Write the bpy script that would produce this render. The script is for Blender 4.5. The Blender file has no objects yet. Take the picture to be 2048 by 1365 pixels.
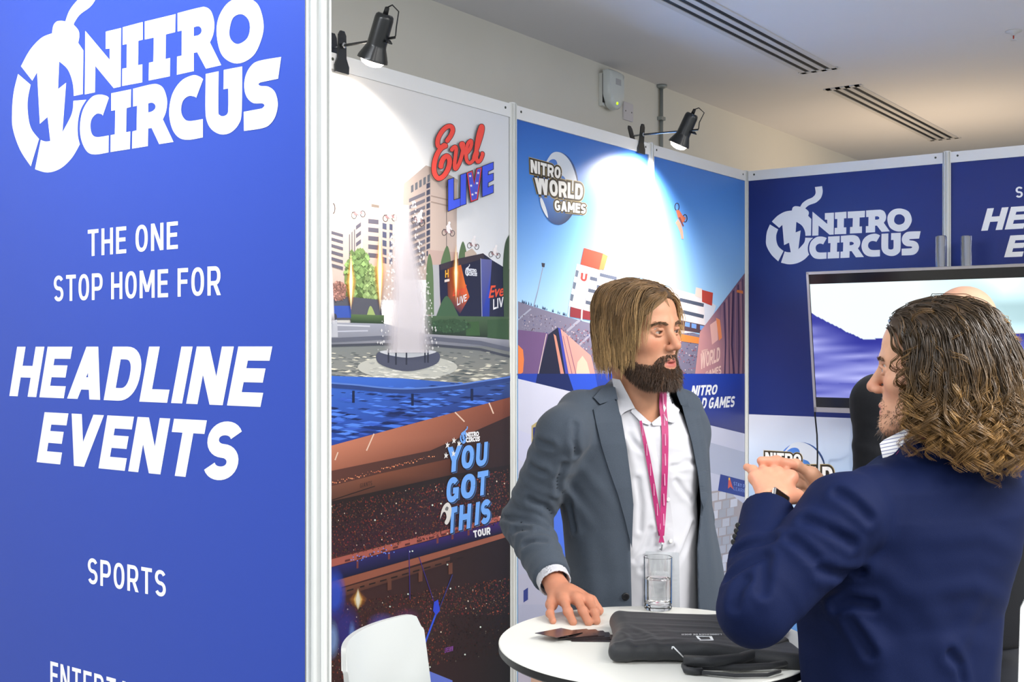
import bpy, bmesh, math, random
import numpy as np
from mathutils import Vector, Matrix

# ------------------------------------------------------------------ camera, light, exposure
F, CX, HY, CH = 2306.0, 1024.0, 690.0, 1.58      # focal length in pixels, principal column, horizon row, eye height
TH = math.radians(36.0)                          # the stand's walls are turned 36 degrees against the view
CO, SI = math.cos(TH), math.sin(TH)
scene = bpy.context.scene
col = scene.collection
scene.view_settings.view_transform = 'Standard'
scene.view_settings.look = 'None'
scene.view_settings.gamma = 1.0
scene.view_settings.use_curve_mapping = False
scene.view_settings.exposure = 0.0
cam_d = bpy.data.cameras.new('camera')
cam_d.sensor_width = 36.0
cam_d.lens = 36.0 * F / 2048.0
cam_d.shift_y = (HY - 682.5) / 2048.0
cam_d.clip_start = 0.05
cam = bpy.data.objects.new('camera', cam_d)
col.objects.link(cam)
cam.location = (0, 0, CH)
cam.rotation_euler = (math.pi / 2, 0, TH)
scene.camera = cam

world = bpy.data.worlds.new('hall_air')
world.use_nodes = True
wb = world.node_tree.nodes['Background']
wb.inputs[0].default_value = (0.88, 0.94, 1.0, 1)
wb.inputs[1].default_value = 1.0
scene.world = world

def area_light(name, loc, size, power, colr=(1, 1, 1), rot=(0, 0, 0)):
    l = bpy.data.lights.new(name, 'AREA')
    l.shape = 'RECTANGLE'
    l.size, l.size_y = size
    l.energy = power
    l.color = colr
    o = bpy.data.objects.new(name, l)
    o.location = loc
    o.rotation_euler = rot
    col.objects.link(o)
    return o
# rows of white ceiling luminaires over the aisle and over the stand (all above the frame)
area_light('hall_light', (-1.9, 0.80, 2.90), (1.2, 0.3), 42, (0.90, 0.95, 1.0))
area_light('hall_light', (-1.6, -1.8, 2.90), (1.8, 0.6), 35, (0.92, 0.96, 1.0))
area_light('hall_light', (1.4, -0.2, 2.90), (1.8, 0.6), 105, (1.0, 0.97, 0.93))
area_light('hall_light', (0.9, 2.2, 2.90), (0.6, 1.8), 150, (1.0, 0.97, 0.93))
area_light('hall_light', (2.4, 4.4, 2.90), (0.6, 1.8), 125, (1.0, 0.96, 0.90))
# warm lamp of the neighbouring stand behind the back wall, shining up on the ceiling
upl = bpy.data.lights.new('neighbour_uplight', 'SPOT')
upl.energy, upl.color, upl.spot_size, upl.spot_blend, upl.shadow_soft_size = 42, (1.0, 0.74, 0.48), math.radians(150), 1.0, 0.08
upo = bpy.data.objects.new('neighbour_uplight', upl)
upo.location, upo.rotation_euler = (-1.95, 7.0, 1.75), (math.pi, 0, 0)
col.objects.link(upo)

# ------------------------------------------------------------------ geometry helpers
def c2w(x, d, z):                       # view-aligned metres (right, away, up) -> world
    return (CO * x - SI * d, SI * x + CO * d, z)
def c2w_arr(P):
    P = np.asarray(P, float)
    return np.stack([CO * P[:, 0] - SI * P[:, 1], SI * P[:, 0] + CO * P[:, 1], P[:, 2]], 1)
def V(px, py, d):                       # photo pixel at a distance -> view-aligned metres
    return np.array([(px - CX) / F * d, d, CH - (py - HY) / F * d])
def W(px, py, d):
    return c2w(*V(px, py, d))
def srgb(c):
    if isinstance(c, str):
        c = c.lstrip('#'); c = [int(c[i:i + 2], 16) / 255 for i in (0, 2, 4)]
    elif max(c[:3]) > 1.0:
        c = [v / 255 for v in c[:3]]
    return tuple(v / 12.92 if v <= 0.04045 else ((v + 0.055) / 1.055) ** 2.4 for v in c[:3])

MATS = {}
def mat(name, colr=(0.8, 0.8, 0.8), rough=0.5, metal=0.0, var=0.0, scale=40.0, bump=0.0, bscale=200.0,
        spec=None, emit=None, estr=0.0, coat=0.0, trans=0.0, ior=1.45, sheen=0.0, attr=None, alpha=False, sss=0.0):
    if name in MATS:
        return MATS[name]
    m = bpy.data.materials.new(name); m.use_nodes = True
    nt = m.node_tree; b = nt.nodes['Principled BSDF']
    rgb = srgb(colr)
    b.inputs['Base Color'].default_value = (*rgb, 1)
    b.inputs['Roughness'].default_value = rough
    b.inputs['Metallic'].default_value = metal
    b.inputs['IOR'].default_value = ior
    if spec is not None: b.inputs['Specular IOR Level'].default_value = spec
    if coat: b.inputs['Coat Weight'].default_value = coat; b.inputs['Coat Roughness'].default_value = 0.15
    if trans: b.inputs['Transmission Weight'].default_value = trans
    if sheen: b.inputs['Sheen Weight'].default_value = sheen; b.inputs['Sheen Roughness'].default_value = 0.5
    if sss:
        b.inputs['Subsurface Weight'].default_value = sss
        b.inputs['Subsurface Radius'].default_value = (1.0, 0.35, 0.2)
        b.inputs['Subsurface Scale'].default_value = 0.006
    if emit is not None:
        b.inputs['Emission Color'].default_value = (*srgb(emit), 1)
        b.inputs['Emission Strength'].default_value = estr
    src = None
    tc = nt.nodes.new('ShaderNodeTexCoord')
    if attr:
        a = nt.nodes.new('ShaderNodeVertexColor'); a.layer_name = attr
        src = a.outputs['Color']
        if alpha: nt.links.new(a.outputs['Alpha'], b.inputs['Alpha'])
        if emit is not None:
            nt.links.new(src, b.inputs['Emission Color'])
    if var:
        n = nt.nodes.new('ShaderNodeTexNoise'); n.inputs['Scale'].default_value = scale
        n.inputs['Detail'].default_value = 4
        nt.links.new(tc.outputs['Object'], n.inputs['Vector'])
        mr = nt.nodes.new('ShaderNodeMapRange')
        mr.inputs['From Min'].default_value = 0.25; mr.inputs['From Max'].default_value = 0.75
        mr.inputs['To Min'].default_value = 1 - var; mr.inputs['To Max'].default_value = 1 + var
        nt.links.new(n.outputs['Fac'], mr.inputs['Value'])
        mx = nt.nodes.new('ShaderNodeVectorMath'); mx.operation = 'MULTIPLY'
        if src: nt.links.new(src, mx.inputs[0])
        else: mx.inputs[0].default_value = rgb
        nt.links.new(mr.outputs['Result'], mx.inputs[1])
        src = mx.outputs['Vector']
    if src: nt.links.new(src, b.inputs['Base Color'])
    if bump:
        n2 = nt.nodes.new('ShaderNodeTexNoise'); n2.inputs['Scale'].default_value = bscale
        n2.inputs['Detail'].default_value = 3
        nt.links.new(tc.outputs['Object'], n2.inputs['Vector'])
        bp = nt.nodes.new('ShaderNodeBump'); bp.inputs['Strength'].default_value = bump
        bp.inputs['Distance'].default_value = 0.002
        nt.links.new(n2.outputs['Fac'], bp.inputs['Height'])
        nt.links.new(bp.outputs['Normal'], b.inputs['Normal'])
    MATS[name] = m
    return m

def finish(o, label=None, cat=None, group=None, kind=None):
    if label: o['label'] = label
    if cat: o['category'] = cat
    if group: o['group'] = group
    if kind: o['kind'] = kind
    return o
def empty(name, loc, label, cat, group=None):
    o = bpy.data.objects.new(name, None)
    o.empty_display_size = 0.1
    o.location = loc
    col.objects.link(o)
    return finish(o, label, cat, group)
def base_of(o):
    p = Vector((0, 0, 0))
    while o is not None:
        p = p + o.location; o = o.parent
    return p
def mk(name, verts, faces, m, parent=None, smooth=False, colors=None, origin=None, mats=None, fmat=None, label=None):
    """one mesh object from world-space vertices"""
    verts = np.asarray(verts, float).reshape(-1, 3)
    if parent is not None: org = np.array(base_of(parent))
    elif origin is not None: org = np.array(origin, float)
    else:
        org = (verts.min(0) + verts.max(0)) / 2; org[2] = verts[:, 2].min()
    me = bpy.data.meshes.new(name)
    if isinstance(faces, np.ndarray):               # many faces of one size: fast path
        nf, k = faces.shape
        me.vertices.add(len(verts)); me.vertices.foreach_set('co', (verts - org).astype(np.float32).ravel())
        me.loops.add(nf * k); me.loops.foreach_set('vertex_index', faces.astype(np.int32).ravel())
        me.polygons.add(nf); me.polygons.foreach_set('loop_start', np.arange(0, nf * k, k, dtype=np.int32))
        me.update(calc_edges=True)
    else:
        me.from_pydata((verts - org).tolist(), [], faces)
    if mats:
        for mm in mats: me.materials.append(mm)
        if fmat is not None: me.polygons.foreach_set('material_index', np.asarray(fmat, np.int32))
    elif m: me.materials.append(m)
    if smooth: me.polygons.foreach_set('use_smooth', np.ones(len(me.polygons), bool))
    if colors is not None:
        ca = me.color_attributes.new('Col', 'FLOAT_COLOR', 'POINT')
        c = np.ones((len(verts), 4), np.float32)
        colors = np.asarray(colors, np.float32); c[:, :colors.shape[1]] = colors
        ca.data.foreach_set('color', c.ravel())
    if not isinstance(faces, np.ndarray): me.validate()
    me.update()
    o = bpy.data.objects.new(name, me)
    if parent is not None:
        o.parent = parent
    else:
        o.location = org
    col.objects.link(o)
    if label: o['label'] = label
    return o

class MB:
    """collects simple shapes as world-space vertices"""
    def __init__(s): s.v = []; s.f = []
    def add(s, v, f):
        n = len(s.v); s.v += [tuple(map(float, p)) for p in v]; s.f += [tuple(i + n for i in q) for q in f]; return s
    def box(s, lo, hi, bev=0.0):
        lo, hi = np.minimum(lo, hi), np.maximum(lo, hi)
        if bev <= 0:
            x0, y0, z0 = lo; x1, y1, z1 = hi
            return s.add([(x0, y0, z0), (x1, y0, z0), (x1, y1, z0), (x0, y1, z0), (x0, y0, z1), (x1, y0, z1), (x1, y1, z1), (x0, y1, z1)],
                         [(0, 3, 2, 1), (4, 5, 6, 7), (0, 1, 5, 4), (1, 2, 6, 5), (2, 3, 7, 6), (3, 0, 4, 7)])
        bm = bmesh.new(); bmesh.ops.create_cube(bm, size=1)
        for v in bm.verts: v.co = Vector([(lo[i] + hi[i]) / 2 + v.co[i] * (hi[i] - lo[i]) for i in range(3)])
        bmesh.ops.bevel(bm, geom=bm.edges[:], offset=bev, segments=2, affect='EDGES', profile=0.7)
        bm.verts.index_update()
        s.add([v.co[:] for v in bm.verts], [[v.index for v in f.verts] for f in bm.faces]); bm.free(); return s
    def prism(s, poly, axis, a, b):
        """poly: 2D points in the two other axes (cyclic order), extruded along axis from a to b"""
        n = len(poly)
        def p3(p, t):
            return {0: (t, p[0], p[1]), 1: (p[0], t, p[1]), 2: (p[0], p[1], t)}[axis]
        return s.add([p3(p, a) for p in poly] + [p3(p, b) for p in poly],
                     [tuple(range(n))[::-1], tuple(range(n, 2 * n))] + [(i, (i + 1) % n, n + (i + 1) % n, n + i) for i in range(n)])
    def tube(s, pts, r, n=8, cap=True):
        pts = [Vector(p) for p in pts]
        rs = r if hasattr(r, '__len__') else [r] * len(pts)
        up = Vector((0, 0, 1)); rings = []
        t0 = (pts[1] - pts[0]).normalized()
        a = t0.orthogonal().normalized()
        vs = []
        for i, p in enumerate(pts):
            t = (pts[min(i + 1, len(pts) - 1)] - pts[max(i - 1, 0)]).normalized()
            a = (a - t * a.dot(t)).normalized(); b = t.cross(a)
            for k in range(n):
                w = 2 * math.pi * k / n
                vs.append(p + (a * math.cos(w) + b * math.sin(w)) * rs[i])
        fs = []
        for i in range(len(pts) - 1):
            for k in range(n):
                fs.append((i * n + k, i * n + (k + 1) % n, (i + 1) * n + (k + 1) % n, (i + 1) * n + k))
        if cap:
            fs.append(tuple(range(n))[::-1]); fs.append(tuple(range((len(pts) - 1) * n, len(pts) * n)))
        return s.add(vs, fs)
    def lathe(s, prof, c, axis=(0, 0, 1), n=32, closed=False):
        """prof: (radius, height along axis) pairs"""
        ax = Vector(axis).normalized(); a = ax.orthogonal().normalized(); b = ax.cross(a); c = Vector(c)
        vs = []
        for (r, h) in prof:
            for k in range(n):
                w = 2 * math.pi * k / n
                vs.append(c + ax * h + (a * math.cos(w) + b * math.sin(w)) * r)
        fs = []
        m = len(prof)
        for i in range(m - 1 if not closed else m):
            for k in range(n):
                j = (i + 1) % m
                fs.append((i * n + k, i * n + (k + 1) % n, j * n + (k + 1) % n, j * n + k))
        if not closed:
            if prof[0][0] > 1e-6: fs.append(tuple(range(n))[::-1])
            if prof[-1][0] > 1e-6: fs.append(tuple(range((m - 1) * n, m * n)))
        return s.add(vs, fs)
    def build(s, name, m, parent=None, smooth=False, **kw):
        o = mk(name, s.v, s.f, m, parent, smooth, **kw)
        return o
def autosmooth(o, ang=40):
    me = o.data
    me.polygons.foreach_set('use_smooth', np.ones(len(me.polygons), bool))
    try: me.set_sharp_from_angle(angle=math.radians(ang))
    except Exception: pass
    return o

# ------------------------------------------------------------------ the hall
XA, YB, YC, ZT = -2.534, 5.55, 1.442, 2.48       # side wall plane, back wall plane, front return plane, top of the stand
ZCEIL, XW = 2.95, -2.95
M_WALL = mat('wall_paint', '#e9e6dc', 0.8, var=0.03, scale=2.0, bump=0.05, bscale=300)
M_CEIL = mat('ceiling_paint', '#e6e6ea', 0.85, var=0.02, scale=1.5)
M_CARPET = mat('carpet', '#929290', 0.95, var=0.25, scale=300, bump=0.3, bscale=500)
finish(MB().box((-3.15, -6, -0.1), (7, 12, 0)).build('floor', M_CARPET), kind='structure')
o = finish(MB().box((-3.15, -6, ZCEIL), (7, 12, ZCEIL + 0.2)).build('ceiling', M_CEIL), kind='structure')
finish(MB().box((XW - 0.2, -6, 0), (XW, 12, ZCEIL)).build('wall_left', M_WALL), kind='structure')
finish(MB().box((-3.15, 12, 0), (7, 12.2, ZCEIL)).build('wall_back', M_WALL), kind='structure')

def on_ceiling(px, py):
    u, v = (px - CX) / F, -(py - HY) / F
    d = (ZCEIL - CH) / v
    return c2w(u * d, d, ZCEIL)
M_VENTD = mat('vent_dark', '#15161a', 0.6)
M_VENTW = mat('vent_frame', '#d4d3d4', 0.5)
def slot_vent(x0, y0, y1, label):
    e = empty('slot_vent', (x0, (y0 + y1) / 2, ZCEIL - 0.004), label, 'vent', 'slot vents in the ceiling')
    pitch, w = 0.052, 0.026
    fr = MB()
    for k in range(4):
        xx = x0 + (k - 1.5) * pitch
        fr.box((xx - (pitch - w) / 2, y0 - 0.03, ZCEIL - 0.006), (xx + (pitch - w) / 2, y1 + 0.03, ZCEIL - 0.0005))
    for yy in (y0 - 0.03, y1):
        fr.box((x0 - 2 * pitch, yy, ZCEIL - 0.006), (x0 + 2 * pitch, yy + 0.03, ZCEIL - 0.0005))
    fr.build('frame', M_VENTW, e)
    for k in range(3):
        xx = x0 + (k - 1) * pitch
        MB().box((xx - w / 2, y0, ZCEIL - 0.0025), (xx + w / 2, y1, ZCEIL - 0.0005)).build('slot', M_VENTD, e)
p0 = on_ceiling(1380, 0); p1 = on_ceiling(1628, 140)
slot_vent((p0[0] + p1[0]) / 2, p0[1] - 0.8, p1[1], 'long black three-slot air vent in the ceiling, nearer of the two')
p2 = on_ceiling(1690, 175); p3 = on_ceiling(1886, 277)
slot_vent((p2[0] + p3[0]) / 2, p2[1], p3[1], 'shorter three-slot air vent in the ceiling above the television wall')

sp = on_ceiling(2027, 62)
e = empty('sprinkler', sp, 'small white sprinkler head with red bulb on the ceiling', 'sprinkler')
MB().lathe([(0.034, 0), (0.034, -0.004), (0.012, -0.012), (0.008, -0.02)], sp).build('rosette', M_VENTW, e, True)
MB().lathe([(0.003, -0.02), (0.003, -0.038)], sp, n=10).build('bulb', mat('red_glass', '#c8402a', 0.2), e, True)
MB().lathe([(0.014, -0.038), (0.014, -0.041)], sp, n=20).build('deflector', M_VENTW, e)

def on_x(px, py, X):
    u, v = (px - CX) / F, -(py - HY) / F
    d = X / (CO * u - SI)
    return (X, (SI * u + CO) * d, CH + v * d)
def on_y(px, py, Y):
    u, v = (px - CX) / F, -(py - HY) / F
    d = Y / (SI * u + CO)
    return ((CO * u - SI) * d, Y, CH + v * d)
# ------------------------------------------------------------------ shell-scheme walls
M_ALU = mat('white_aluminium', '#d6d9d8', 0.35, spec=0.5, var=0.02, scale=15)
M_GROOVE = mat('groove', '#6f7986', 0.5)
M_RAIL = mat('white_rail', '#eceef0', 0.4)
M_BOARD = mat('white_board', '#f0f0ee', 0.5)
M_SCREW = mat('dark_screw', '#3a4038', 0.4)

def post_profile(w):
    """octagonal exhibition profile with a slot in each face"""
    h = w / 2; k = h * 0.4142; pts = []
    for i in range(8):
        a = math.pi / 4 * i
        n = np.array([math.cos(a), math.sin(a)]); t = np.array([-n[1], n[0]])
        for (tt, nn) in ((-k, h), (-k * 0.42, h), (-k * 0.42, h * 0.8), (k * 0.42, h * 0.8), (k * 0.42, h), (k, h)):
            pts.append(n * nn + t * tt)
    return [tuple(p) for p in pts]
def post(x, y, label, w=0.038, z1=ZT):
    e = empty('wall_post', (x, y, 0), label, 'post', 'aluminium posts between the wall panels')
    o = MB().prism([(x + p[0], y + p[1]) for p in post_profile(w)], 2, 0, z1).build('profile', M_ALU, e)
    MB().prism([(x + w * 0.44 * math.cos(i * math.pi / 4), y + w * 0.44 * math.sin(i * math.pi / 4)) for i in range(8)], 2, z1, z1 + 0.004).build('cap', M_RAIL, e)
    MB().prism([(x + w * 0.405 * math.cos((i + .5) * math.pi / 4), y + w * 0.405 * math.sin((i + .5) * math.pi / 4)) for i in range(8)], 2, 0.01, z1 - 0.002).build('groove', M_GROOVE, e)
    return e
PA = [1.52, 2.49, 3.485, 4.535]                  # post positions along the side wall; the corner post follows
post(XA, 2.49, 'slim white post at the near end of the fountain poster, behind the blue panel')
post(XA, 3.485, 'white aluminium post between the fountain poster and the stadium poster')
post(XA, 4.535, 'white aluminium post in the middle of the stadium poster, beside the far clip lamp')
post(XA - 0.005, YB + 0.005, 'white aluminium corner post where the stadium poster meets the television wall')
XB1 = on_y(1894, 500, YB)[0]
post(XB1, YB, 'white aluminium post between the logo panel and the text panel behind the television')
post(XB1 + 1.0, YB, 'white aluminium post at the far right end of the television wall')
XC1 = on_y(610, 700, YC)[0]
post(XC1 + 0.0225, YC + 0.012, 'tall white grooved aluminium post at the right edge of the big blue panel', w=0.044)

RAIL = 0.052
def wall_panel(kind, plane, a0, a1, label, cat='panel', lean=0.0):
    """kind 'x': plane at X=plane facing +X, running along Y; kind 'y': plane at Y=plane facing -Y, running along X"""
    loc = (plane, (a0 + a1) / 2, 0) if kind == 'x' else ((a0 + a1) / 2, plane, 0)
    e = empty('display_panel', loc, label, cat, 'display panels of the exhibition stand')
    g = 0.017
    def bx(lo_a, hi_a, dn0, dn1, z0, z1, nm, m):
        if kind == 'x': return MB().box((plane + dn0, lo_a, z0), (plane + dn1, hi_a, z1)).build(nm, m, e)
        return MB().box((lo_a, plane - dn0, z0), (hi_a, plane - dn1, z1)).build(nm, m, e)
    bx(a0 + g, a1 - g, -0.003, 0.001, 0.06, ZT - RAIL, 'board', M_BOARD)
    bx(a0 + g, a1 - g, -0.012, 0.008, ZT - RAIL, ZT - 0.002, 'top_rail', M_RAIL)
    bx(a0 + g, a1 - g, -0.012, 0.008, 0.02, 0.06, 'bottom_rail', M_RAIL)
    for s_ in (a0 + 0.05, a1 - 0.05):
        c = (plane + 0.008, s_, ZT - RAIL / 2 + 0.004) if kind == 'x' else (s_, plane - 0.008, ZT - RAIL / 2 + 0.004)
        MB().lathe([(0.005, 0), (0.005, 0.001), (0.003, 0.0015)], c, (1, 0, 0) if kind == 'x' else (0, -1, 0), 10).build('rail_screw', M_SCREW, e)
    return e
pa_hidden = wall_panel('x', XA, 1.50, 2.49, 'plain white panel hidden behind the big blue front panel')
pa0 = wall_panel('x', XA, 2.49, 3.485, 'tall poster panel with fountain motorcycle jump above and dark stadium tour below')
pa1 = wall_panel('x', XA, 3.485, 4.535, 'poster panel with globe logo, blue sky and left half of the stadium')
pa2 = wall_panel('x', XA, 4.535, YB, 'poster panel with somersaulting motorcyclist in blue sky, next to the corner')
pb1 = wall_panel('y', YB, XA, XB1, 'navy panel with white bomb logo above the television')
pb2 = wall_panel('y', YB, XB1, XB1 + 1.0, 'navy panel with partly seen white lettering above the television')
pc = wall_panel('y', YC, XC1 - 1.05 + 0.017, XC1 + 0.017, 'big royal blue front panel with white bomb logo and slogan')

# ------------------------------------------------------------------ flat print on the panels
M_PRINT = mat('print', attr='Col', rough=0.42, spec=0.35)
M_PRINTA = mat('print_soft', attr='Col', rough=0.42, spec=0.35, alpha=True)

def text_mesh_font(txt, offset=0.0, shear=0.0, space=1.0):
    cu = bpy.data.curves.new('t', 'FONT'); cu.body = txt; cu.offset = offset; cu.shear = shear
    cu.space_character = space; cu.resolution_u = 5; cu.dimensions = '2D'; cu.fill_mode = 'BOTH'
    ob = bpy.data.objects.new('t', cu); col.objects.link(ob)
    dg = bpy.context.evaluated_depsgraph_get(); dg.update()
    me = bpy.data.meshes.new_from_object(ob.evaluated_get(dg))
    v = np.array([p.co[:2] for p in me.vertices]); f = [tuple(p.vertices) for p in me.polygons]
    bpy.data.objects.remove(ob); bpy.data.curves.remove(cu); bpy.data.meshes.remove(me)
    return v, f
def glyph(ch, t, k=1.0, g=0.0):
    """sans-serif capital of height 1 as thick strokes; t stroke width, k width factor, g outline growth"""
    w = {'I': t, 'E': .50, 'F': .49, 'L': .48, 'T': .55, 'M': .74, 'W': .9, 'A': .64, 'V': .64, 'Y': .62, 'S': .55}.get(ch, .58) * (k if ch != 'I' else 1.0)
    h = t / 2; out = []
    def ln(*pts, ext=True):
        P_ = [np.array(p, float) for p in pts]
        if ext and g:
            d0 = P_[0] - P_[1]; d1 = P_[-1] - P_[-2]
            P_[0] = P_[0] + d0 / np.linalg.norm(d0) * g; P_[-1] = P_[-1] + d1 / np.linalg.norm(d1) * g
        out.append(stroke(P_, t + 2 * g))
    def pg(*pts):
        out.append((np.array(pts, float), [tuple(range(len(pts)))]))
        if g:
            for i in range(len(pts)): ln(pts[i], pts[(i + 1) % len(pts)], ext=False) if False else out.append(stroke([pts[i], pts[(i + 1) % len(pts)]], 2 * g))
    def arc(cx, cy, rx, ry, a0, a1, n=14, e=0.85):
        pts = []
        for i in range(n + 1):
            a = math.radians(a0 + (a1 - a0) * i / n); c, s_ = math.cos(a), math.sin(a)
            pts.append((cx + rx * math.copysign(abs(c) ** e, c), cy + ry * math.copysign(abs(s_) ** e, s_)))
        return pts
    def bez(*pts, ext=True):
        P_ = smooth([(*p, 1) for p in pts], 7, False); ln(*P_, ext=ext)
    V_ = lambda x: ln((x, 0), (x, 1))
    d = t * 1.12
    if ch == 'I': V_(h)
    elif ch == 'L': V_(h); ln((0, h), (w, h))
    elif ch == 'T': ln((0, 1 - h), (w, 1 - h)); V_(w / 2)
    elif ch == 'H': V_(h); V_(w - h); ln((h, .5), (w - h, .5))
    elif ch in 'EF':
        V_(h); ln((0, 1 - h), (w, 1 - h)); ln((0, .52), (w * .93, .52))
        if ch == 'E': ln((0, h), (w, h))
    elif ch == 'N': V_(h); V_(w - h); pg((0, 1), (d, 1), (w, 0), (w - d, 0))
    elif ch == 'M': V_(h); V_(w - h); pg((0, 1), (d, 1), (w / 2 + d * .5, .22), (w / 2 - d * .5, .22)); pg((w, 1), (w - d, 1), (w / 2 - d * .5, .22), (w / 2 + d * .5, .22))
    elif ch == 'A': pg((0, 0), (d, 0), (w / 2 + d * .55, 1), (w / 2 - d * .55, 1)); pg((w, 0), (w - d, 0), (w / 2 - d * .55, 1), (w / 2 + d * .55, 1)); ln((w * .25, .3), (w * .75, .3), ext=False)
    elif ch == 'V': pg((0, 1), (d, 1), (w / 2 + d * .5, 0), (w / 2 - d * .5, 0)); pg((w, 1), (w - d, 1), (w / 2 - d * .5, 0), (w / 2 + d * .5, 0))
    elif ch == 'W':
        for o_ in (0, w / 2 - d * .25):
            q = w / 2 + d * .25
            pg((o_, 1), (o_ + d, 1), (o_ + q / 2 + d * .45, 0), (o_ + q / 2 - d * .45, 0)); pg((o_ + q, 1), (o_ + q - d, 1), (o_ + q / 2 - d * .45, 0), (o_ + q / 2 + d * .45, 0))
    elif ch == 'Y': pg((0, 1), (d, 1), (w / 2 + h, .42), (w / 2 - h, .42)); pg((w, 1), (w - d, 1), (w / 2 - h, .42), (w / 2 + h, .42)); ln((w / 2, 0), (w / 2, .48))
    elif ch == 'O': ln(*arc(w / 2, .5, w / 2 - h, .5 - h, 0, 360, 32), ext=False)
    elif ch == 'D': V_(h); ln((h, h), *arc(w * .45, .5, w * .55 - h, .5 - h, -90, 90, 18), (h, 1 - h), ext=False)
    elif ch in 'PR':
        V_(h); y0 = .42; cy = (y0 + 1 - h) / 2 + t * .0
        ln((h, y0), *arc(w * .55, cy, w * .45 - h, (1 - h - y0) / 2, -90, 90, 14), (h, 1 - h), ext=False)
        if ch == 'R': pg((w * .38, .45), (w * .38 + d, .45), (w + t * .12, 0), (w + t * .12 - d * 1.05, 0))
    elif ch == 'U': ln((h, 1), (h, .4), *arc(w / 2, w / 2 + .02, w / 2 - h, w / 2 + .02 - h, 180, 360, 14), (w - h, .4), (w - h, 1))
    elif ch == 'G': ln(*arc(w / 2, .5, w / 2 - h, .5 - h, 42, 318, 22)); ln((w * .52, .46), (w, .46)); ln((w - h, .12), (w - h, .5), ext=False)
    elif ch == 'C': ln(*arc(w / 2, .5, w / 2 - h, .5 - h, 42, 318, 22))
    elif ch == 'B': V_(h); [ln((h, a), *arc(w * .5, (a + b) / 2, w * .5 - h, (b - a) / 2, -90, 90, 12), (h, b), ext=False) for a, b in ((h, .52), (.52, 1 - h))]
    elif ch == 'S':
        ry = (1 - 2 * h) / 4; rx = w / 2 - h
        lo_ = arc(w / 2, h + ry, rx, ry, 205, 270, 5, .95) + arc(w / 2, h + ry, rx, ry, 270, 450, 14, .95)[1:]
        up_ = arc(w / 2, 1 - h - ry, rx, ry, 270, 90, 14, .95)[1:] + arc(w / 2, 1 - h - ry, rx, ry, 90, 25, 5, .95)[1:]
        ln(*lo_, *up_)
    return w, out
CAPS = set('IELFTHNMAVWYODPRUGCSB ')
def text_mesh(txt, offset=0.0, shear=0.0, space=1.0, g=0.0):
    if not set(txt) <= CAPS: return text_mesh_font(txt, offset, shear, space)
    t = 0.125 + 2.6 * offset; k = 1.0 if offset < 0.015 else 1.28
    x = 0.0; vs = []; fs = []; wd = 0; text_mesh.words = []
    for ch in txt:
        if ch == ' ': x += 0.30; wd += 1; continue
        w, parts = glyph(ch, t, k, g)
        for (v, f) in parts:
            n = sum(len(q) for q in vs); vv = np.array(v, float)
            vv[:, 0] += x + shear * vv[:, 1]; vs.append(np.column_stack([vv, np.full(len(vv), 0.03 * (len(vs) % 30))])); fs += [tuple(i + n for i in q) for q in f]; text_mesh.words += [wd] * len(f)
        x += w + (0.15 if offset < 0.015 else 0.085) * space
    return np.concatenate(vs), fs
def path_mesh(paths):
    """closed outlines (list of point lists, holes allowed) -> filled 2D mesh"""
    cu = bpy.data.curves.new('p', 'CURVE'); cu.dimensions = '2D'; cu.fill_mode = 'BOTH'
    for pts in paths:
        s = cu.splines.new('POLY'); s.points.add(len(pts) - 1); s.use_cyclic_u = True
        for q, p in zip(s.points, pts): q.co = (p[0], p[1], 0, 1)
    ob = bpy.data.objects.new('p', cu); col.objects.link(ob)
    dg = bpy.context.evaluated_depsgraph_get(); dg.update()
    me = bpy.data.meshes.new_from_object(ob.evaluated_get(dg))
    v = np.array([p.co[:2] for p in me.vertices]); f = [tuple(p.vertices) for p in me.polygons]
    bpy.data.objects.remove(ob); bpy.data.curves.remove(cu); bpy.data.meshes.remove(me)
    return v, f
def smooth(pts, n=6, closed=True):
    """corner points are (x,y); points with a third entry are rounded through (Catmull-Rom)"""
    N = len(pts); out = []
    for i in range(N if closed else N - 1):
        p1, p2 = pts[i], pts[(i + 1) % N]
        out.append((p1[0], p1[1]))
        if len(p1) > 2 or len(p2) > 2:
            p0 = pts[i - 1] if len(p1) > 2 else p1
            p3 = pts[(i + 2) % N] if len(p2) > 2 else p2
            for k in range(1, n):
                t = k / n
                q = [0.5 * (2 * p1[a] + (p2[a] - p0[a]) * t + (2 * p0[a] - 5 * p1[a] + 4 * p2[a] - p3[a]) * t * t + (3 * p1[a] - p0[a] - 3 * p2[a] + p3[a]) * t ** 3) for a in (0, 1)]
                out.append(tuple(q))
    if not closed: out.append(pts[-1][:2])
    return out
def stroke(pts, w):
    """thick line as a strip of quads: (verts, faces); w number or list"""
    P = np.array([p[:2] for p in pts], float); n = len(P)
    ws = np.full(n, w, float) if np.isscalar(w) else np.array(w, float)
    T = np.gradient(P, axis=0); T /= np.linalg.norm(T, axis=1)[:, None] + 1e-9
    Nn = np.stack([-T[:, 1], T[:, 0]], 1)
    v = np.concatenate([P + Nn * ws[:, None] / 2, P - Nn * ws[:, None] / 2])
    return v, [(i, i + 1, n + i + 1, n + i) for i in range(n - 1)]

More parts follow.
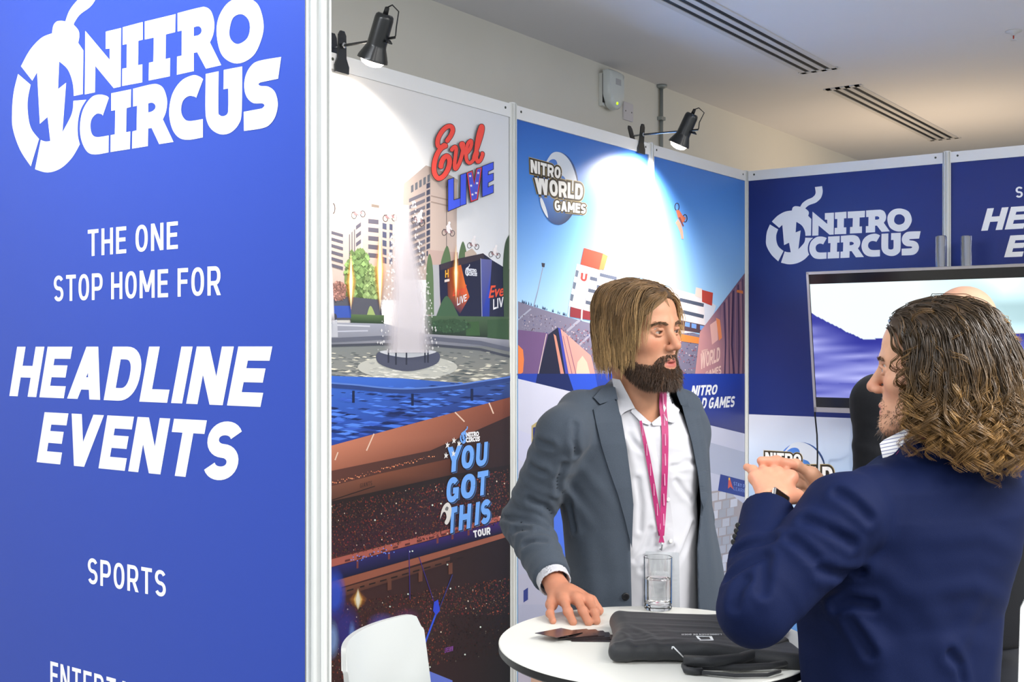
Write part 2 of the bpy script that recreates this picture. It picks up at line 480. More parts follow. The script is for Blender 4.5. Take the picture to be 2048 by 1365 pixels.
INK = 0.00012
class Print:
    """printed picture: 2D shapes given in photo pixels, laid on the plane of the panel"""
    def __init__(s, kind, plane, off=0.0016):
        s.kind, s.plane, s.off = kind, plane, off
        s.v = []; s.f = []; s.c = []; s.layer = 0; s.sh = []
    def to3(s, p, k):
        d = s.off + INK * k
        if s.kind == 'x': return on_x(p[0], p[1], s.plane + d)
        return on_y(p[0], p[1], s.plane - d)
    def mesh(s, v, f, colr, layer=None):
        """colr: one colour, or one per vertex (sRGB 0-255 or hex), optional alpha as 4th; shapes are stacked in drawing order"""
        if layer is None: s.layer += 1
        if isinstance(colr, str) or np.isscalar(colr[0]): colr = [colr] * len(v)
        cc = []
        for c in colr:
            al = c[3] if (not isinstance(c, str) and len(c) > 3) else 1.0
            cc.append((*srgb(c if isinstance(c, str) else [x / 255 for x in c[:3]]), al))
        s.sh.append(([tuple(map(float, p)) for p in v], [tuple(q) for q in f], cc))
        return s
    def flatten(s):
        """ink layers: every shape lies just above the earlier ones it covers"""
        n = len(s.sh); bb = np.zeros((n, 4)); lay = np.zeros(n)
        for i, (v, f, c) in enumerate(s.sh):
            a = np.array([p[:2] for p in v]); bb[i] = (*a.min(0), *a.max(0))
            if i:
                o = (bb[:i, 0] < bb[i, 2]) & (bb[:i, 2] > bb[i, 0]) & (bb[:i, 1] < bb[i, 3]) & (bb[:i, 3] > bb[i, 1])
                if o.any(): lay[i] = lay[:i][o].max() + 1
            k = len(s.v)
            s.v += [s.to3(p, lay[i] + (p[2] if len(p) > 2 else 0)) for p in v]
            s.f += [tuple(j + k for j in q) for q in f]; s.c += c
        s.top = s.off + INK * (lay.max() + 1.2)
    def poly(s, pts, colr, layer=None):
        return s.mesh(pts, [tuple(range(len(pts)))], colr, layer)
    def paths(s, paths, colr, layer=None):
        v, f = path_mesh(paths); return s.mesh(v, f, colr, layer)
    def line(s, pts, w, colr, layer=None):
        v, f = stroke(pts, w); return s.mesh(v, f, colr, layer)
    def grid(s, quad, colfn, nu, nv, layer=None):
        """quad TL,TR,BR,BL filled with a smooth colour field colfn(u,v)"""
        TL, TR, BR, BL = [np.array(q, float) for q in quad]
        v = []; c = []
        for j in range(nv + 1):
            for i in range(nu + 1):
                a, b = i / nu, j / nv
                v.append((TL * (1 - a) + TR * a) * (1 - b) + (BL * (1 - a) + BR * a) * b); c.append(colfn(a, b))
        f = [(j * (nu + 1) + i, j * (nu + 1) + i + 1, (j + 1) * (nu + 1) + i + 1, (j + 1) * (nu + 1) + i) for j in range(nv) for i in range(nu)]
        return s.mesh(v, f, c, layer)
    def soft(s, pts, colr, inner=0.5, layer=None, a=1.0):
        """shape that fades out towards its outline"""
        P = np.array([p[:2] for p in pts], float); c0 = P.mean(0); n = len(P)
        v = np.concatenate([c0 + (P - c0) * inner, P])
        cc = [(*colr[:3], a)] * n + [(*colr[:3], 0.0)] * n
        return s.mesh(v, [tuple(range(n))] + [(i, (i + 1) % n, n + (i + 1) % n, n + i) for i in range(n)], cc, layer)
    def text(s, txt, quad, colr, bold=0.0, shear=0.0, space=1.0, layer=None):
        """text fitted into the pixel quad TL,TR,BR,BL (cap height)"""
        v, f = text_mesh(txt, bold, shear, space)
        lo, hi = v[:, :2].min(0), v[:, :2].max(0)
        uv = np.column_stack([(v[:, :2] - lo) / (hi - lo), v[:, 2:]])
        return s.mesh(s.fit(uv, quad), f, colr, layer)
    def fit(s, uv, quad):
        """unit square -> pixel quad, straight on the panel (so perspective is the panel's own)"""
        q3 = np.array([s.to3(p, 0) for p in quad])
        q = q3[:, 1:] if s.kind == 'x' else q3[:, [0, 2]]
        TL, TR, BR, BL = q
        a = uv[:, :1]; b = 1 - uv[:, 1:2]
        P = (TL * (1 - a) + TR * a) * (1 - b) + (BL * (1 - a) + BR * a) * b
        out = []
        for p in P:
            w = (s.plane, p[0], p[1]) if s.kind == 'x' else (p[0], s.plane, p[1])
            x = CO * w[0] + SI * w[1]; d = -SI * w[0] + CO * w[1]
            out.append((CX + F * x / d, HY - F * (w[2] - CH) / d))
        return np.column_stack([np.array(out), uv[:, 2:]])
    def build(s, name, parent, soft=False, label=None):
        s.flatten()
        return mk(name, s.v, s.f, M_PRINTA if soft else M_PRINT, parent, False, np.array(s.c), label=label)
    def px(s, a, z):
        """wall position (along, up) -> photo pixel"""
        w = (s.plane, a, z) if s.kind == 'x' else (a, s.plane, z)
        x = CO * w[0] + SI * w[1]; d = -SI * w[0] + CO * w[1]
        return (CX + F * x / d, HY - F * (w[2] - CH) / d)
    def rect(s, a0, a1, z0, z1):
        return [s.px(a0, z1), s.px(a1, z1), s.px(a1, z0), s.px(a0, z0)]
# ------------------------------------------------------------------ the bomb logo, outlined in one flat drawing
K1 = 660 / 2047.0
LOGO = [
 [[(125,410),(180,310,1),(250,235,1),(318,205),(325,160,1),(345,133,1),(375,128,1),(400,132),(425,65,1),(470,5,1),(525,-45,1),(555,-115,1),(548,-215),(622,-245),(628,-150,1),(612,-55,1),(580,8,1),(550,45,1),(490,90,1),(455,140),(452,152),(480,185,1),(487,220,1),(480,265),(512,312),(508,583),(453,595),(445,510,1),(415,430,1),(362,380),(355,552),(405,512),(382,820),(430,730,1),(446,680,1),(450,625),(530,618),(495,680,1),(478,760,1),(478,840,1),(490,895),(440,980,1),(370,1045,1),(290,1070,1),(212,1050),(248,868),(275,877,1),(307,875),(290,725),(242,768),(225,448),(195,500)]],
 [[(107,458),(185,525),(167,620,1),(170,720,1),(190,800,1),(237,862),(186,1032),(120,930,1),(75,800,1),(70,690,1),(80,570,1)]],
 [[(524,190),(675,370),(675,300),(651,303),(651,195),(746,172),(743,537),(700,546),(586,408),(584,572),(521,585)]],
 [[(756,168),(880,135),(880,245),(853,252),(851,403),(878,398),(877,510),(752,533),(754,425),(780,420),(782,272),(756,277)]],
 [[(893,132),(1084,86),(1081,198),(1024,212),(1022,365),(1050,358),(1049,472),(917,499),(919,388),(946,382),(949,232),(893,244)]],
 [[(1096,80),(1225,47,1),(1270,43,1),(1305,70,1),(1324,140,1),(1318,210,1),(1297,262),(1367,403),(1272,425),(1218,323),(1197,327),(1197,440),(1092,463),(1093,350),(1121,344),(1123,188),(1096,194)],
  [(1197,168),(1225,161,1),(1243,175,1),(1243,200,1),(1225,217,1),(1197,223)]],
 [[(1500,-18,1),(1590,20,1),(1628,130,1),(1620,230,1),(1565,345,1),(1465,393,1),(1375,345,1),(1340,225,1),(1350,110,1),(1410,15,1)],
  [(1492,86,1),(1535,120,1),(1545,180,1),(1525,240,1),(1470,272,1),(1428,245,1),(1418,190,1),(1440,110,1)]],
 [[(670,607),(655,594,1),(610,586,1),(560,605,1),(510,680,1),(491,780,1),(500,870,1),(535,940,1),(585,958,1),(668,945),(669,840),(595,850,1),(565,830,1),(556,780,1),(565,735,1),(595,705,1),(625,708,1),(632,718)]],
 [[(685,578),(808,553),(806,663),(780,670),(777,820),(803,815),(801,924),(680,943),(681,838),(707,833),(710,683),(685,687)]],
 [[(820,550),(930,523,1),(975,523,1),(1010,550,1),(1031,620,1),(1025,690,1),(1005,740),(1071,880),(982,894),(935,793),(914,797),(912,906),(814,922),(816,815),(842,808),(845,655),(820,661)],
  [(914,641),(938,636,1),(957,650,1),(957,672,1),(938,690,1),(914,697)]],
 [[(1255,490),(1230,473,1),(1190,466,1),(1120,500,1),(1065,580,1),(1044,690,1),(1060,790,1),(1100,850,1),(1160,867,1),(1253,852),(1253,738),(1165,750,1),(1130,725,1),(1118,680,1),(1130,625,1),(1165,595,1),(1205,600,1),(1211,608)]],
 [[(1271,458),(1351,441),(1349,680,1),(1358,713,1),(1380,720,1),(1405,705,1),(1411,665,1),(1411,548),(1381,553),(1383,433),(1497,411),(1494,690,1),(1475,770,1),(1425,822,1),(1365,833,1),(1310,805,1),(1280,755,1),(1269,680,1)]],
 [[(1739,352),(1600,377,1),(1550,410,1),(1518,470,1),(1510,540,1),(1525,600,1),(1565,638,1),(1622,641,1),(1635,655,1),(1620,672),(1507,693),(1508,812),(1620,795,1),(1670,770,1),(1705,715,1),(1718,640,1),(1700,570,1),(1660,537,1),(1612,532,1),(1598,521,1),(1610,510),(1720,487)]],
]
LOGO_UV = None
def logo_uv():
    """logo as flat unit-square shapes (perspective taken out on its own panel)"""
    global LOGO_UV
    if LOGO_UV is None:
        shapes = []
        for g in LOGO:
            gg = []
            for ring in g:
                w = [on_y(p[0] * K1, p[1] * K1, YC) for p in smooth(ring)]
                gg.append([(p[0], p[2]) for p in w])
            shapes.append(gg)
        allp = np.array([p for g in shapes for r in g for p in r])
        lo, hi = allp.min(0), allp.max(0)
        LOGO_UV = [path_mesh([[((p[0] - lo[0]) / (hi[0] - lo[0]), (p[1] - lo[1]) / (hi[1] - lo[1])) for p in r] for r in g]) for g in shapes]
        LOGO_UV = (LOGO_UV, lo, hi)
    return LOGO_UV
def put_logo(P, rect, colr, bomb=None):
    """rect: a0,a1,z0,z1 on the wall"""
    shapes, lo, hi = logo_uv()
    P.layer += 1
    quad = P.rect(*rect)
    for i, (v, f) in enumerate(shapes):
        P.mesh(P.fit(v, quad), f, bomb if (bomb and i < 2) else colr, P.layer)

BLUE = (38, 68, 166)
NAVY = (35, 50, 118)
WHITE = (247, 249, 252)
# front return panel
P = Print('y', YC)
P.poly(P.rect(XC1 - 1.05 + 0.034, XC1, 0.06, ZT - RAIL), BLUE)
P.build('print_ground', pc)
_, llo, lhi = logo_uv()
P = Print('y', YC, 0.0020); put_logo(P, (llo[0], lhi[0], llo[1], lhi[1]), WHITE); P.build('logo', pc, label='white bomb and lettering logo')
def sign(P0, txt, quad, parent, bold, shear=0.0, space=1.0, colr=WHITE):
    v, f = text_mesh(txt, bold, shear, space); wd = list(text_mesh.words)
    lo, hi = v[:, :2].min(0), v[:, :2].max(0); uv = np.column_stack([(v[:, :2] - lo) / (hi - lo), v[:, 2:]])
    for k in sorted(set(wd)):                       # one object per printed word
        P_ = Print(P0[0], P0[1], 0.0020)
        ff = [q for q, w in zip(f, wd) if w == k]; ids = sorted({i for q in ff for i in q}); mp_ = {i: j for j, i in enumerate(ids)}
        P_.mesh(P_.fit(uv[ids], quad), [tuple(mp_[i] for i in q) for q in ff], colr, 0); P_.build('lettering', parent)
C_ = ('y', YC); B_ = ('y', YB)
sign(C_, 'THE ONE', [(174, 460), (354, 442.6), (354, 497.5), (174, 513)], pc, 0.008, space=1.02)
sign(C_, 'STOP HOME FOR', [(106, 552), (440, 532), (440, 590.5), (106, 603.5)], pc, 0.008, space=1.02)
sign(C_, 'HEADLINE', [(17, 694), (543, 693.5), (543, 815.5), (17, 792.5)], pc, 0.042, 0.22)
sign(C_, 'EVENTS', [(71.6, 824.3), (482, 845), (482, 966), (71.6, 925)], pc, 0.042, 0.22)
sign(C_, 'SPORTS', [(174, 1116), (330, 1143), (330, 1196), (174, 1168)], pc, 0.008, space=1.02)
sign(C_, 'ENTERTAINMENT', [(99, 1323.5), (408, 1408), (408, 1466), (99, 1377)], pc, 0.008, space=1.02)

# television wall
P = Print('y', YB)
ZSPLIT = on_y(1600, 833, YB)[2]
P.poly(P.rect(XA + 0.017, XB1 - 0.017, ZSPLIT, ZT - RAIL), NAVY)
def skyb(a, b):
    t = [(214, 219, 234), (176, 204, 236), (120, 170, 226), (70, 120, 196)]
    k = min(b * 2.4 + 0.35 * a, 2.999); i = int(k); w = k - i
    c = np.array(t[i]) * (1 - w) + np.array(t[i + 1]) * w
    n = 8 * math.sin(a * 9 + b * 13) * math.sin(b * 7 - a * 5)
    return tuple(np.clip(c + n, 0, 255))
P.grid(P.rect(XA + 0.017, XB1 - 0.017, 0.06, ZSPLIT), skyb, 10, 16, 1)
P.build('print_ground', pb1)
P = Print('y', YB)
P.poly(P.rect(XB1 + 0.017, XB1 + 0.983, ZSPLIT, ZT - RAIL), NAVY)
P.grid(P.rect(XB1 + 0.017, XB1 + 0.983, 0.06, ZSPLIT), lambda a, b: skyb(a + 0.6, b), 10, 16, 1)
P.build('print_ground', pb2)
a0 = on_y(1531.5, 450, YB)[0]; a1 = on_y(1841, 450, YB)[0]
z0 = on_y(1580, 529, YB)[2]; z1 = on_y(1637, 373, YB)[2]
P = Print('y', YB, 0.0020); put_logo(P, (a0, a1, z0, z1), WHITE); P.build('logo', pb1, label='white bomb and lettering logo')
def brect(px, py0, py1, w):
    q = Print('y', YB); u = on_y(px, py0, YB); zl = on_y(px, py1, YB)[2]
    return q.rect(u[0], u[0] + w, zl, u[2])
sign(B_, 'STOP HOME FOR', brect(2031, 374, 396, 0.47), pb2, 0.012, space=1.02)
sign(B_, 'HEADLINE', brect(1962, 418, 462, 0.74), pb2, 0.042, 0.22)
sign(B_, 'EVENTS', brect(2008, 472, 515, 0.58), pb2, 0.042, 0.22)

# ---- globe logo used on two panels
def globe_logo(P, c, rx, ry, lines):
    cx_, cy_ = c
    ell = lambda k, a0=0, a1=2 * math.pi, n=36: [(cx_ + k * rx * math.cos(a0 + (a1 - a0) * i / n), cy_ + k * ry * math.sin(a0 + (a1 - a0) * i / n)) for i in range(n)]
    P.layer += 1
    R = ell(1.0); v = [(cx_ - 0.2 * rx, cy_ - 0.1 * ry)] + R
    cc = [(88, 150, 236)] + [tuple(np.array((90, 140, 235)) * (0.62 + 0.3 * math.cos(2 * math.pi * i / 36 + 2.6))) for i in range(36)]
    P.mesh(v, [(0, 1 + i, 1 + (i + 1) % 36) for i in range(36)], cc, P.layer)
    land = [(-0.75, -0.55, 1), (-0.35, -0.95, 1), (0.15, -0.97, 1), (0.62, -0.7, 1), (0.92, -0.2, 1), (0.86, 0.08, 1), (0.5, -0.02, 1), (0.3, -0.3, 1), (0.02, -0.42, 1), (-0.1, -0.75, 1), (-0.4, -0.78, 1)]
    P.poly([(cx_ + p[0] * rx, cy_ + p[1] * ry) for p in smooth(land)], (212, 220, 232))
    land2 = [(-0.92, 0.3, 1), (-0.82, 0.28, 1), (-0.62, 0.55, 1), (-0.52, 0.8, 1), (-0.66, 0.72, 1), (-0.85, 0.5, 1)]
    P.poly([(cx_ + p[0] * rx, cy_ + p[1] * ry) for p in smooth(land2)], (225, 232, 240))
    for k, (off, cl) in enumerate(((0.17, (196, 176, 126)), (0.13, (58, 50, 38)), (0.0, (248, 246, 242)))):
        P.layer += 1
        for txt, quad in lines:
            v, f = text_mesh(txt, 0.045, 0.0, 1.0, off)
            v0, _ = text_mesh(txt, 0.045, 0.0, 1.0)
            lo, hi = v0[:, :2].min(0), v0[:, :2].max(0)
            P.mesh(P.fit(np.column_stack([(v[:, :2] - lo) / (hi - lo), v[:, 2:]]), quad), f, cl, P.layer)
P = Print('y', YB, 0.0024)
globe_logo(P, (1602, 940), 49, 55, [('NITRO', [(1530, 905), (1602, 909), (1602, 931), (1530, 927)]), ('WORLD', [(1546, 934), (1665, 934), (1665, 965), (1546, 965)]), ('GAMES', [(1590, 972), (1680, 971), (1680, 995), (1590, 996)])])
P.build('globe_logo', pb1, label='globe with outlined lettering')

# ------------------------------------------------------------------ fountain and tour poster (nearest side panel)
rng = random.Random(7)
P = Print('x', XA)
AL, AR = 2.507, 3.468
full = P.rect(AL, AR, 0.06, ZT - RAIL)
def at(y0, x):     # helper: straight edge of the poster at the left/right margins
    return x
XL, XR = 655, 1018
P.grid(full, lambda a, b: tuple(np.array((246, 242, 238)) * (1 - a) + np.array((222, 226, 234)) * a), 6, 12)
def q4(x0, x1, yl0, yr0, yl1, yr1): return [(x0, yl0), (x1, yr0), (x1, yr1), (x0, yl1)]
TOWER = (238, 222, 202)
P.poly([(XL, 228), (716, 247), (722, 252), (720, 262), (714, 262), (714, 292), (720, 300), (720, 310), (716, 312), (719, 425), (700, 460), (XL, 455)], TOWER)
for y in (262, 300, 312):
    P.line([(XL, y - 20), (718, y)], 2.5, (222, 200, 172), P.layer)
P.poly([(672, 314), (676, 315), (676, 440), (672, 440)], (226, 204, 176))
HB = (188, 172, 166); HD = (92, 90, 104)
P.poly([(XL, 444), (690, 455), (697, 468), (722, 440), (735, 404), (742, 401), (760, 407), (764, 412), (790, 418), (800, 440), (800, 600), (XL, 600)], HB)
P.layer += 1
for k in range(6):
    y = 466 + 13 * k
    P.poly(q4(XL, 686, y - 6, y + 3, y + 0, y + 9), HD, P.layer)
for k in range(5):
    y = 438 + 17 * k
    P.poly(q4(736.5, 757, y, y + 2, y + 9, y + 11), HD, P.layer)
    P.poly(q4(712, 724, y + 14, y + 5, y + 22, y + 13), HD, P.layer)
    P.poly(q4(765, 773, y + 8, y + 10, y + 20, y + 22), (80, 84, 108), P.layer)
    P.poly(q4(779, 785, y + 10, y + 11, y + 22, y + 23), (80, 84, 108), P.layer)
for x in (698, 703, 708):
    P.poly(q4(x, x + 2.2, 470 - (x - 698), 468 - (x - 698), 520, 520), (110, 104, 112), P.layer)
P.poly([(743, 408), (758, 411), (758, 416), (743, 414)], (120, 110, 104), P.layer)
P.poly([(722, 440), (725, 437), (725, 500), (722, 500)], (214, 200, 192), P.layer)
# the big hotel
HT = (184, 168, 162)
P.poly([(808, 367), (815, 362), (852, 331), (876, 339), (903, 352), (916, 360), (914, 372), (913, 560), (806, 560), (806, 400)], HT)
P.poly([(862, 350), (914, 366), (913, 560), (860, 560)], (196, 178, 170))
P.layer += 1
for k in range(5):
    x = 822 + 8.2 * k
    P.poly(q4(x, x + 5, 372 - 5.2 * k, 369 - 5.2 * k, 386 - 5 * k, 383 - 5 * k), (104, 108, 118), P.layer)
for k in range(11):
    y = 398 + 13.5 * k
    P.poly(q4(818, 850, y, y - 14, y + 7, y - 7), (112, 110, 122), P.layer)
    P.poly(q4(853, 860, y - 30, y - 33, y - 20, y - 23), (70, 74, 94), P.layer)
for y in (392, 404): P.line([(862, y), (913, y + 12)], 2.5, (160, 142, 134), P.layer)
P.line([(893, 372), (893, 500)], 1.2, (120, 110, 112), P.layer)
P.poly([(856, 500), (916, 505), (916, 640), (856, 640)], (186, 162, 156))
P.poly([(862, 530), (880, 530), (880, 640), (862, 640)], (170, 172, 180), P.layer)
# trees
def blob(P, c, rx, ry, base, n=70, sz=7, seed=1):
    r = random.Random(seed); P.layer += 1
    P.poly([(c[0] + rx * math.cos(t * math.tau / 18) * r.uniform(.85, 1.08), c[1] + ry * math.sin(t * math.tau / 18) * r.uniform(.85, 1.08)) for t in range(18)], base, P.layer)
    P.layer += 1
    for _ in range(n):
        a = r.uniform(0, math.tau); k = math.sqrt(r.random())
        x, y = c[0] + rx * k * math.cos(a), c[1] + ry * k * math.sin(a)
        s_ = r.uniform(.4, 1) * sz; f = r.uniform(.72, 1.35)
        P.poly([(x - s_ * .5, y), (x, y - s_ * .7), (x + s_ * .5, y), (x, y + s_ * .5)], tuple(min(255, v * f) for v in base), P.layer + (_ % 3) * .3)
    P.layer += 1
blob(P, (716, 560), 28, 62, (112, 138, 88), 150, 12, 3)
blob(P, (744, 580), 16, 52, (128, 150, 100), 90, 10, 5)
P.poly([(XL, 590), (760, 600), (765, 640), (XL, 640)], (82, 84, 96))
blob(P, (678, 583), 16, 20, (150, 112, 104), 120, 5, 8)
P.poly([(668, 612), (702, 612), (702, 636), (668, 636)], (58, 84, 168))
def cone(pts, c):
    P.poly(smooth(pts), c)
G1, G2 = (92, 116, 84), (74, 98, 70)
cone([(859, 508, 1), (866, 540, 1), (868, 630), (852, 630), (853, 540, 1)], G1)
cone([(894, 492, 1), (901, 515, 1), (902, 545), (881, 545), (883, 520, 1)], G1)
cone([(926, 483, 1), (934, 510, 1), (935, 540), (916, 540), (918, 508, 1)], G1)
P.poly([(930, 505), (944, 497), (953, 507), (953, 530), (930, 530)], (196, 178, 166))
# stunt stage: dark box with printed sides
P.poly([(878, 530), (919, 517), (966, 507), (985, 521), (1008, 535), (XR + 2, 540), (XR + 2, 640), (884, 640), (880, 590)], (34, 38, 66))
P.poly([(880, 530), (920, 517), (967, 507), (968, 517), (921, 531), (880, 541)], (62, 54, 66))
P.mesh([(893, 538), (922, 530), (930, 566), (939, 594), (920, 628), (896, 600)], [(0, 1, 2, 3, 4, 5)],
       [(70, 42, 44), (222, 110, 50), (236, 120, 52), (214, 92, 48), (60, 46, 74), (96, 50, 46)])
P.mesh([(962, 518), (984, 520), (980, 575), (979, 634), (963, 634)], [(0, 1, 2, 3, 4)], [(98, 104, 168), (98, 100, 156), (48, 74, 190), (40, 60, 150), (44, 60, 150)])
P.line([(961.5, 517), (964, 636)], 1.2, (170, 176, 206))
for (x0, x1, y0, y1) in ((906, 934, 573, 606), (978, 1016, 572, 614)):
    P.text('Evel', [(x0, y0), (x1, y0 - 3), (x1, (y0 + y1) / 2 - 2), (x0, (y0 + y1) / 2 + 4)], (226, 84, 56), 0.02, 0.3)
    P.text('LIVE', [(x0 + 9, (y0 + y1) / 2 + 6), (x1, (y0 + y1) / 2 - 1), (x1, y1 - 4), (x0 + 9, y1 + 6)], (232, 232, 240), 0.02)
P.text('H', [(891, 541), (898, 539), (898, 555), (891, 556)], (226, 168, 60), 0.03)
P.poly([(889, 560), (899, 558), (899, 563), (889, 565)], (220, 208, 204))
put_logo(P, (on_x(931, 545, XA)[1], on_x(955, 545, XA)[1], on_x(942, 553, XA)[2], on_x(942, 529, XA)[2]), (224, 228, 240))
# hedges and cut shrubs
cone([(893, 592, 1), (918, 634), (872, 634)], (66, 96, 72))
P.poly(smooth([(1018, 470), (1018, 640), (1008, 640), (1006, 540, 1), (1010, 490, 1)]), (64, 84, 66))
cone([(741, 612, 1), (752, 634), (733, 634)], (150, 170, 110))
P.mesh([(850, 632), (1018, 634), (1018, 678), (850, 668)], [(0, 1, 2, 3)], [(74, 100, 74), (72, 96, 70), (38, 52, 42), (44, 58, 52)])
P.poly([(932, 645), (958, 643), (960, 672), (932, 672)], (60, 92, 58))
P.poly([(975, 640), (1018, 638), (1018, 680), (975, 676)], (58, 86, 60))
P.mesh([(702, 629), (768, 631), (768, 650), (702, 646)], [(0, 1, 2, 3)], [(86, 110, 74), (86, 110, 74), (40, 56, 48), (40, 56, 48)])
blob(P, (900, 652), 44, 14, (56, 82, 60), 80, 5, 12)
# pool
P.mesh([(XL, 645), (770, 648), (850, 668), (1018, 680), (1018, 700), (XL, 700)], [(0, 1, 2, 3, 4, 5)], [(150, 154, 170), (150, 154, 170), (150, 152, 164), (150, 152, 164), (108, 112, 126), (112, 116, 128)])
P.line([(XL, 650), (740, 653)], 3, (190, 194, 206)); P.line([(XL, 664), (736, 662)], 3, (176, 180, 196), P.layer)
P.poly([(664, 640), (674, 640), (676, 675), (662, 675)], (176, 180, 192))
P.poly([(668 + 6 * math.cos(t / 12 * math.tau), 634 + 7 * math.sin(t / 12 * math.tau)) for t in range(12)], (64, 66, 84))
P.mesh([(XL, 690), (XR + 2, 694), (XR + 2, 770), (XL, 770)], [(0, 1, 2, 3)], [(122, 128, 130), (116, 120, 122), (140, 140, 132), (146, 148, 146)])
P.line([(XL, 681), (760, 676), (870, 678), (960, 686), (1020, 700)], 8, (96, 100, 116))
P.line([(XL, 692), (760, 689), (870, 691), (960, 699), (1020, 714)], 5, (70, 74, 86))
def ripples(x0, x1, y0, y1, n, cols, w, h, seed, slope=0.0):
    r = random.Random(seed); P.layer += 1
    for i in range(n):
        x, y = r.uniform(x0, x1), r.uniform(y0, y1); k = r.uniform(.4, 1.2) * (0.6 + 0.9 * (y - y0) / (y1 - y0))
        c = cols[r.randrange(len(cols))]; y += slope * (x - x0)
        xa, xb = max(x - w * k, XL), min(x + w * k, XR + 1)
        if xb - xa < 3: continue
        P.poly([(xa, y), ((xa + xb) / 2 - 2, y - h * k), (xb, y - 0.2 * h * k), ((xa + xb) / 2 + 3, y + h * k)], c, P.layer + (i % 4) * .25)
    P.layer += 1
ripples(XL, XR, 704, 764, 260, [(188, 188, 176), (226, 222, 206), (88, 96, 98), (104, 110, 112)], 9, 1.6, 21)
P.poly([(815 + 100 * math.cos(t / 30 * math.tau), 735 + 24 * math.sin(t / 30 * math.tau)) for t in range(30)], (186, 188, 182))
ripples(735, 905, 718, 758, 120, [(214, 214, 206), (166, 170, 168), (228, 228, 222)], 7, 1.4, 22)
# fountain ring and water column
P.poly(smooth([(759, 704, 1), (815, 716, 1), (873, 704, 1), (873, 728, 1), (815, 743, 1), (759, 728, 1)]), (78, 82, 102))
P.poly(smooth([(759, 704, 1), (815, 699, 1), (873, 704, 1), (815, 716, 1)]), (196, 200, 208))
for x in (777, 792, 813, 850, 856):
    P.line([(x, 698), (x, 712 + (6 if 785 < x < 830 else 2) + 12)], 3, (50, 54, 70), P.layer)
# blue water with the pipe in front
P.mesh([(XL, 752), (800, 757), (936, 768), (1020, 752), (1020, 800), (XL, 900)], [(0, 1, 2, 3, 4, 5)], [(62, 108, 206), (60, 104, 200), (56, 86, 160), (60, 84, 140), (40, 60, 118), (36, 66, 158)])
ripples(XL, XR, 780, 884, 260, [(30, 50, 110), (84, 134, 236), (72, 120, 226), (24, 40, 92), (58, 96, 200)], 17, 2.6, 31, -0.06)
P.line(smooth([(XL, 765, 1), (720, 775, 1), (800, 782, 1), (880, 778, 1), (950, 769, 1), (1020, 752, 1)], 6, False), 11, (44, 66, 128))
P.line(smooth([(XL, 761, 1), (720, 771, 1), (800, 778, 1), (880, 774, 1), (950, 765, 1), (1020, 749, 1)], 6, False), 3, (92, 128, 206))
for x, y in ((707, 782), (825, 788), (944, 778)): P.line([(x, y), (x, y + 24)], 5, (24, 36, 72))
# jumping riders
def rider(x, y, k, tilt=0.0, c=(236, 232, 236)):
    ca, sa = math.cos(tilt), math.sin(tilt)
    T = lambda p: (x + k * (p[0] * ca - p[1] * sa), y + k * (p[0] * sa + p[1] * ca))
    P.layer += 1
    for cx_ in (-10, 11):
        ring = [(cx_ + 7 * math.cos(t / 14 * math.tau) * .8, 8 + 7.5 * math.sin(t / 14 * math.tau)) for t in range(15)]
        v, f = stroke(ring, 1.6); P.mesh([T(p) for p in v], f, (66, 58, 66), P.layer)
    P.poly([T(p) for p in ((-11, 1), (0, 0), (10, 2), (11, 7), (2, 9), (-8, 8))], (150, 120, 124), P.layer + .4)
    P.line([T((-13, 0)), T((-5, 0))], 1.5 * k, (70, 62, 70), P.layer + .4)
    P.layer += 1
    P.poly([T(p) for p in ((-5, 2), (-7, -9), (-3, -15), (3, -14), (4, -8), (9, -3), (8, 0), (3, -3), (6, 8), (1, 9))], c, P.layer)
    P.poly([T((0 + 3.4 * math.cos(t / 10 * math.tau), -18 + 3.8 * math.sin(t / 10 * math.tau))) for t in range(10)], (244, 240, 244), P.layer + .4)
    P.layer += 1
rider(715, 423, .85, -0.18); rider(779, 430, .85, -0.05); rider(838, 437, .85, 0.35, (226, 220, 226)); rider(897, 460, .78, 0.12); rider(947, 487, .72, 0.18); rider(990, 505, .7, 0.2)
P.line([(666 + 4 * math.cos(t / 12 * math.pi - 1.57), 417 + 10 * math.sin(t / 12 * math.pi - 1.57)) for t in range(13)], 2, (70, 60, 66))
# ---- lower picture: the dark stadium
P.mesh([(XL, 894), (1020, 795), (1020, 860), (XL, 960)], [(0, 1, 2, 3)], [(196, 124, 98), (122, 66, 48), (84, 44, 36), (150, 92, 72)])
P.mesh([(XL, 944), (860, 902), (1020, 832), (1020, 1372), (XL, 1372)], [(0, 1, 2, 3, 4)], [(96, 58, 50), (66, 44, 40), (50, 34, 34), (16, 16, 22), (74, 42, 42)])
P.mesh([(XL, 975), (760, 948), (900, 918), (905, 955), (770, 985), (XL, 1010)], [(0, 1, 5), (1, 4, 5), (1, 2, 3, 4)], [(120, 78, 62), (126, 76, 56), (96, 56, 42), (66, 40, 34), (70, 44, 36), (92, 60, 50)])
P.mesh([(XL, 1005), (760, 982), (905, 950), (1020, 930), (1020, 1030), (XL, 1118)], [(0, 1, 2, 3, 4, 5)], [(48, 36, 34), (42, 32, 30), (36, 28, 28), (36, 28, 28), (46, 30, 34), (64, 36, 48)])
for a, b in (((748, 868), (733, 902)), ((910, 825), (929, 844)), ((978, 806), (987, 828)), ((676, 905), (670, 921))):
    P.line([a, b], 2.5, (226, 196, 176), P.layer + .3)
P.layer += 1
for (y0, y1, c, th) in ((1128, 1032, (176, 96, 84), 11), (1174, 1068, (156, 92, 72), 12)):
    P.poly([(XL, y0 - th * .6), (1020, y1 - th * .4), (1020, y1 + th * .4), (XL, y0 + th * .8)], c, P.layer)
P.layer += 1
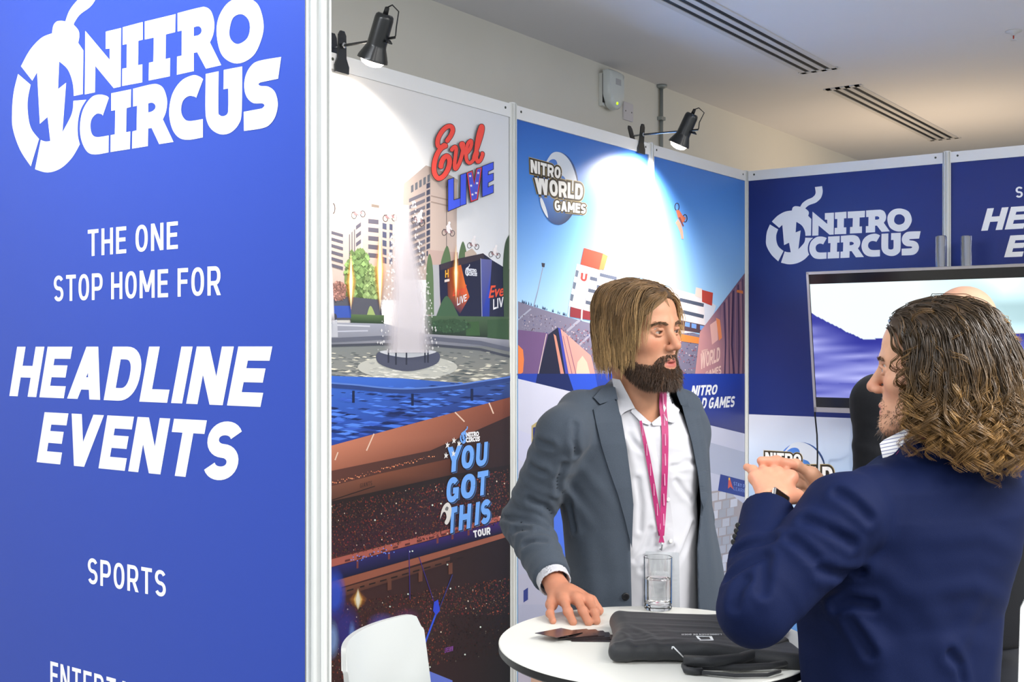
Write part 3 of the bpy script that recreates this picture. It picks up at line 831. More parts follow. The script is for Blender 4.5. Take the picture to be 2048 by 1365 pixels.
P.mesh([(XL, 1138), (1020, 1038), (1020, 1062), (XL, 1166)], [(0, 1, 2, 3)], [(44, 40, 100), (66, 36, 110), (34, 26, 50), (26, 26, 60)], P.layer)
P.mesh([(XL, 1186), (900, 1114), (900, 1126), (XL, 1204)], [(0, 1, 2, 3)], [(126, 78, 60), (104, 64, 50), (84, 52, 42), (96, 58, 48)], P.layer)
P.layer += 1
for k in range(12):
    x = 672 + 22 * k; y = 1188 - 0.29 * (x - 660)
    P.poly(q4(x, x + 13, y + 3, y - 0.6, y + 6, y + 2.4), (46, 32, 30), P.layer)
    x2 = 690 + 24 * k; y2 = 1132 - 0.27 * (x2 - 660)
    P.poly(q4(x2, x2 + 10, y2 - 3, y2 - 5.6, y2 + 1, y2 - 1.6), (96, 48, 48), P.layer)
for x, y in ((779, 1160), (841, 1143), (901, 1128), (716, 1176)):
    P.poly(q4(x - 4, x + 4, y, y - 2, y + 22, y + 20), (110, 68, 54), P.layer)
for x, y in ((715, 1130), (778, 1112), (875, 1080), (905, 1072), (937, 1064)):
    P.poly(q4(x - 2, x + 2, y - 10, y - 11, y + 8, y + 7), (120, 62, 60), P.layer)
P.layer += 1
for i in range(5600):                                  # crowd
    x = rng.uniform(XL, XR); t = rng.random()
    if t < .42: y = rng.uniform(1010, 1118) - 0.2 * (x - 660)
    else: y = rng.uniform(1212, 1365) - 0.16 * (x - 660)
    f = rng.random(); s_ = rng.uniform(.7, 1.6)
    c = (rng.uniform(66, 138), rng.uniform(40, 72), rng.uniform(36, 58)) if f < .8 else (rng.uniform(24, 36), 20, 22)
    if f > .985: c = (232, 214, 190)
    elif f > .95: c = (170, 90, 66)
    if x > 900 and y > 1230: c = tuple(v * .4 for v in c)
    P.poly([(x - s_, y), (x, y - s_ * 1.3), (x + s_, y), (x, y + s_ * 1.3)], c, P.layer + (i % 3) * .3)
P.layer += 1
for i in range(60):                                    # lights along the upper tier
    x = 662 + i * 3.5; y = 968 - 0.27 * (x - 660) + rng.uniform(-3, 3); s_ = rng.uniform(.7, 2.0)
    P.poly([(x - s_, y), (x, y - s_), (x + s_, y), (x, y + s_)], (244, 160, 110) if rng.random() < .5 else (196, 110, 80), P.layer)
P.text('GIANTS', [(721, 968), (745, 962), (745, 971), (721, 977)], (70, 46, 40), 0.01, layer=P.layer)
P.line([(XL, 1004), (750, 973)], 1.8, (44, 34, 32), P.layer)
for x, y in ((750, 1041), (865, 1011), (882, 1008), (819, 1104), (825, 1103), (895, 1130), (901, 1178), (816, 1189), (780, 1214), (961, 1255), (930, 1310), (860, 1335)):
    P.poly([(x + 1.8 * math.cos(t / 6 * math.tau), y + 1.8 * math.sin(t / 6 * math.tau)) for t in range(6)], (222, 236, 226), P.layer)
for i in range(26):
    x = rng.uniform(700, 790); y = 1120 - .25 * (x - 700) + rng.uniform(-8, 8)
    P.poly([(x + 1.3 * math.cos(t / 5 * math.tau), y + 1.3 * math.sin(t / 5 * math.tau)) for t in range(5)], (110, 150, 250), P.layer)
P.line([(873, 1226), (842, 1308)], 3.5, (58, 92, 226)); P.line([(905, 1150), (878, 1220)], 2, (52, 56, 120), P.layer)
P.line([(818, 1100), (820, 1200)], 1.5, (64, 50, 130), P.layer); P.line([(838, 1115), (868, 1205)], 1.5, (64, 50, 130), P.layer)
P.poly([(868, 1205), (876, 1200), (880, 1222), (872, 1232), (866, 1222)], (52, 76, 214))
P.text('LIVESHOW', [(890, 1297), (907, 1293), (907, 1303), (890, 1307)], (150, 84, 180), 0.01)
P.poly([(843, 1350), (858, 1343), (905, 1362), (905, 1380), (843, 1380)], (104, 124, 220))
P.build('poster_print', pa0, label='printed fountain picture above a dark stadium picture')
# soft parts: spray, flames, smoke
S = Print('x', XA, P.top)
for k, (wt, wb, a) in enumerate(((30, 106, .34), (24, 88, .42), (18, 66, .48))):
    xs = [806, 818]
    L = [(806 - wt / 2, 410 + 6 * k), (800 - wt * .62, 480), (817 - wb * .42, 600), (817 - wb / 2, 706)]
    R = [(806 + wt / 2, 410 + 6 * k), (812 + wt * .62, 480), (817 + wb * .42, 600), (817 + wb / 2, 706)]
    v = []; c = []
    for (l, r) in zip(L, R):
        for u, al in ((0, 0), (.18, a), (.5, a), (.82, a), (1, 0)):
            v.append((l[0] + (r[0] - l[0]) * u, l[1])); c.append((226, 222, 230, al))
    S.mesh(v, [(i * 5 + j, i * 5 + j + 1, i * 5 + j + 6, i * 5 + j + 5) for i in range(3) for j in range(4)], c)
r2 = random.Random(5); S.layer += 1
for i in range(240):
    y = r2.uniform(400, 700); hw = 16 + 34 * (y - 400) / 300
    x = 810 + 6 * (y - 400) / 300 + r2.choice((-1, 1)) * r2.uniform(.75, 1.25) * hw; s_ = r2.uniform(.8, 2.2)
    S.poly([(x - s_, y), (x, y - s_ * 1.6), (x + s_, y), (x, y + s_ * 1.6)], (240, 240, 244, .55), S.layer)
S.soft([(655, 520), (664, 522), (668, 600), (670, 650), (655, 650)], (232, 230, 238), .6, a=.8)
def flame(x, y0, y1, w):
    for kk, c in ((1.9, (238, 150, 60)), (1.0, (255, 214, 130)), (.6, (255, 250, 226))):
        S.soft([(x, y0), (x + w * kk * .6, y0 + (y1 - y0) * .3), (x + w * kk, y0 + (y1 - y0) * .5), (x + w * kk * .7, y0 + (y1 - y0) * .75), (x, y1), (x - w * kk * .7, y0 + (y1 - y0) * .75), (x - w * kk, y0 + (y1 - y0) * .5), (x - w * kk * .6, y0 + (y1 - y0) * .3)], c, .55 if kk < 1.5 else .3, a=.95 if kk < 1.5 else .6)
flame(702, 502, 624, 6); flame(760, 450, 626, 7); flame(912, 484, 606, 5)
S.build('spray_print', pa0, soft=True)
S = Print('x', XA, P.top)
flame(716, 1176, 1222, 10)
for (c, rx, ry, cl, a) in (((668, 1190), 26, 60, (60, 96, 230), .75), ((690, 1260), 34, 60, (70, 70, 180), .55), ((664, 1280), 16, 44, (150, 180, 240), .8), ((704, 1270), 8, 30, (130, 160, 240), .6), ((765, 1250), 34, 26, (110, 100, 190), .6), ((812, 1235), 30, 20, (120, 70, 110), .5)):
    S.soft([(max(656, c[0] + rx * math.cos(t / 16 * math.tau)), c[1] + ry * math.sin(t / 16 * math.tau)) for t in range(16)], cl, .35, a=a)
S.build('smoke_print', pa0, soft=True)
# Evel LIVE title
E = Print('x', XA, P.top + 0.0008)
KE = 180 / 1170.0
def cE(p): return (840 + p[0] * KE, 230 + p[1] * KE)
script = [([(355, 335), (400, 270), (425, 200), (405, 150), (350, 155), (285, 215), (235, 310), (232, 395), (275, 425), (330, 400)], 58),
          ([(330, 405), (270, 440), (215, 530), (185, 650), (190, 760), (240, 825), (310, 790), (370, 690), (385, 590), (355, 535), (310, 560), (280, 620), (272, 670)], 62),
          ([(415, 455), (450, 415), (470, 440), (462, 540), (450, 640), (462, 705), (510, 630), (545, 520), (562, 420), (545, 370)], 48),
          ([(545, 370), (550, 440), (590, 500), (640, 460), (670, 380), (660, 335), (620, 380), (600, 480), (605, 580), (640, 625), (690, 590), (740, 480)], 44),
          ([(700, 570), (750, 420), (800, 260), (815, 170), (795, 145), (760, 250), (735, 400), (730, 530), (750, 610), (790, 580), (810, 500)], 46)]
for ww, c in ((14, (52, 40, 42)), (0, (250, 86, 76))):
    E.layer += 2
    for pts, w in script:
        sm = smooth([(*p, 1) for p in pts], 6, False)
        v, f = stroke(sm, w + ww); nn = len(sm); E.mesh([(*cE(p), 0.5 * (i % nn) / nn) for i, p in enumerate(v)], f, c, E.layer)
        for q in (sm[0], sm[-1]):
            E.poly([cE((q[0] + (w + ww) / 2 * math.cos(t / 12 * math.tau), q[1] + (w + ww) / 2 * math.sin(t / 12 * math.tau))) for t in range(12)], c, E.layer)
LV = [[(367, 845), (437, 822), (437, 1110), (522, 1085), (522, 1185), (367, 1250)], [(530, 782), (600, 758), (597, 1158), (526, 1180)],
      [(610, 755), (680, 725), (705, 890), (735, 700), (805, 680), (748, 1100), (662, 1132)],
      [(812, 672), (952, 618), (952, 705), (885, 735), (882, 785), (952, 762), (952, 845), (885, 880), (880, 945), (952, 912), (952, 1010), (812, 1062)]]
def grow(pts, d):
    P_ = np.array(pts, float); n = len(P_); out = []
    ar = sum(P_[i][0] * P_[(i + 1) % n][1] - P_[(i + 1) % n][0] * P_[i][1] for i in range(n))
    sg = 1 if ar > 0 else -1
    for i in range(n):
        a, b, c = P_[i - 1], P_[i], P_[(i + 1) % n]
        n1 = np.array([(b - a)[1], -(b - a)[0]]); n1 /= np.linalg.norm(n1)
        n2 = np.array([(c - b)[1], -(c - b)[0]]); n2 /= np.linalg.norm(n2)
        m = n1 + n2; m = m / max(np.dot(m, m), .35) * 2
        out.append(tuple(b + sg * d * m))
    return out
E.layer += 2
for L in LV: E.poly([cE(p) for p in grow(L, 8)], (44, 36, 52), E.layer)
E.layer += 1
for i, L in enumerate(LV): E.poly([cE(p) for p in L], (226, 70, 76) if i == 2 else (74, 98, 240), E.layer)
E.layer += 1
E.poly([cE(p) for p in grow(LV[2], -13)], (82, 92, 214), E.layer)
E.layer += 1
for (x, y) in ((652, 795), (757, 755), (665, 920), (742, 888), (682, 1035), (728, 1015)):
    E.poly([cE((x + (20 if t % 2 == 0 else 9) * math.sin(t / 10 * math.tau), y - (20 if t % 2 == 0 else 9) * math.cos(t / 10 * math.tau))) for t in range(10)], (244, 244, 252), E.layer)
E.build('title_lettering', pa0, label='red script and blue block title')
# YOU GOT THIS tour title
T_ = Print('x', XA, P.top + 0.0008)
SKY = (112, 166, 240); SHD = (26, 34, 48)
letters = [('Y', 900, 930, 896, 890, 948, 940), ('O', 928, 953, 893, 890, 940, 936), ('U', 957, 981, 888, 884, 935, 931),
           ('G', 898, 923, 957, 954, 1008, 1004), ('O', 927, 956, 951, 947, 1000, 996), ('T', 960, 982, 945, 941, 994, 989),
           ('T', 901, 920, 1018, 1013, 1070, 1064), ('H', 922, 948, 1012, 1008, 1063, 1057), ('I', 954, 965, 1007, 1004, 1053, 1049), ('S', 967, 986, 1002, 998, 1052, 1046)]
for dx, dy, c in ((2.5, 2.5, (70, 108, 166)), (1.4, 1.4, SHD), (0, 0, SKY)):
    T_.layer += 1
    for (ch, x0, x1, yl0, yr0, yl1, yr1) in letters:
        T_.text(ch, [(x0 + dx, yl0 + dy), (x1 + dx, yr0 + dy), (x1 + dx, yr1 + dy), (x0 + dx, yl1 + dy)], c, 0.045 if ch != 'I' else 0.03, 0.08, layer=T_.layer)
T_.text('TOUR', [(951, 1063), (986, 1055), (986, 1070), (953, 1077)], (236, 236, 240), 0.05)
put_logo(T_, (on_x(925, 865, XA)[1], on_x(965, 865, XA)[1], on_x(945, 887, XA)[2], on_x(945, 853, XA)[2]), (238, 238, 242), SKY)
T_.layer += 1
for (x, y) in ((895, 891), (908, 882), (918, 888), (892, 912), (907, 908)):
    T_.poly([(x - 4, y - 5), (x - 1, y - 2), (x, y - 7), (x + 1.5, y - 2), (x + 5, y - 3), (x + 2, y + 1), (x + 3, y + 5), (x, y + 3), (x - 4, y + 6), (x - 2, y + 1)], (226, 226, 226), T_.layer)
T_.poly(smooth([(897, 1006, 1), (903, 1018, 1), (900, 1040, 1), (894, 1050, 1), (889, 1046, 1), (893, 1036, 1), (891, 1026, 1), (886, 1026, 1), (880, 1040), (883, 1022, 1), (889, 1010, 1)]), (214, 212, 208), T_.layer)
T_.poly(smooth([(893, 1014, 1), (897, 1016, 1), (895, 1022, 1), (890, 1020, 1)]), (110, 108, 108))
T_.build('tour_lettering', pa0, label='pale blue brush lettering with small logo')
# ------------------------------------------------------------------ stadium poster across two side panels
r4 = random.Random(11)
def sky4(y, x):
    t = np.clip((y - 230) / 380.0, 0, 1)
    c0, c1, c2 = np.array((44, 98, 190)), np.array((92, 154, 236)), np.array((170, 212, 250))
    c = c0 * (1 - 2 * t) + c1 * 2 * t if t < .5 else c1 * (2 - 2 * t) + c2 * (2 * t - 1)
    return tuple(np.clip(c, 0, 255))
def stadium(panel, a0, a1, which):
    P = Print('x', XA)
    def clipx(pts, x0, x1):                         # cut a polygon to the panel's strip
        out = pts
        for (lim, sgn) in ((x0, 1), (x1, -1)):
            res = []
            for i in range(len(out)):
                p, q = out[i - 1], out[i]
                ip, iq = sgn * (p[0] - lim) >= 0, sgn * (q[0] - lim) >= 0
                if ip != iq:
                    t = (lim - p[0]) / (q[0] - p[0]); res.append((lim, p[1] + t * (q[1] - p[1])))
                if iq: res.append((q[0], q[1]))
            out = res
            if len(out) < 3: return []
        return out
    zmid = 1.58
    x0, x1 = P.px(a0, zmid)[0], P.px(a1, zmid)[0]
    def poly(pts, c, layer=None):
        if layer is None: P.layer += 1; layer = P.layer
        q = clipx([p[:2] for p in pts], x0, x1)
        if len(q) >= 3: P.poly(q, c(q) if callable(c) else c, layer)
    def line(pts, w, c, layer=None):
        v, f = stroke(pts, w)
        if layer is None: P.layer += 1; layer = P.layer
        for q in f: poly([v[i] for i in q], c, layer)
    full = P.rect(a0, a1, 0.06, ZT - RAIL)
    P.grid(full, lambda a, b: sky4(*(lambda p: (p[1], p[0]))(P.fit(np.array([[a, 1 - b]]), full)[0])), 8, 40)
    # far stands with the crowd
    poly([(1036, 603), (1062, 612), (1100, 624), (1140, 636), (1200, 652), (1260, 660), (1360, 660), (1410, 672), (1410, 752), (1036, 752)], (126, 122, 146))
    line([(1036, 640), (1062, 618)], 3, (166, 170, 192)); line([(1128, 668), (1160, 640)], 5, (164, 164, 184)); line([(1150, 700), (1182, 668)], 4, (164, 160, 180))
    P.layer += 1
    for i in range(1500):
        x = r4.uniform(1038, 1410); y = r4.uniform(628, 750)
        if y < 632 + (x - 1090) * .28 and x < 1180: continue
        s_ = r4.uniform(.7, 1.6); f = r4.random()
        c = (176, 96, 108) if f < .4 else (96, 78, 96) if f < .75 else (206, 190, 200) if f < .93 else (70, 84, 140)
        if x < 1120 and f < .5: c = (140, 138, 160)
        poly([(x - s_, y), (x, y - s_), (x + s_, y), (x, y + s_ * 1.3)], c, P.layer + (i % 3) * .3)
    for i in range(34):
        x = r4.uniform(1040, 1132); y = 603 + (x - 1040) * .3
        poly([(x, y + 2), (x + 1, y - r4.uniform(2, 6)), (x + 2.2, y + 2)], (50, 62, 96), P.layer + 1)
    P.layer += 1
    line([(1086, 534), (1075, 585), (1067, 616)], 1.8, (150, 160, 186)); poly([(1083, 526), (1090, 527), (1089, 535), (1084, 534)], (62, 60, 72))
    # grandstand building
    WB = (214, 218, 232)
    poly([(1154, 528), (1340, 576), (1356, 580), (1408, 594), (1432, 612), (1424, 640), (1412, 664), (1356, 668), (1200, 640), (1168, 622), (1137, 612)], WB)
    poly([(1184, 536), (1340, 576), (1408, 594), (1410, 660), (1356, 668), (1200, 640), (1167, 622)], (232, 226, 230))
    line([(1184, 536), (1167, 622)], 1, (150, 156, 176))
    P.layer += 1
    for (x, y) in ((1150, 540), (1145, 564), (1140, 588)): poly([(x + 2, y), (x + 8, y + 2), (x + 5, y + 15), (x, y + 13)], (98, 110, 130), P.layer)
    for (x, y, w) in ((1181, 553, 14), (1177, 577, 14), (1172, 601, 19), (1200, 546, 34), (1194, 570, 40), (1360, 596, 48), (1356, 618, 52)): poly([(x, y), (x + w, y + w * .24), (x + w - 1, y + w * .24 + 7), (x - 1, y + 7)], (84, 92, 112), P.layer)
    poly([(1199, 556), (1260, 572), (1258, 584), (1197, 568)], (240, 234, 236), P.layer)
    P.layer += 1
    if which == 0: P.text('THIS IS', [(1200, 557), (1238, 566), (1237, 575), (1199, 566)], (206, 150, 150), 0.0)
    if which == 0: P.text('U', [(1163, 545.5), (1176, 548), (1173.5, 564), (1161.5, 561)], (206, 70, 66), 0.05)
    poly([(1168, 496), (1206, 507), (1198, 540), (1161, 529)], (190, 74, 60)); poly([(1206, 507), (1216, 512), (1208, 540), (1198, 540)], (226, 120, 76))
    poly([(1141, 614), (1190, 626), (1188, 642), (1140, 634)], (136, 52, 60)); line([(1164, 620), (1163, 641)], 3, (226, 228, 236)); line([(1139, 612), (1136, 634)], 2, (200, 206, 222))
    poly([(1360, 668), (1412, 678), (1410, 690), (1358, 682)], (232, 138, 70)); poly([(1358, 640), (1414, 652), (1410, 668), (1356, 660)], (90, 70, 78))
    for (x, y) in ((1370, 644), (1383, 647), (1400, 651)): poly([(x, y), (x + 10, y + 2), (x + 9.5, y + 11), (x, y + 9)], (120, 160, 226))
    poly([(1404, 580), (1426, 586), (1424, 612), (1404, 604)], (184, 72, 60)); poly([(1392, 575), (1404, 578), (1404, 598), (1390, 592)], (236, 214, 206))
    poly([(1310, 545), (1330, 550), (1330, 575), (1310, 570)], (240, 200, 170))
    # ramps
    poly([(1036, 660), (1090, 666), (1098, 668), (1076, 760), (1036, 760)], (112, 84, 128))
    poly([(1036, 690), (1046, 700), (1048, 720), (1046, 745), (1036, 752)], (232, 128, 70))
    poly([(1096, 670), (1116, 655), (1140, 750), (1150, 790), (1070, 780)], (34, 36, 58)); line([(1093, 668), (1074, 762)], 1.5, (214, 196, 190))
    poly([(1107, 668), (1112, 672), (1128, 748), (1121, 748)], (206, 140, 122))
    poly([(1116, 655), (1121, 658), (1138, 748), (1131, 750)], (66, 74, 170))
    poly([(1121, 658), (1182, 712), (1190, 748), (1137, 748)], (222, 158, 150)); poly([(1155, 725), (1165, 712), (1174, 725), (1180, 748), (1152, 748)], (240, 198, 176))
    for (xa, xb) in ((1126, 1144), (1134, 1152)): line([(xa, 672), (xb, 748)], 1.4, (150, 108, 128))
    poly([(1490, 546), (1490, 750), (1390, 750), (1400, 664), (1440, 612)], lambda q: [(206, 150, 152) if p[0] < 1430 else (128, 98, 122) for p in q])
    P.layer += 1
    for k in range(10):
        xx = 1444 + 4.6 * k
        line([(xx, 610 - (xx - 1440) * 1.28 + 6), (xx + 3 * math.sin(k), 690), (xx + 1, 749)], 1.5 + (k % 3), (74, 56, 86) if k % 2 else (164, 122, 134), P.layer + k * .1)
    P.layer += 2
    if which == 1:
        P.text('WORLD', [(1402, 708), (1441, 694), (1440, 722), (1401, 740)], (236, 200, 190), 0.03)
        P.text('NITRO', [(1404, 701), (1416, 698), (1416, 704), (1404, 708)], (236, 200, 190), 0.02)
        P.text('GAMES', [(1412, 744), (1443, 731), (1443, 750), (1412, 750)], (236, 200, 190), 0.03)
    poly([(1420, 650), (1434, 640), (1436, 680), (1424, 690)], (228, 178, 172)); poly([(1432, 636), (1440, 640), (1444, 676), (1438, 682)], (232, 140, 92))
    poly([(1474, 580), (1486, 582), (1486, 588), (1473, 585)], (226, 130, 70))
    # blue band
    poly([(1036, 748), (1490, 748), (1490, 872), (1036, 760)], lambda q: [(40, 70, 176) if p[1] < 800 else (58, 62, 120) for p in q])
    poly([(1075, 748), (1140, 748), (1150, 790), (1070, 775)], (28, 40, 92)); poly([(1136, 748), (1190, 748), (1200, 800), (1150, 790)], (48, 84, 206))
    if which == 1:
        P.text('NITRO', [(1383, 772), (1436, 769.5), (1435, 789.5), (1382, 793)], WHITE, 0.035, 0.2)
        P.text('WORLD GAMES', [(1358, 799), (1471, 792.5), (1470, 814.5), (1356, 822)], WHITE, 0.035, 0.2)
    # lower picture
    poly([(1036, 758), (1490, 868), (1490, 1400), (1036, 1400)], lambda q: [(206, 208, 228) if p[1] < 900 else (150, 152, 176) for p in q])
    poly([(1036, 860), (1140, 900), (1136, 960), (1036, 920)], (196, 198, 224)); poly([(1084, 905), (1140, 915), (1140, 1125), (1100, 1135)], (78, 116, 226))
    poly([(1063, 852), (1080, 840), (1092, 845), (1092, 905), (1063, 905)], (176, 160, 110)); poly([(1066, 856), (1092, 848), (1092, 905), (1066, 905)], (40, 48, 110))
    poly([(1036, 1150), (1130, 1140), (1130, 1210), (1036, 1210)], (176, 176, 196)); poly([(1047, 1182), (1056, 1176), (1056, 1200), (1047, 1206)], (52, 62, 130))
    poly([(1036, 1255), (1130, 1225), (1130, 1400), (1036, 1400)], (186, 180, 196)); poly([(1062, 1340), (1100, 1350), (1100, 1400), (1062, 1400)], (196, 160, 140))
    poly([(1400, 880), (1490, 905), (1490, 965), (1400, 940)], (178, 184, 206))
    poly([(1420, 984), (1450, 980), (1490, 1010), (1490, 1200), (1420, 1200)], (168, 156, 156))
    P.layer += 1
    for r_ in range(10):
        for c_ in range(3):
            x = 1422 + c_ * 16 + (r_ % 2) * 7; y = 988 + r_ * 18 + c_ * -3
            poly([(x, y), (x + 14, y - 3), (x + 13.5, y + 13), (x - .5, y + 16)], tuple(np.array((190, 190, 200)) * r4.uniform(.85, 1.1)), P.layer)
    poly([(1441, 949), (1490, 962), (1490, 995), (1436, 982)], (40, 58, 138))
    if which == 1:
        P.text('STAY PUT', [(1468, 964), (1498, 972), (1498, 979), (1468, 971)], (150, 170, 226), 0.0)
        P.text('LEARN IT', [(1468, 974), (1498, 981), (1498, 988), (1468, 981)], (120, 140, 206), 0.0)
    poly([(1457, 958), (1460, 956), (1463, 968), (1467, 980), (1461, 974), (1456, 978)], (216, 90, 66)); poly([(1457, 956), (1460, 956), (1460, 961), (1457, 961)], (232, 190, 80))
    if which == 1:                                   # upside-down motorcyclist
        OR = (196, 110, 84)
        for (cx_, cy_) in ((1354, 414), (1370, 437)):
            line([(cx_ + 4.2 * math.cos(t / 14 * math.tau), cy_ + 7.5 * math.sin(t / 14 * math.tau)) for t in range(15)], 1.8, (58, 50, 70))
        poly([(1352, 421), (1358, 420), (1366, 432), (1372, 436), (1368, 444), (1364, 446), (1356, 436)], OR)
        poly([(1357, 436), (1360, 434), (1368, 452), (1366, 454)], (120, 70, 70))
        poly([(1351, 446), (1356, 438), (1362, 448), (1366, 464), (1367, 478), (1363, 478), (1360, 464), (1355, 452)], (222, 150, 132))
    P.build('poster_print', panel, label='printed stadium picture under blue sky')
    return P.top
top1 = stadium(pa1, 3.502, 4.518, 0)
stadium(pa2, 4.552, YB - 0.012, 1)
G = Print('x', XA, 0.0030)
globe_logo(G, (1117, 377), 40, 73, [('NITRO', [(1062, 319), (1123, 335), (1122, 358), (1063, 345)]), ('WORLD', [(1070, 355), (1168, 369), (1166, 400), (1074, 388)]), ('GAMES', [(1110, 400), (1174, 409), (1172, 428), (1111, 421)])])
G.build('globe_logo', pa1, label='globe with outlined lettering')
# ------------------------------------------------------------------ clip-on spotlights
M_BLK = mat('black_enamel', '#1d2022', 0.28, spec=0.6, coat=0.3)
M_BLKM = mat('black_plastic', '#1a1b1d', 0.5)
M_BULB = mat('lamp_glass', '#fff4e4', 0.3, emit='#fff0dc', estr=9.0)
M_STEEL = mat('brushed_steel', '#c9ccd0', 0.25, metal=1.0)
def clip_lamp(clip, arm, axis, label, power, jaw_open):
    """clip: point on top of the wall; arm: reach over the stand (+X); axis: direction the lamp points"""
    cx_, cy_, cz = clip
    e = empty('clip_spotlight', clip, label, 'lamp', 'clip-on spotlights on the wall')
    def jaw(x0, lean, name):
        pts = [(-0.029, -0.072), (0.029, -0.072), (0.030, -0.050), (0.018, -0.025), (0.016, 0.045), (0.008, 0.058), (-0.008, 0.058), (-0.016, 0.045), (-0.018, -0.025), (-0.030, -0.050)]
        v = []
        for t in (-0.003, 0.003):
            for (a, z) in pts: v.append((x0 + t + lean * max(0, z + 0.03), cy_ + a, cz + z))
        n = len(pts)
        mk(name, v, [tuple(range(n))[::-1], tuple(range(n, 2 * n))] + [(i, (i + 1) % n, n + (i + 1) % n, n + i) for i in range(n)], M_BLK, e)
    jaw(cx_ + 0.014, jaw_open * 0.3, 'clip_jaw'); jaw(cx_ - 0.022, -jaw_open, 'clip_jaw')
    MB().tube([(cx_ - 0.024, cy_, cz + 0.012), (cx_ + 0.02, cy_, cz + 0.012)], 0.004, 8).build('hinge_pin', M_STEEL, e)
    MB().lathe([(0.009, 0), (0.009, 0.004), (0.005, 0.006)], (cx_ + 0.022, cy_, cz + 0.012), (1, 0, 0), 16).build('arm_socket', M_STEEL, e)
    end = (cx_ + arm + 0.055, cy_, cz + 0.004)
    MB().tube([(cx_ + 0.024, cy_, cz + 0.012), end], 0.0042, 10).build('arm', M_BLK, e)
    ax = Vector(axis).normalized(); c = Vector((cx_ + arm, cy_ - 0.012, cz + 0.006))
    prof = [(0.0, -0.075), (0.022, -0.075), (0.027, -0.070), (0.029, -0.060), (0.030, 0.018), (0.031, 0.024), (0.046, 0.058), (0.0475, 0.066), (0.045, 0.066), (0.028, 0.024), (0.026, 0.0)]
    s_ = autosmooth(MB().lathe(prof, c, ax, 32).build('lamp_shade', M_BLK, e), 35)
    MB().lathe([(0.012, -0.02), (0.02, 0.02), (0.034, 0.052), (0.038, 0.066), (0.030, 0.078), (0.015, 0.084), (0.0, 0.086)], c, ax, 24).build('bulb', M_BULB, s_, True)
    back = c - ax * 0.075
    MB().lathe([(0.008, 0.0), (0.0065, -0.02), (0.003, -0.022)], back, ax, 12).build('cable_gland', M_BLKM, e, True)
    tail = back - ax * 0.02
    MB().tube([tail, tail + Vector((0.02, 0, 0.004)), tail + Vector((0.045, 0, -0.02)), Vector(end) + Vector((0.006, 0, 0.03)), Vector(end) + Vector((0.003, 0, 0.006)), Vector(end)], 0.0022, 6).build('cable', M_BLKM, e, True)
    k = c + Vector((0.03, 0, -0.012))
    MB().tube([k, k + Vector((0.014, 0, -0.004)), k + Vector((0.024, 0, -0.012))], [0.004, 0.006, 0.002], 8).build('tilt_knob', M_BLKM, e, True)
    l = bpy.data.lights.new('spot', 'SPOT'); l.energy = power; l.color = (1.0, 0.90, 0.78)
    l.spot_size = math.radians(138); l.spot_blend = 1.0; l.shadow_soft_size = 0.03
    lo = bpy.data.objects.new('lamp_light', l); lo.parent = e
    p = c + ax * 0.10
    lo.location = p - Vector(clip); lo.rotation_euler = ax.to_track_quat('-Z', 'Y').to_euler()
    col.objects.link(lo)
    return e
k1 = on_x(677, 85, XA)
clip_lamp((XA, max(k1[1], 2.535), ZT + 0.012), 0.178, (-0.46, 0.05, -1.0), 'black clip-on spotlight beside the tall post, lighting the fountain poster', 82, 0.05)
k2 = on_x(1277, 285, XA)
clip_lamp((XA, k2[1], ZT + 0.012), 0.235, (-0.50, -0.06, -1.0), 'black clip-on spotlight on the wall above the stadium poster', 215, 0.28)

# ------------------------------------------------------------------ fittings on the hall wall
M_WPL = mat('white_plastic', '#e4e6e2', 0.35)
p = on_x(1212, 182, XW)
e = empty('emergency_light', (XW, p[1], p[2] - 0.09), 'white emergency light with green lamp on the wall above the stand', 'emergency light')
MB().box((XW, p[1] - 0.07, p[2] - 0.085), (XW + 0.022, p[1] + 0.07, p[2] + 0.075), 0.006).build('base_plate', M_WPL, e)
pr = smooth([(-0.074, 0.07), (-0.06, 0.09, 1), (0.06, 0.09, 1), (0.074, 0.07), (0.074, -0.03), (0.05, -0.08, 1), (0, -0.098, 1), (-0.05, -0.08, 1), (-0.074, -0.03)])
v = []
for (x, k) in ((0.028, 1.0), (0.05, 1.0), (0.064, 0.9), (0.068, 0.6)):
    v += [(XW + x, p[1] + q[0] * k, p[2] + q[1] * k) for q in pr]
n = len(pr)
autosmooth(mk('diffuser', v, [tuple(range(n))[::-1], tuple(range(3 * n, 4 * n))] + [(j * n + i, j * n + (i + 1) % n, (j + 1) * n + (i + 1) % n, (j + 1) * n + i) for j in range(3) for i in range(n)], mat('clear_plastic', '#dfe6e6', 0.15, coat=0.5), e), 50)
MB().box((XW + 0.021, p[1] - 0.068, p[2] - 0.07), (XW + 0.029, p[1] + 0.068, p[2] + 0.07)).build('gasket', M_BLKM, e)
MB().lathe([(0.008, 0), (0.006, 0.004), (0, 0.005)], (XW + 0.066, p[1] - 0.005, p[2] - 0.07), (1, 0, 0), 12).build('status_lamp', mat('green_led', '#b8e020', 0.3, emit='#b4e61e', estr=1.5), e, True)
MB().box((XW + 0.068, p[1] - 0.02, p[2] + 0.02), (XW + 0.0685, p[1] + 0.03, p[2] + 0.05)).build('rating_plate', mat('grey_label', '#b9bcc2', 0.5), e)
p = on_x(1254, 224, XW)
e = empty('blank_plate', (XW, p[1], p[2] - 0.045), 'square white blanking plate with two screws on the hall wall', 'plate')
MB().box((XW, p[1] - 0.047, p[2] - 0.045), (XW + 0.01, p[1] + 0.047, p[2] + 0.045), 0.003).build('plate', mat('plate_white', '#dcd8dc', 0.4), e)
for s_ in (-0.03, 0.03): MB().lathe([(0.004, 0), (0.003, 0.001)], (XW + 0.01, p[1] + s_, p[2]), (1, 0, 0), 8).build('plate_screw', M_SCREW, e)
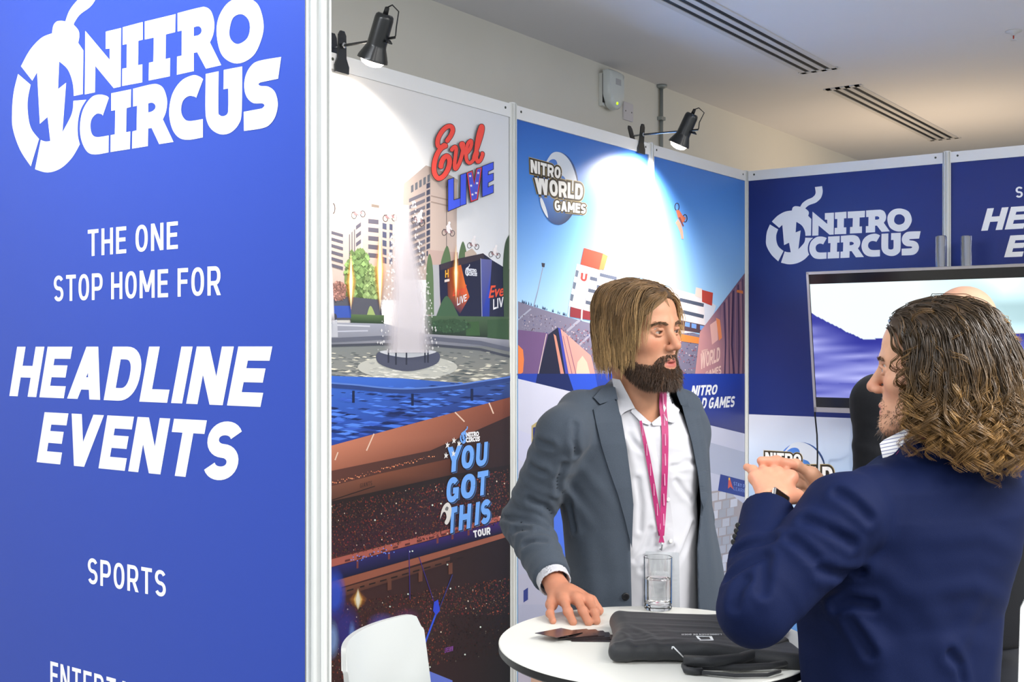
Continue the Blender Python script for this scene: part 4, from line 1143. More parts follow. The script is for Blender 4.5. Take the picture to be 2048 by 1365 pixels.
p = on_x(1318, 230, XW)
e = empty('conduit', (XW + 0.014, p[1], 2.2), 'thin grey metal conduit running down the hall wall', 'conduit')
M_COND = mat('galvanised', '#9fa6a6', 0.4, metal=0.5)
MB().tube([(XW + 0.014, p[1], 1.6), (XW + 0.014, p[1], ZCEIL)], 0.010, 10).build('pipe', M_COND, e, True)
MB().box((XW, p[1] - 0.022, p[2] - 0.03), (XW + 0.028, p[1] + 0.022, p[2] - 0.012), 0.002).build('clamp', M_COND, e)
MB().lathe([(0.03, 0), (0.03, -0.012), (0.013, -0.02)], (XW + 0.014, p[1], ZCEIL), (0, 0, 1), 16).build('ceiling_rose', M_COND, e, True)

# ------------------------------------------------------------------ television on its pole stand
YT0, YT1 = 5.19, 5.29                           # top edge leans forward
tl = on_y(1613, 545, YT0); bl = on_y(1630, 824, YT1)
XT, WT = tl[0], 1.13
e_tv = empty('television', (XT + WT / 2, 5.3, 0), 'large flat television showing snowy mountains on a chrome pole stand', 'television')
nrm = Vector((0, -(tl[2] - bl[2]), -(YT1 - YT0))).normalized()        # out of the screen
def tvp(u, v_, o):                               # u,v in 0..1 from the top left corner
    b = Vector((XT + WT * u, YT0 + (YT1 - YT0) * v_, tl[2] + (bl[2] - tl[2]) * v_))
    return b + nrm * o
def tvbox(u0, u1, v0, v1, o0, o1, name, m):
    vs = [tvp(u, v_, o) for o in (o0, o1) for (u, v_) in ((u0, v0), (u1, v0), (u1, v1), (u0, v1))]
    return mk(name, vs, [(0, 1, 2, 3), (7, 6, 5, 4), (0, 4, 5, 1), (1, 5, 6, 2), (2, 6, 7, 3), (3, 7, 4, 0)], m, e_tv)
M_TVF = mat('tv_silver', '#b8b4b4', 0.3, metal=0.7)
tv_h = tvbox(0.004, 0.996, 0.01, 0.99, -0.04, -0.001, 'housing', M_BLKM)
tvbox(0.003, 0.997, 0.006, 0.994, -0.001, 0.0005, 'bezel', mat('tv_black', '#08090b', 0.12, coat=0.5))
for nm, a in (('frame_edge', (0, 1, -0.002, 0.016)), ('frame_edge', (0, 1, 0.965, 1.0)), ('frame_edge', (0, 0.010, 0, 1)), ('frame_edge', (0.990, 1.0, 0, 1))):
    tvbox(a[0], a[1], a[2], a[3], -0.012, 0.006, nm, M_TVF)
V0, V1, U0, U1 = 0.085, 0.893, 0.012, 0.988
rs = random.Random(4)
ridge = lambda u: 0.30 + 0.52 * 0 + (0.12 * min(1, u / 0.22) + 0.11 * min(1, max(0, (u - .0) / .2)) if u < .25 else 0.23 - 0.10 * math.exp(-((u - .42) / .07) ** 2) - 0.05 * math.exp(-((u - .8) / .12) ** 2)) - 0.05
NU, NV = 170, 110
vs = []; cs = []
noise = np.array([[rs.random() for _ in range(24)] for _ in range(24)])
def nz(x, y):
    x %= 23; y %= 23
    i, j = int(x), int(y); a, b = x - i, y - j
    return (noise[i, j] * (1 - a) + noise[(i + 1) % 24, j] * a) * (1 - b) + (noise[i, (j + 1) % 24] * (1 - a) + noise[(i + 1) % 24, (j + 1) % 24] * a) * b
for j in range(NV + 1):
    for i in range(NU + 1):
        u, v_ = i / NU, j / NV
        h = ridge(u) + 0.012 * nz(u * 40, 3)
        if v_ < h:
            w_ = min(1, max(0, (u - .45) / .3)); c = np.array((236, 250, 255)) * (1 - w_) + w_ * (np.array((190, 240, 248)) * .6 + np.array((240, 252, 255)) * .4 * (0.6 + nz(u * 9, v_ * 9)))
        else:
            t = (v_ - h) / (1 - h)
            base = np.array((48, 52, 150)) * (1 - min(1, t * 2.2)) + np.array((124, 128, 206)) * min(1, t * 2.2)
            c = base + (np.array((110, 108, 70)) * (nz(u * 5 + 3, v_ * 26 + u * 3) - .42)) * min(1, t * 4)
            if u > .5 and t < .5: c = c + 60 * max(0, nz(u * 12, v_ * 12) - .5)
        vs.append(tvp(U0 + (U1 - U0) * u, V0 + (V1 - V0) * v_, 0.0012)); cs.append(srgb(np.clip(c, 0, 255) / 255))
mk('screen', vs, [(j * (NU + 1) + i, (j + 1) * (NU + 1) + i, (j + 1) * (NU + 1) + i + 1, j * (NU + 1) + i + 1) for j in range(NV) for i in range(NU)],
   mat('tv_picture', '#000000', 0.15, attr='Col', emit='#ffffff', estr=1.15), e_tv, False, np.array(cs))
sc_m = MATS['tv_picture'].node_tree
for l_ in list(sc_m.links):
    if l_.to_socket.name == 'Base Color': sc_m.links.remove(l_)
M_CHROME = mat('chrome', '#d7dadd', 0.12, metal=1.0)
for px_ in (1882, 1933):
    t_ = on_y(px_, 472, 5.40)
    MB().lathe([(0.024, 0.03), (0.024, t_[2] - 0.004), (0.021, t_[2]), (0.0, t_[2])], (t_[0], 5.40, 0), (0, 0, 1), 24).build('stand_pole', M_CHROME, e_tv, True)
xm = (on_y(1882, 472, 5.4)[0] + on_y(1933, 472, 5.4)[0]) / 2
MB().box((xm - 0.4, 5.12, 0.0), (xm + 0.4, 5.50, 0.03), 0.008).build('stand_base', M_BLKM, e_tv)
MB().box((xm - 0.2, 5.29, 1.35), (xm + 0.2, 5.38, 1.65), 0.004).build('mount_plate', M_BLKM, e_tv)
cp = [on_y(1629, 790, 5.30), on_y(1630, 830, 5.36), on_y(1634, 870, 5.44), on_y(1635, 910, 5.47), on_y(1634, 960, 5.50), on_y(1636, 1100, 5.51), on_y(1640, 1300, 5.52)]
cp = [Vector(c_) for c_ in cp]; cp.append(Vector((cp[-1].x, 5.51, 0.006)))
o = MB().tube(smooth([(*c_, 1) for c_ in cp], 4, False) if False else cp, 0.004, 8).build('power_cable', M_BLKM, None, True)
finish(o, 'thin black cable hanging from the left corner of the television', 'cable')

# ------------------------------------------------------------------ standing table
TD, TR, TZ = 2.27, 0.31, 0.995
tc = c2w((1312 - CX) / F * TD, TD, 0)
e = empty('standing_table', (tc[0], tc[1], 0), 'round white standing table with black edge between the two men', 'table')
M_LAM = mat('white_laminate', '#efefe8', 0.32, spec=0.5)
autosmooth(MB().lathe([(0, TZ), (TR - 0.0015, TZ), (TR, TZ - 0.0015), (TR, TZ - 0.003), (0, TZ - 0.003)], (tc[0], tc[1], 0), n=96).build('table_top', M_LAM, e), 30)
autosmooth(MB().lathe([(0, TZ - 0.0032), (TR, TZ - 0.0032), (TR, TZ - 0.016), (TR - 0.003, TZ - 0.019), (0, TZ - 0.019)], (tc[0], tc[1], 0), n=96).build('table_edge', mat('black_core', '#17181b', 0.4), e), 30)
MB().lathe([(0.03, 0.02), (0.03, TZ - 0.03)], (tc[0], tc[1], 0), n=24).build('column', M_CHROME, e, True)
MB().lathe([(0.10, TZ - 0.03), (0.10, TZ - 0.0195)], (tc[0], tc[1], 0), n=32).build('top_plate', M_BLKM, e)
autosmooth(MB().lathe([(0, 0), (0.19, 0), (0.19, 0.008), (0.06, 0.022), (0, 0.022)], (tc[0], tc[1], 0), n=48).build('base', M_CHROME, e), 30)

def on_table(px, py, dz=0.0):
    d = (CH - TZ - dz) * F / (py - HY)
    return Vector(c2w((px - CX) / F * d, d, TZ + dz))
# glass of water
g = on_table(1316, 1219)
e = empty('water_glass', g, 'clear straight tumbler half full of water on the white table', 'glass')
M_GLASS = mat('clear_glass', '#ffffff', 0.0, trans=1.0, ior=1.45)
M_WATER = mat('water', '#ffffff', 0.0, trans=1.0, ior=1.33)
gb = (g.x, g.y, TZ)
GR = 0.0315
autosmooth(MB().lathe([(0, 0.0005), (GR - 0.003, 0.0005), (GR - 0.0006, 0.003), (GR, 0.115), (GR - 0.0008, 0.1158), (GR - 0.0018, 0.115), (GR - 0.0026, 0.016), (GR - 0.008, 0.013), (0, 0.0125)], gb, n=64).build('tumbler', M_GLASS, e), 35)
autosmooth(MB().lathe([(0, 0.0127), (GR - 0.0082, 0.0132), (GR - 0.0028, 0.0162), (GR - 0.00225, 0.068), (GR - 0.004, 0.0672), (0, 0.0672)], gb, n=64).build('water', M_WATER, e), 35)

# fanned business cards
M_CARD = mat('card_dark', '#3a2f30', 0.22, coat=0.6, var=0.35, scale=30)
M_CARDB = mat('card_back', '#8fa0a8', 0.4)
M_CARDT = mat('card_ink', '#e8e6ea', 0.4)
ca = [(1185, 1279, 10, 0.0), (1180, 1276, 16, 0.6), (1172, 1275, 22, 1.2), (1160, 1274, 27, 1.8), (1146, 1275, 33, 2.4), (1118, 1277, 62, 3.2)]
where = ['bottom card of the dark fan, rightmost on the table', 'second card up in the dark business card fan', 'third card up in the dark business card fan', 'fourth card up in the dark business card fan', 'fifth card up in the dark business card fan', 'top business card of the fan, turned furthest towards the left']
for i, (px, py, ang, dz) in enumerate(ca):
    c = on_table(px, py - 1.0)
    a = TH + math.radians(ang - 12); ux, uy = Vector((math.cos(a), math.sin(a), 0)), Vector((-math.sin(a), math.cos(a), 0))
    z = TZ + 0.0006 + 0.0011 * i
    tiltv = 0.006 if i == 5 else 0.0
    e = empty('business_card', (c.x, c.y, z), where[i], 'card', 'business cards fanned on the table')
    def slab(hu, hv, cu, cv, z0, z1, nm, m):
        vs = []
        for zz in (z0, z1):
            for (su, sv) in ((-1, -1), (1, -1), (1, 1), (-1, 1)):
                q = Vector((c.x, c.y, 0)) + ux * (cu + su * hu) + uy * (cv + sv * hv)
                lift = tiltv * max(0, -(cu + su * hu) / 0.0425)
                vs.append((q.x, q.y, zz + lift))
        return mk(nm, vs, [(3, 2, 1, 0), (4, 5, 6, 7), (0, 1, 5, 4), (1, 2, 6, 5), (2, 3, 7, 6), (3, 0, 4, 7)], m, e)
    e_card = e
    e = slab(0.0425, 0.0275, 0, 0, z, z + 0.0008, 'card', M_CARD)
    if i in (3, 4, 5):
        slab(0.011, 0.0018, -0.012, 0.012, z + 0.0008, z + 0.00095, 'print_line', M_CARDT)
        slab(0.014, 0.0012, -0.016, 0.002, z + 0.0008, z + 0.00095, 'print_line', M_CARDT)
        slab(0.008, 0.003, -0.024, -0.014, z + 0.0008, z + 0.00095, 'print_line', M_CARDT)

# white moulded bar stools
M_SHELL = mat('white_shell', '#d3d8d8', 0.3, spec=0.5)
def bar_stool(L, R, ztop, side, label, rake=0.10):
    """L,R: ends of the backrest top in view metres (right, away); side: +1 seat lies to the right of L->R"""
    L, R = np.array(L), np.array(R); w = np.linalg.norm(R - L); t = (R - L) / w; nrm2 = np.array([t[1], -t[0]]) * side
    mid = (L + R) / 2; cen = mid + nrm2 * 0.15
    b = c2w(cen[0], cen[1], 0)
    e = empty('bar_stool', b, label, 'stool', 'white bar stools around the table')
    n_u, n_v = 28, 14; th = 0.011
    def P3(u, v_, o):                            # u -1..1 across, v 0 top .. 1 bottom of the back
        zz = ztop - v_ * 0.29
        half = w / 2 * (0.985 + 0.06 * v_)
        cx_ = half * u
        bow = 0.055 * (u * u)                    # ends come forward
        f = bow - rake * (1 - v_) * 0.35 + o
        r = 0.035; corner = max(0, abs(u) * half - (half - r))
        zz -= max(0, (1 - v_ * 8)) * (r - math.sqrt(max(0, r * r - corner * corner))) if v_ < 0.125 else 0
        q = mid + t * cx_ + nrm2 * f
        return c2w(q[0], q[1], zz)
    vs = []; fs = []
    for o_ in (0, th):
        for j in range(n_v + 1):
            for i in range(n_u + 1): vs.append(P3(-1 + 2 * i / n_u, j / n_v, o_))
    N = (n_u + 1) * (n_v + 1); idx = lambda j, i, k: k * N + j * (n_u + 1) + i
    for j in range(n_v):
        for i in range(n_u):
            fs.append((idx(j, i, 0), idx(j + 1, i, 0), idx(j + 1, i + 1, 0), idx(j, i + 1, 0)))
            fs.append((idx(j, i, 1), idx(j, i + 1, 1), idx(j + 1, i + 1, 1), idx(j + 1, i, 1)))
    for i in range(n_u):
        fs.append((idx(0, i, 0), idx(0, i + 1, 0), idx(0, i + 1, 1), idx(0, i, 1))); fs.append((idx(n_v, i, 1), idx(n_v, i + 1, 1), idx(n_v, i + 1, 0), idx(n_v, i, 0)))
    for j in range(n_v):
        fs.append((idx(j, 0, 1), idx(j + 1, 0, 1), idx(j + 1, 0, 0), idx(j, 0, 0))); fs.append((idx(j, n_u, 0), idx(j + 1, n_u, 0), idx(j + 1, n_u, 1), idx(j, n_u, 1)))
    autosmooth(mk('backrest', vs, fs, M_SHELL, e), 45)
    zs = ztop - 0.30; prof = []
    ring = smooth([(-.19, .0, 1), (-.2, .2, 1), (-.16, .37, 1), (0, .40, 1), (.16, .37, 1), (.2, .2, 1), (.19, .0, 1), (0, -.02, 1)], 5)
    vs = []
    for (k, dz) in ((.96, -.035), (1.0, -.02), (1.0, 0.0), (.94, .01), (.6, .002)):
        for (a, f_) in ring:
            q = mid + t * a * k + nrm2 * (0.19 + (f_ - .19) * k); vs.append(c2w(q[0], q[1], zs + dz))
    m = len(ring)
    autosmooth(mk('seat', vs, [tuple(range(m))[::-1], tuple(range(4 * m, 5 * m))] + [(j * m + i, j * m + (i + 1) % m, (j + 1) * m + (i + 1) % m, (j + 1) * m + i) for j in range(4) for i in range(m)], M_SHELL, e), 45)
    MB().lathe([(0.028, 0.02), (0.028, zs - 0.03)], (b[0], b[1], 0), n=20).build('column', M_CHROME, e, True)
    MB().lathe([(0, 0), (0.17, 0), (0.17, 0.008), (0.05, 0.022), (0, 0.022)], (b[0], b[1], 0), n=40).build('base', M_CHROME, e, True)
    fr = [c2w(cen[0] + 0.13 * math.cos(a), cen[1] + 0.13 * math.sin(a), 0.28) for a in np.linspace(0, math.tau, 25)]
    MB().tube(fr, 0.009, 8, False).build('foot_ring', M_CHROME, e, True)
    return e
bar_stool((-0.356, 2.276), (-0.233, 2.634), 0.972, 1, 'white moulded bar stool at the lower left, in front of the fountain poster')
xr = (2044 - CX) / F * 2.62
bar_stool((xr, 2.64), (xr + 0.36, 2.52), 1.02, 1, 'white bar stool cut off at the right edge, behind the navy jacket')
# ------------------------------------------------------------------ organic shapes: distance fields -> one continuous surface
f32 = np.float32
def smin(a, b, k):
    h = np.maximum(k - np.abs(a - b), 0) / k
    return np.minimum(a, b) - h * h * k * 0.25
def smax(a, b, k): return -smin(-a, -b, k)
def cap(P, a, b, ra, rb=None):
    rb = ra if rb is None else rb
    a = np.asarray(a, f32); ba = np.asarray(b, f32) - a
    pa = P - a
    h = np.clip(pa @ ba / max(float(ba @ ba), 1e-9), 0, 1)
    return np.sqrt(np.einsum('ij,ij->i', pa - h[:, None] * ba, pa - h[:, None] * ba)) - (ra + (rb - ra) * h)
def chain(P, pts, rs, k=0.01):
    d = None
    for i in range(len(pts) - 1):
        c = cap(P, pts[i], pts[i + 1], rs[i], rs[i + 1]); d = c if d is None else smin(d, c, k)
    return d
def ell(P, c, r, R=None):
    q = P - np.asarray(c, f32)
    if R is not None: q = q @ np.asarray(R, f32)
    r = np.asarray(r, f32)
    k0 = np.sqrt(((q / r) ** 2).sum(1)); k1 = np.sqrt(((q / (r * r)) ** 2).sum(1)) + 1e-9
    return k0 * (k0 - 1) / k1
def loft(P, rows, psi, z0, z1, k=0.02, pw=2.3):
    """stacked ovals: rows of (z, x, y, half width, half depth), turned by psi"""
    rows = np.array(sorted(rows), float); z = P[:, 2]
    cx_, cy_, a, b = [np.interp(z, rows[:, 0], rows[:, i]) for i in (1, 2, 3, 4)]
    c, s_ = math.cos(psi), math.sin(psi)
    dx, dy = P[:, 0] - cx_, P[:, 1] - cy_
    u = c * dx + s_ * dy; v = -s_ * dx + c * dy
    q = (np.abs(u / a) ** pw + np.abs(v / b) ** pw) ** (1 / pw)
    d = (q - 1) * np.minimum(a, b)
    return smax(smax(d, z - z1, k), z0 - z, k)
def loft_v(P, rows, psi):
    rows = np.array(sorted(rows), float); z = P[:, 2]
    cx_, cy_ = [np.interp(z, rows[:, 0], rows[:, i]) for i in (1, 2)]
    return -math.sin(psi) * (P[:, 0] - cx_) + math.cos(psi) * (P[:, 1] - cy_)
def to_px(P): return CX + F * P[:, 0] / P[:, 1], HY - F * (P[:, 2] - CH) / P[:, 1]

def field_mesh(fn, lo, hi, h, safe=1.7):
    """surface nets on a grid that is only evaluated near the surface"""
    lo = np.array(lo, float); n = np.ceil((np.array(hi) - lo) / h).astype(int); B = 6
    nb = np.ceil((n + 1) / B).astype(int); n = nb * B
    H = B * h
    cg = np.stack(np.meshgrid(*[np.arange(k) for k in nb], indexing='ij'), -1).reshape(-1, 3)
    cen = (lo + (cg + 0.5) * H - 0.5 * h).astype(f32)
    dc = fn(cen)
    D = np.repeat(np.repeat(np.repeat(dc.reshape(nb).astype(f32), B, 0), B, 1), B, 2)
    act = cg[np.abs(dc) < H * 0.87 * safe]
    off = np.stack(np.meshgrid(*[np.arange(B)] * 3, indexing='ij'), -1).reshape(-1, 3)
    CH_ = 3000
    for i in range(0, len(act), CH_):
        idx = (act[i:i + CH_, None, :] * B + off[None]).reshape(-1, 3)
        D[idx[:, 0], idx[:, 1], idx[:, 2]] = fn((lo + idx * h).astype(f32))
    s_ = (D < 0).view(np.int8)
    cnt = np.zeros(tuple(n - 1), np.int8)
    for dx in (0, 1):
        for dy in (0, 1):
            for dz in (0, 1): cnt += s_[dx:n[0] - 1 + dx, dy:n[1] - 1 + dy, dz:n[2] - 1 + dz]
    ci = np.argwhere((cnt > 0) & (cnt < 8))
    cor = np.array([(a, b, c) for a in (0, 1) for b in (0, 1) for c in (0, 1)])
    vals = np.stack([D[ci[:, 0] + c[0], ci[:, 1] + c[1], ci[:, 2] + c[2]] for c in cor], 1)
    pos = np.zeros((len(ci), 3)); num = np.zeros(len(ci))
    for a in range(8):
        for b in range(a + 1, 8):
            if np.abs(cor[a] - cor[b]).sum() != 1: continue
            va, vb = vals[:, a], vals[:, b]; cr = (va < 0) != (vb < 0)
            t = np.where(cr, va / np.where(cr, va - vb, 1), 0)
            pos += cr[:, None] * (cor[a] + t[:, None] * (cor[b] - cor[a])); num += cr
    verts = lo + (ci + pos / num[:, None]) * h
    vid = np.full(cnt.shape, -1, np.int32); vid[ci[:, 0], ci[:, 1], ci[:, 2]] = np.arange(len(ci))
    quads = []
    for ax in range(3):
        o1, o2 = [(1, 2), (2, 0), (0, 1)][ax]
        sl0 = [slice(0, n[k] - 1) for k in range(3)]; sl1 = list(sl0); sl1[ax] = slice(1, n[ax])
        e_ = np.argwhere(s_[tuple(sl0)] != s_[tuple(sl1)])
        e_ = e_[(e_[:, o1] > 0) & (e_[:, o2] > 0)]
        def cell(d1, d2):
            c = e_.copy(); c[:, o1] -= d1; c[:, o2] -= d2
            return vid[c[:, 0], c[:, 1], c[:, 2]]
        q = np.stack([cell(1, 1), cell(0, 1), cell(0, 0), cell(1, 0)], 1)
        flip = s_[e_[:, 0], e_[:, 1], e_[:, 2]] == 0
        q[flip] = q[flip][:, ::-1]
        quads.append(q)
    Q = np.concatenate(quads); Q = Q[(Q >= 0).all(1)]
    return verts, Q
def largest(v, q):
    """keep only the biggest connected piece"""
    lab = np.arange(len(v))
    while True:
        m = lab[q].min(1); new = lab.copy()
        for k in range(4): np.minimum.at(new, q[:, k], m)
        new = new[new]
        if (new == lab).all(): break
        lab = new
    ids, c = np.unique(lab, return_counts=True); keep = lab == ids[c.argmax()]
    mp = np.cumsum(keep) - 1
    return v[keep], mp[q[keep[q].all(1)]]
def sculpt(name, fn, lo, hi, h, m, parent, colfn=None, safe=1.7, one=True, label=None):
    v, q = field_mesh(fn, lo, hi, h, safe)
    if one: v, q = largest(v, q)
    cols = colfn(v.astype(f32)) if colfn else None
    return mk(name, c2w_arr(v), q, m, parent, True, cols, label=label)
EYE = np.array([0, 0, CH])
def march(fn, px, py, off, d0=1.5, d1=3.6):
    """where view rays through photo pixels meet a field (stopping `off` in front of it)"""
    px, py = np.atleast_1d(np.asarray(px, float)), np.atleast_1d(np.asarray(py, float))
    dr = np.stack([(px - CX) / F, np.ones_like(px), -(py - HY) / F], 1); ln_ = np.linalg.norm(dr, axis=1)
    t = np.full(len(px), d0)
    for _ in range(70):
        d = fn((dr * t[:, None] + EYE).astype(f32)) - off
        t = np.clip(t + 0.75 * d / ln_, d0, d1)
    return dr * t[:, None] + EYE
def patch(name, fn, poly, off, thick, m, parent, step=5, d0=1.5, d1=3.6, mid=None, colfn=None, label=None, relax=2):
    """a sheet of cloth lying on a field: outline in photo pixels, real thickness"""
    pts = np.array(smooth(poly, 5), float)
    seg = []                                         # resample the outline
    for i in range(len(pts)):
        a, b = pts[i], pts[(i + 1) % len(pts)]; k = max(1, int(np.linalg.norm(b - a) / step))
        for j in range(k): seg.append(a + (b - a) * j / k)
    seg = np.array(seg)
    bm = bmesh.new()
    vs = [bm.verts.new((p[0], p[1], 0)) for p in seg]
    bm.faces.new(vs)
    bmesh.ops.triangulate(bm, faces=bm.faces[:])
    for _ in range(6):
        long_ = [e_ for e_ in bm.edges if e_.calc_length() > step * 1.9 and not e_.is_boundary]
        if not long_: break
        bmesh.ops.subdivide_edges(bm, edges=long_, cuts=1, use_grid_fill=False)
        bmesh.ops.triangulate(bm, faces=bm.faces[:])
        for _k in range(2): bmesh.ops.smooth_vert(bm, verts=[v for v in bm.verts if not v.is_boundary], factor=0.5, use_axis_x=True, use_axis_y=True)
    bm.verts.index_update()
    v2 = np.array([v.co[:2] for v in bm.verts]); fc = [[v.index for v in f.verts] for f in bm.faces]; be = [(e_.verts[0].index, e_.verts[1].index) for e_ in bm.edges if e_.is_boundary]
    adj = [[e_.other_vert(v).index for e_ in v.link_edges] for v in bm.verts]
    bm.free()
    P0 = march(fn, v2[:, 0], v2[:, 1], off, d0, d1) - EYE
    for _ in range(relax):                           # even out the depth a little
        dep = P0[:, 1].copy(); nd = np.array([dep[a].mean() if a else dep[i] for i, a in enumerate(adj)])
        P0 = P0 * ((0.5 * dep + 0.5 * nd) / dep)[:, None]
    P1 = P0 * (1 + thick / np.linalg.norm(P0, axis=1))[:, None] + EYE; P0 = P0 + EYE
    n = len(P0); faces = [tuple(f[::-1]) for f in fc] + [tuple(i + n for i in f) for f in fc]
    for a, b in be: faces.append((a, b, b + n, a + n))
    o = mk(name, c2w_arr(np.concatenate([P0, P1])), faces, m, parent, True, label=label)
    bm = bmesh.new(); bm.from_mesh(o.data); bmesh.ops.recalc_face_normals(bm, faces=bm.faces[:]); bm.to_mesh(o.data); bm.free()
    return autosmooth(o, 50)
def strands(name, paths, rad, c0, c1, m, parent, sides=3, label=None):
    """hairs: paths (S,K,3) in view metres; rad root radius (tapering); colours from root c0 to tip c1 (S,3)"""
    S, K, _ = paths.shape
    T = np.gradient(paths, axis=1); T /= np.linalg.norm(T, axis=2, keepdims=True) + 1e-9
    ref = np.tile(np.array([0.31, 0.77, 0.55]), (S, K, 1))
    A = np.cross(T, ref); A /= np.linalg.norm(A, axis=2, keepdims=True) + 1e-9
    Bv = np.cross(T, A)
    tt = np.linspace(0, 1, K)
    r = (np.asarray(rad).reshape(-1, 1) if not np.isscalar(rad) else np.full((S, 1), rad)) * (1 - 0.85 * tt ** 2)[None]
    vs = []
    for k in range(sides):
        w = math.tau * k / sides
        vs.append(paths + (A * math.cos(w) + Bv * math.sin(w)) * r[:, :, None])
    vs = np.stack(vs, 2).reshape(-1, 3)
    s_, i_, k_ = np.meshgrid(np.arange(S), np.arange(K - 1), np.arange(sides), indexing='ij')
    idx = lambda i, k: s_ * K * sides + i * sides + k
    q = np.stack([idx(i_, k_), idx(i_, (k_ + 1) % sides), idx(i_ + 1, (k_ + 1) % sides), idx(i_ + 1, k_)], -1).reshape(-1, 4)
    tc_ = tt ** 1.4
    cc = c0[:, None, :] * (1 - tc_)[None, :, None] + c1[:, None, :] * tc_[None, :, None]
    cc = np.repeat(cc[:, :, None, :], sides, 2).reshape(-1, 3)
    o = mk(name, c2w_arr(vs), q, m, parent, True, cc, label=label)
    o['kind'] = 'stuff'
    return o

def text_on(name, txt, quad, fn, off, m, parent, bold=0.0):
    v, f = text_mesh(txt, bold); lo, hi = v[:, :2].min(0), v[:, :2].max(0); uv = (v[:, :2] - lo) / (hi - lo)
    TL, TR, BR, BL = [np.array(q, float) for q in quad]; a, b = uv[:, :1], 1 - uv[:, 1:]
    p2 = (TL * (1 - a) + TR * a) * (1 - b) + (BL * (1 - a) + BR * a) * b
    P0 = march(fn, p2[:, 0], p2[:, 1], off) - EYE
    P0 = P0 * (1 - v[:, 2:3] * 2e-4) + EYE
    return mk(name, c2w_arr(P0), f, m, parent)

# ------------------------------------------------------------------ heads
def head_field(p):
    """a head, face towards -y, eyes at z = 0"""
    q = p.copy(); q[:, 0] = np.abs(q[:, 0])
    d = ell(p, (0, 0.014, 0.034), (0.0765, 0.098, 0.084))
    d = smin(d, ell(p, (0, -0.030, 0.040), (0.063, 0.062, 0.060)), 0.03)
    d = smin(d, ell(p, (0, -0.030, -0.040), (0.060, 0.064, 0.076)), 0.03)
    d = smin(d, cap(q, (0.050, 0.004, -0.056), (0.014, -0.076, -0.101), 0.021, 0.019), 0.03)
    d = smin(d, cap(q, (0, -0.083, -0.101), (0.008, -0.083, -0.101), 0.018), 0.02)
    d = smin(d, ell(q, (0.045, -0.060, -0.022), (0.022, 0.022, 0.020)), 0.025)
    d = smin(d, cap(q, (0.010, -0.0895, 0.019), (0.046, -0.074, 0.021), 0.009, 0.007), 0.018)
    d = smax(d, -ell(q, (0.031, -0.100, 0.001), (0.017, 0.0165, 0.0135)), 0.012)
    d = smin(d, cap(p, (0, -0.088, 0.014), (0, -0.1135, -0.029), 0.0072, 0.0108), 0.012)
    d = smin(d, ell(p, (0, -0.1155, -0.033), (0.0105, 0.0095, 0.0090)), 0.006)
    d = smin(d, ell(q, (0.0118, -0.1035, -0.037), (0.0075, 0.0105, 0.0075)), 0.006)
    d = smax(d, -ell(q, (0.0065, -0.108, -0.0445), (0.0035, 0.0055, 0.0040)), 0.003)
    d = smin(d, ell(p, (0, -0.080, -0.070), (0.030, 0.019, 0.024)), 0.015)
    d = smin(d, chain(q, [(0, -0.0985, -0.0665), (0.008, -0.0985, -0.0660), (0.023, -0.0885, -0.0715)], [0.0042, 0.0046, 0.0022], 0.003), 0.005)
    d = smin(d, chain(q, [(0, -0.0965, -0.0790), (0.010, -0.0950, -0.0785), (0.022, -0.0880, -0.0730)], [0.0058, 0.0054, 0.0022], 0.003), 0.005)
    d = smax(d, -ell(p, (0, -0.104, -0.0728), (0.021, 0.010, 0.0014)), 0.002)
    d = smin(d, chain(q, [(0.0165, -0.0875, 0.0005), (0.025, -0.0928, 0.0066), (0.035, -0.0918, 0.0070), (0.0455, -0.0815, 0.0010)], [0.0022, 0.0034, 0.0034, 0.0024], 0.004), 0.004)
    d = smin(d, chain(q, [(0.0165, -0.0875, -0.0010), (0.025, -0.0905, -0.0062), (0.036, -0.0890, -0.0066), (0.0455, -0.0815, 0.0000)], [0.0022, 0.0026, 0.0026, 0.0022], 0.004), 0.004)
    e1 = ell(q, (0.0800, 0.018, -0.008), (0.0085, 0.0185, 0.031))
    e1 = smax(e1, -ell(q, (0.0885, 0.0150, -0.004), (0.0060, 0.0110, 0.019)), 0.004)
    d = smin(d, e1, 0.006)
    return d
def rotz(a): return np.array([[math.cos(a), -math.sin(a), 0], [math.sin(a), math.cos(a), 0], [0, 0, 1]])
def rotx(a): return np.array([[1, 0, 0], [0, math.cos(a), -math.sin(a)], [0, math.sin(a), math.cos(a)]])
def roty(a): return np.array([[math.cos(a), 0, math.sin(a)], [0, 1, 0], [-math.sin(a), 0, math.cos(a)]])
class Head:
    def __init__(s, c, yaw, pitch=0.0, roll=0.0, k=1.0):
        s.c = np.array(c, float); s.R = rotz(math.radians(yaw)) @ rotx(math.radians(pitch)) @ roty(math.radians(roll)); s.k = k
    def loc(s, P): return (((P - s.c.astype(f32)) @ s.R.astype(f32)) / s.k).astype(f32)
    def out(s, p): return np.asarray(p) * s.k @ s.R.T + s.c
    def field(s, P): return head_field(s.loc(P)) * s.k
def grad(fn, P, e_=0.003):
    P = P.astype(f32); g = np.zeros(P.shape, f32)
    for k in range(3):
        o_ = np.zeros(3, f32); o_[k] = e_
        g[:, k] = fn(P + o_) - fn(P - o_)
    return g / (np.linalg.norm(g, axis=1, keepdims=True) + 1e-9)
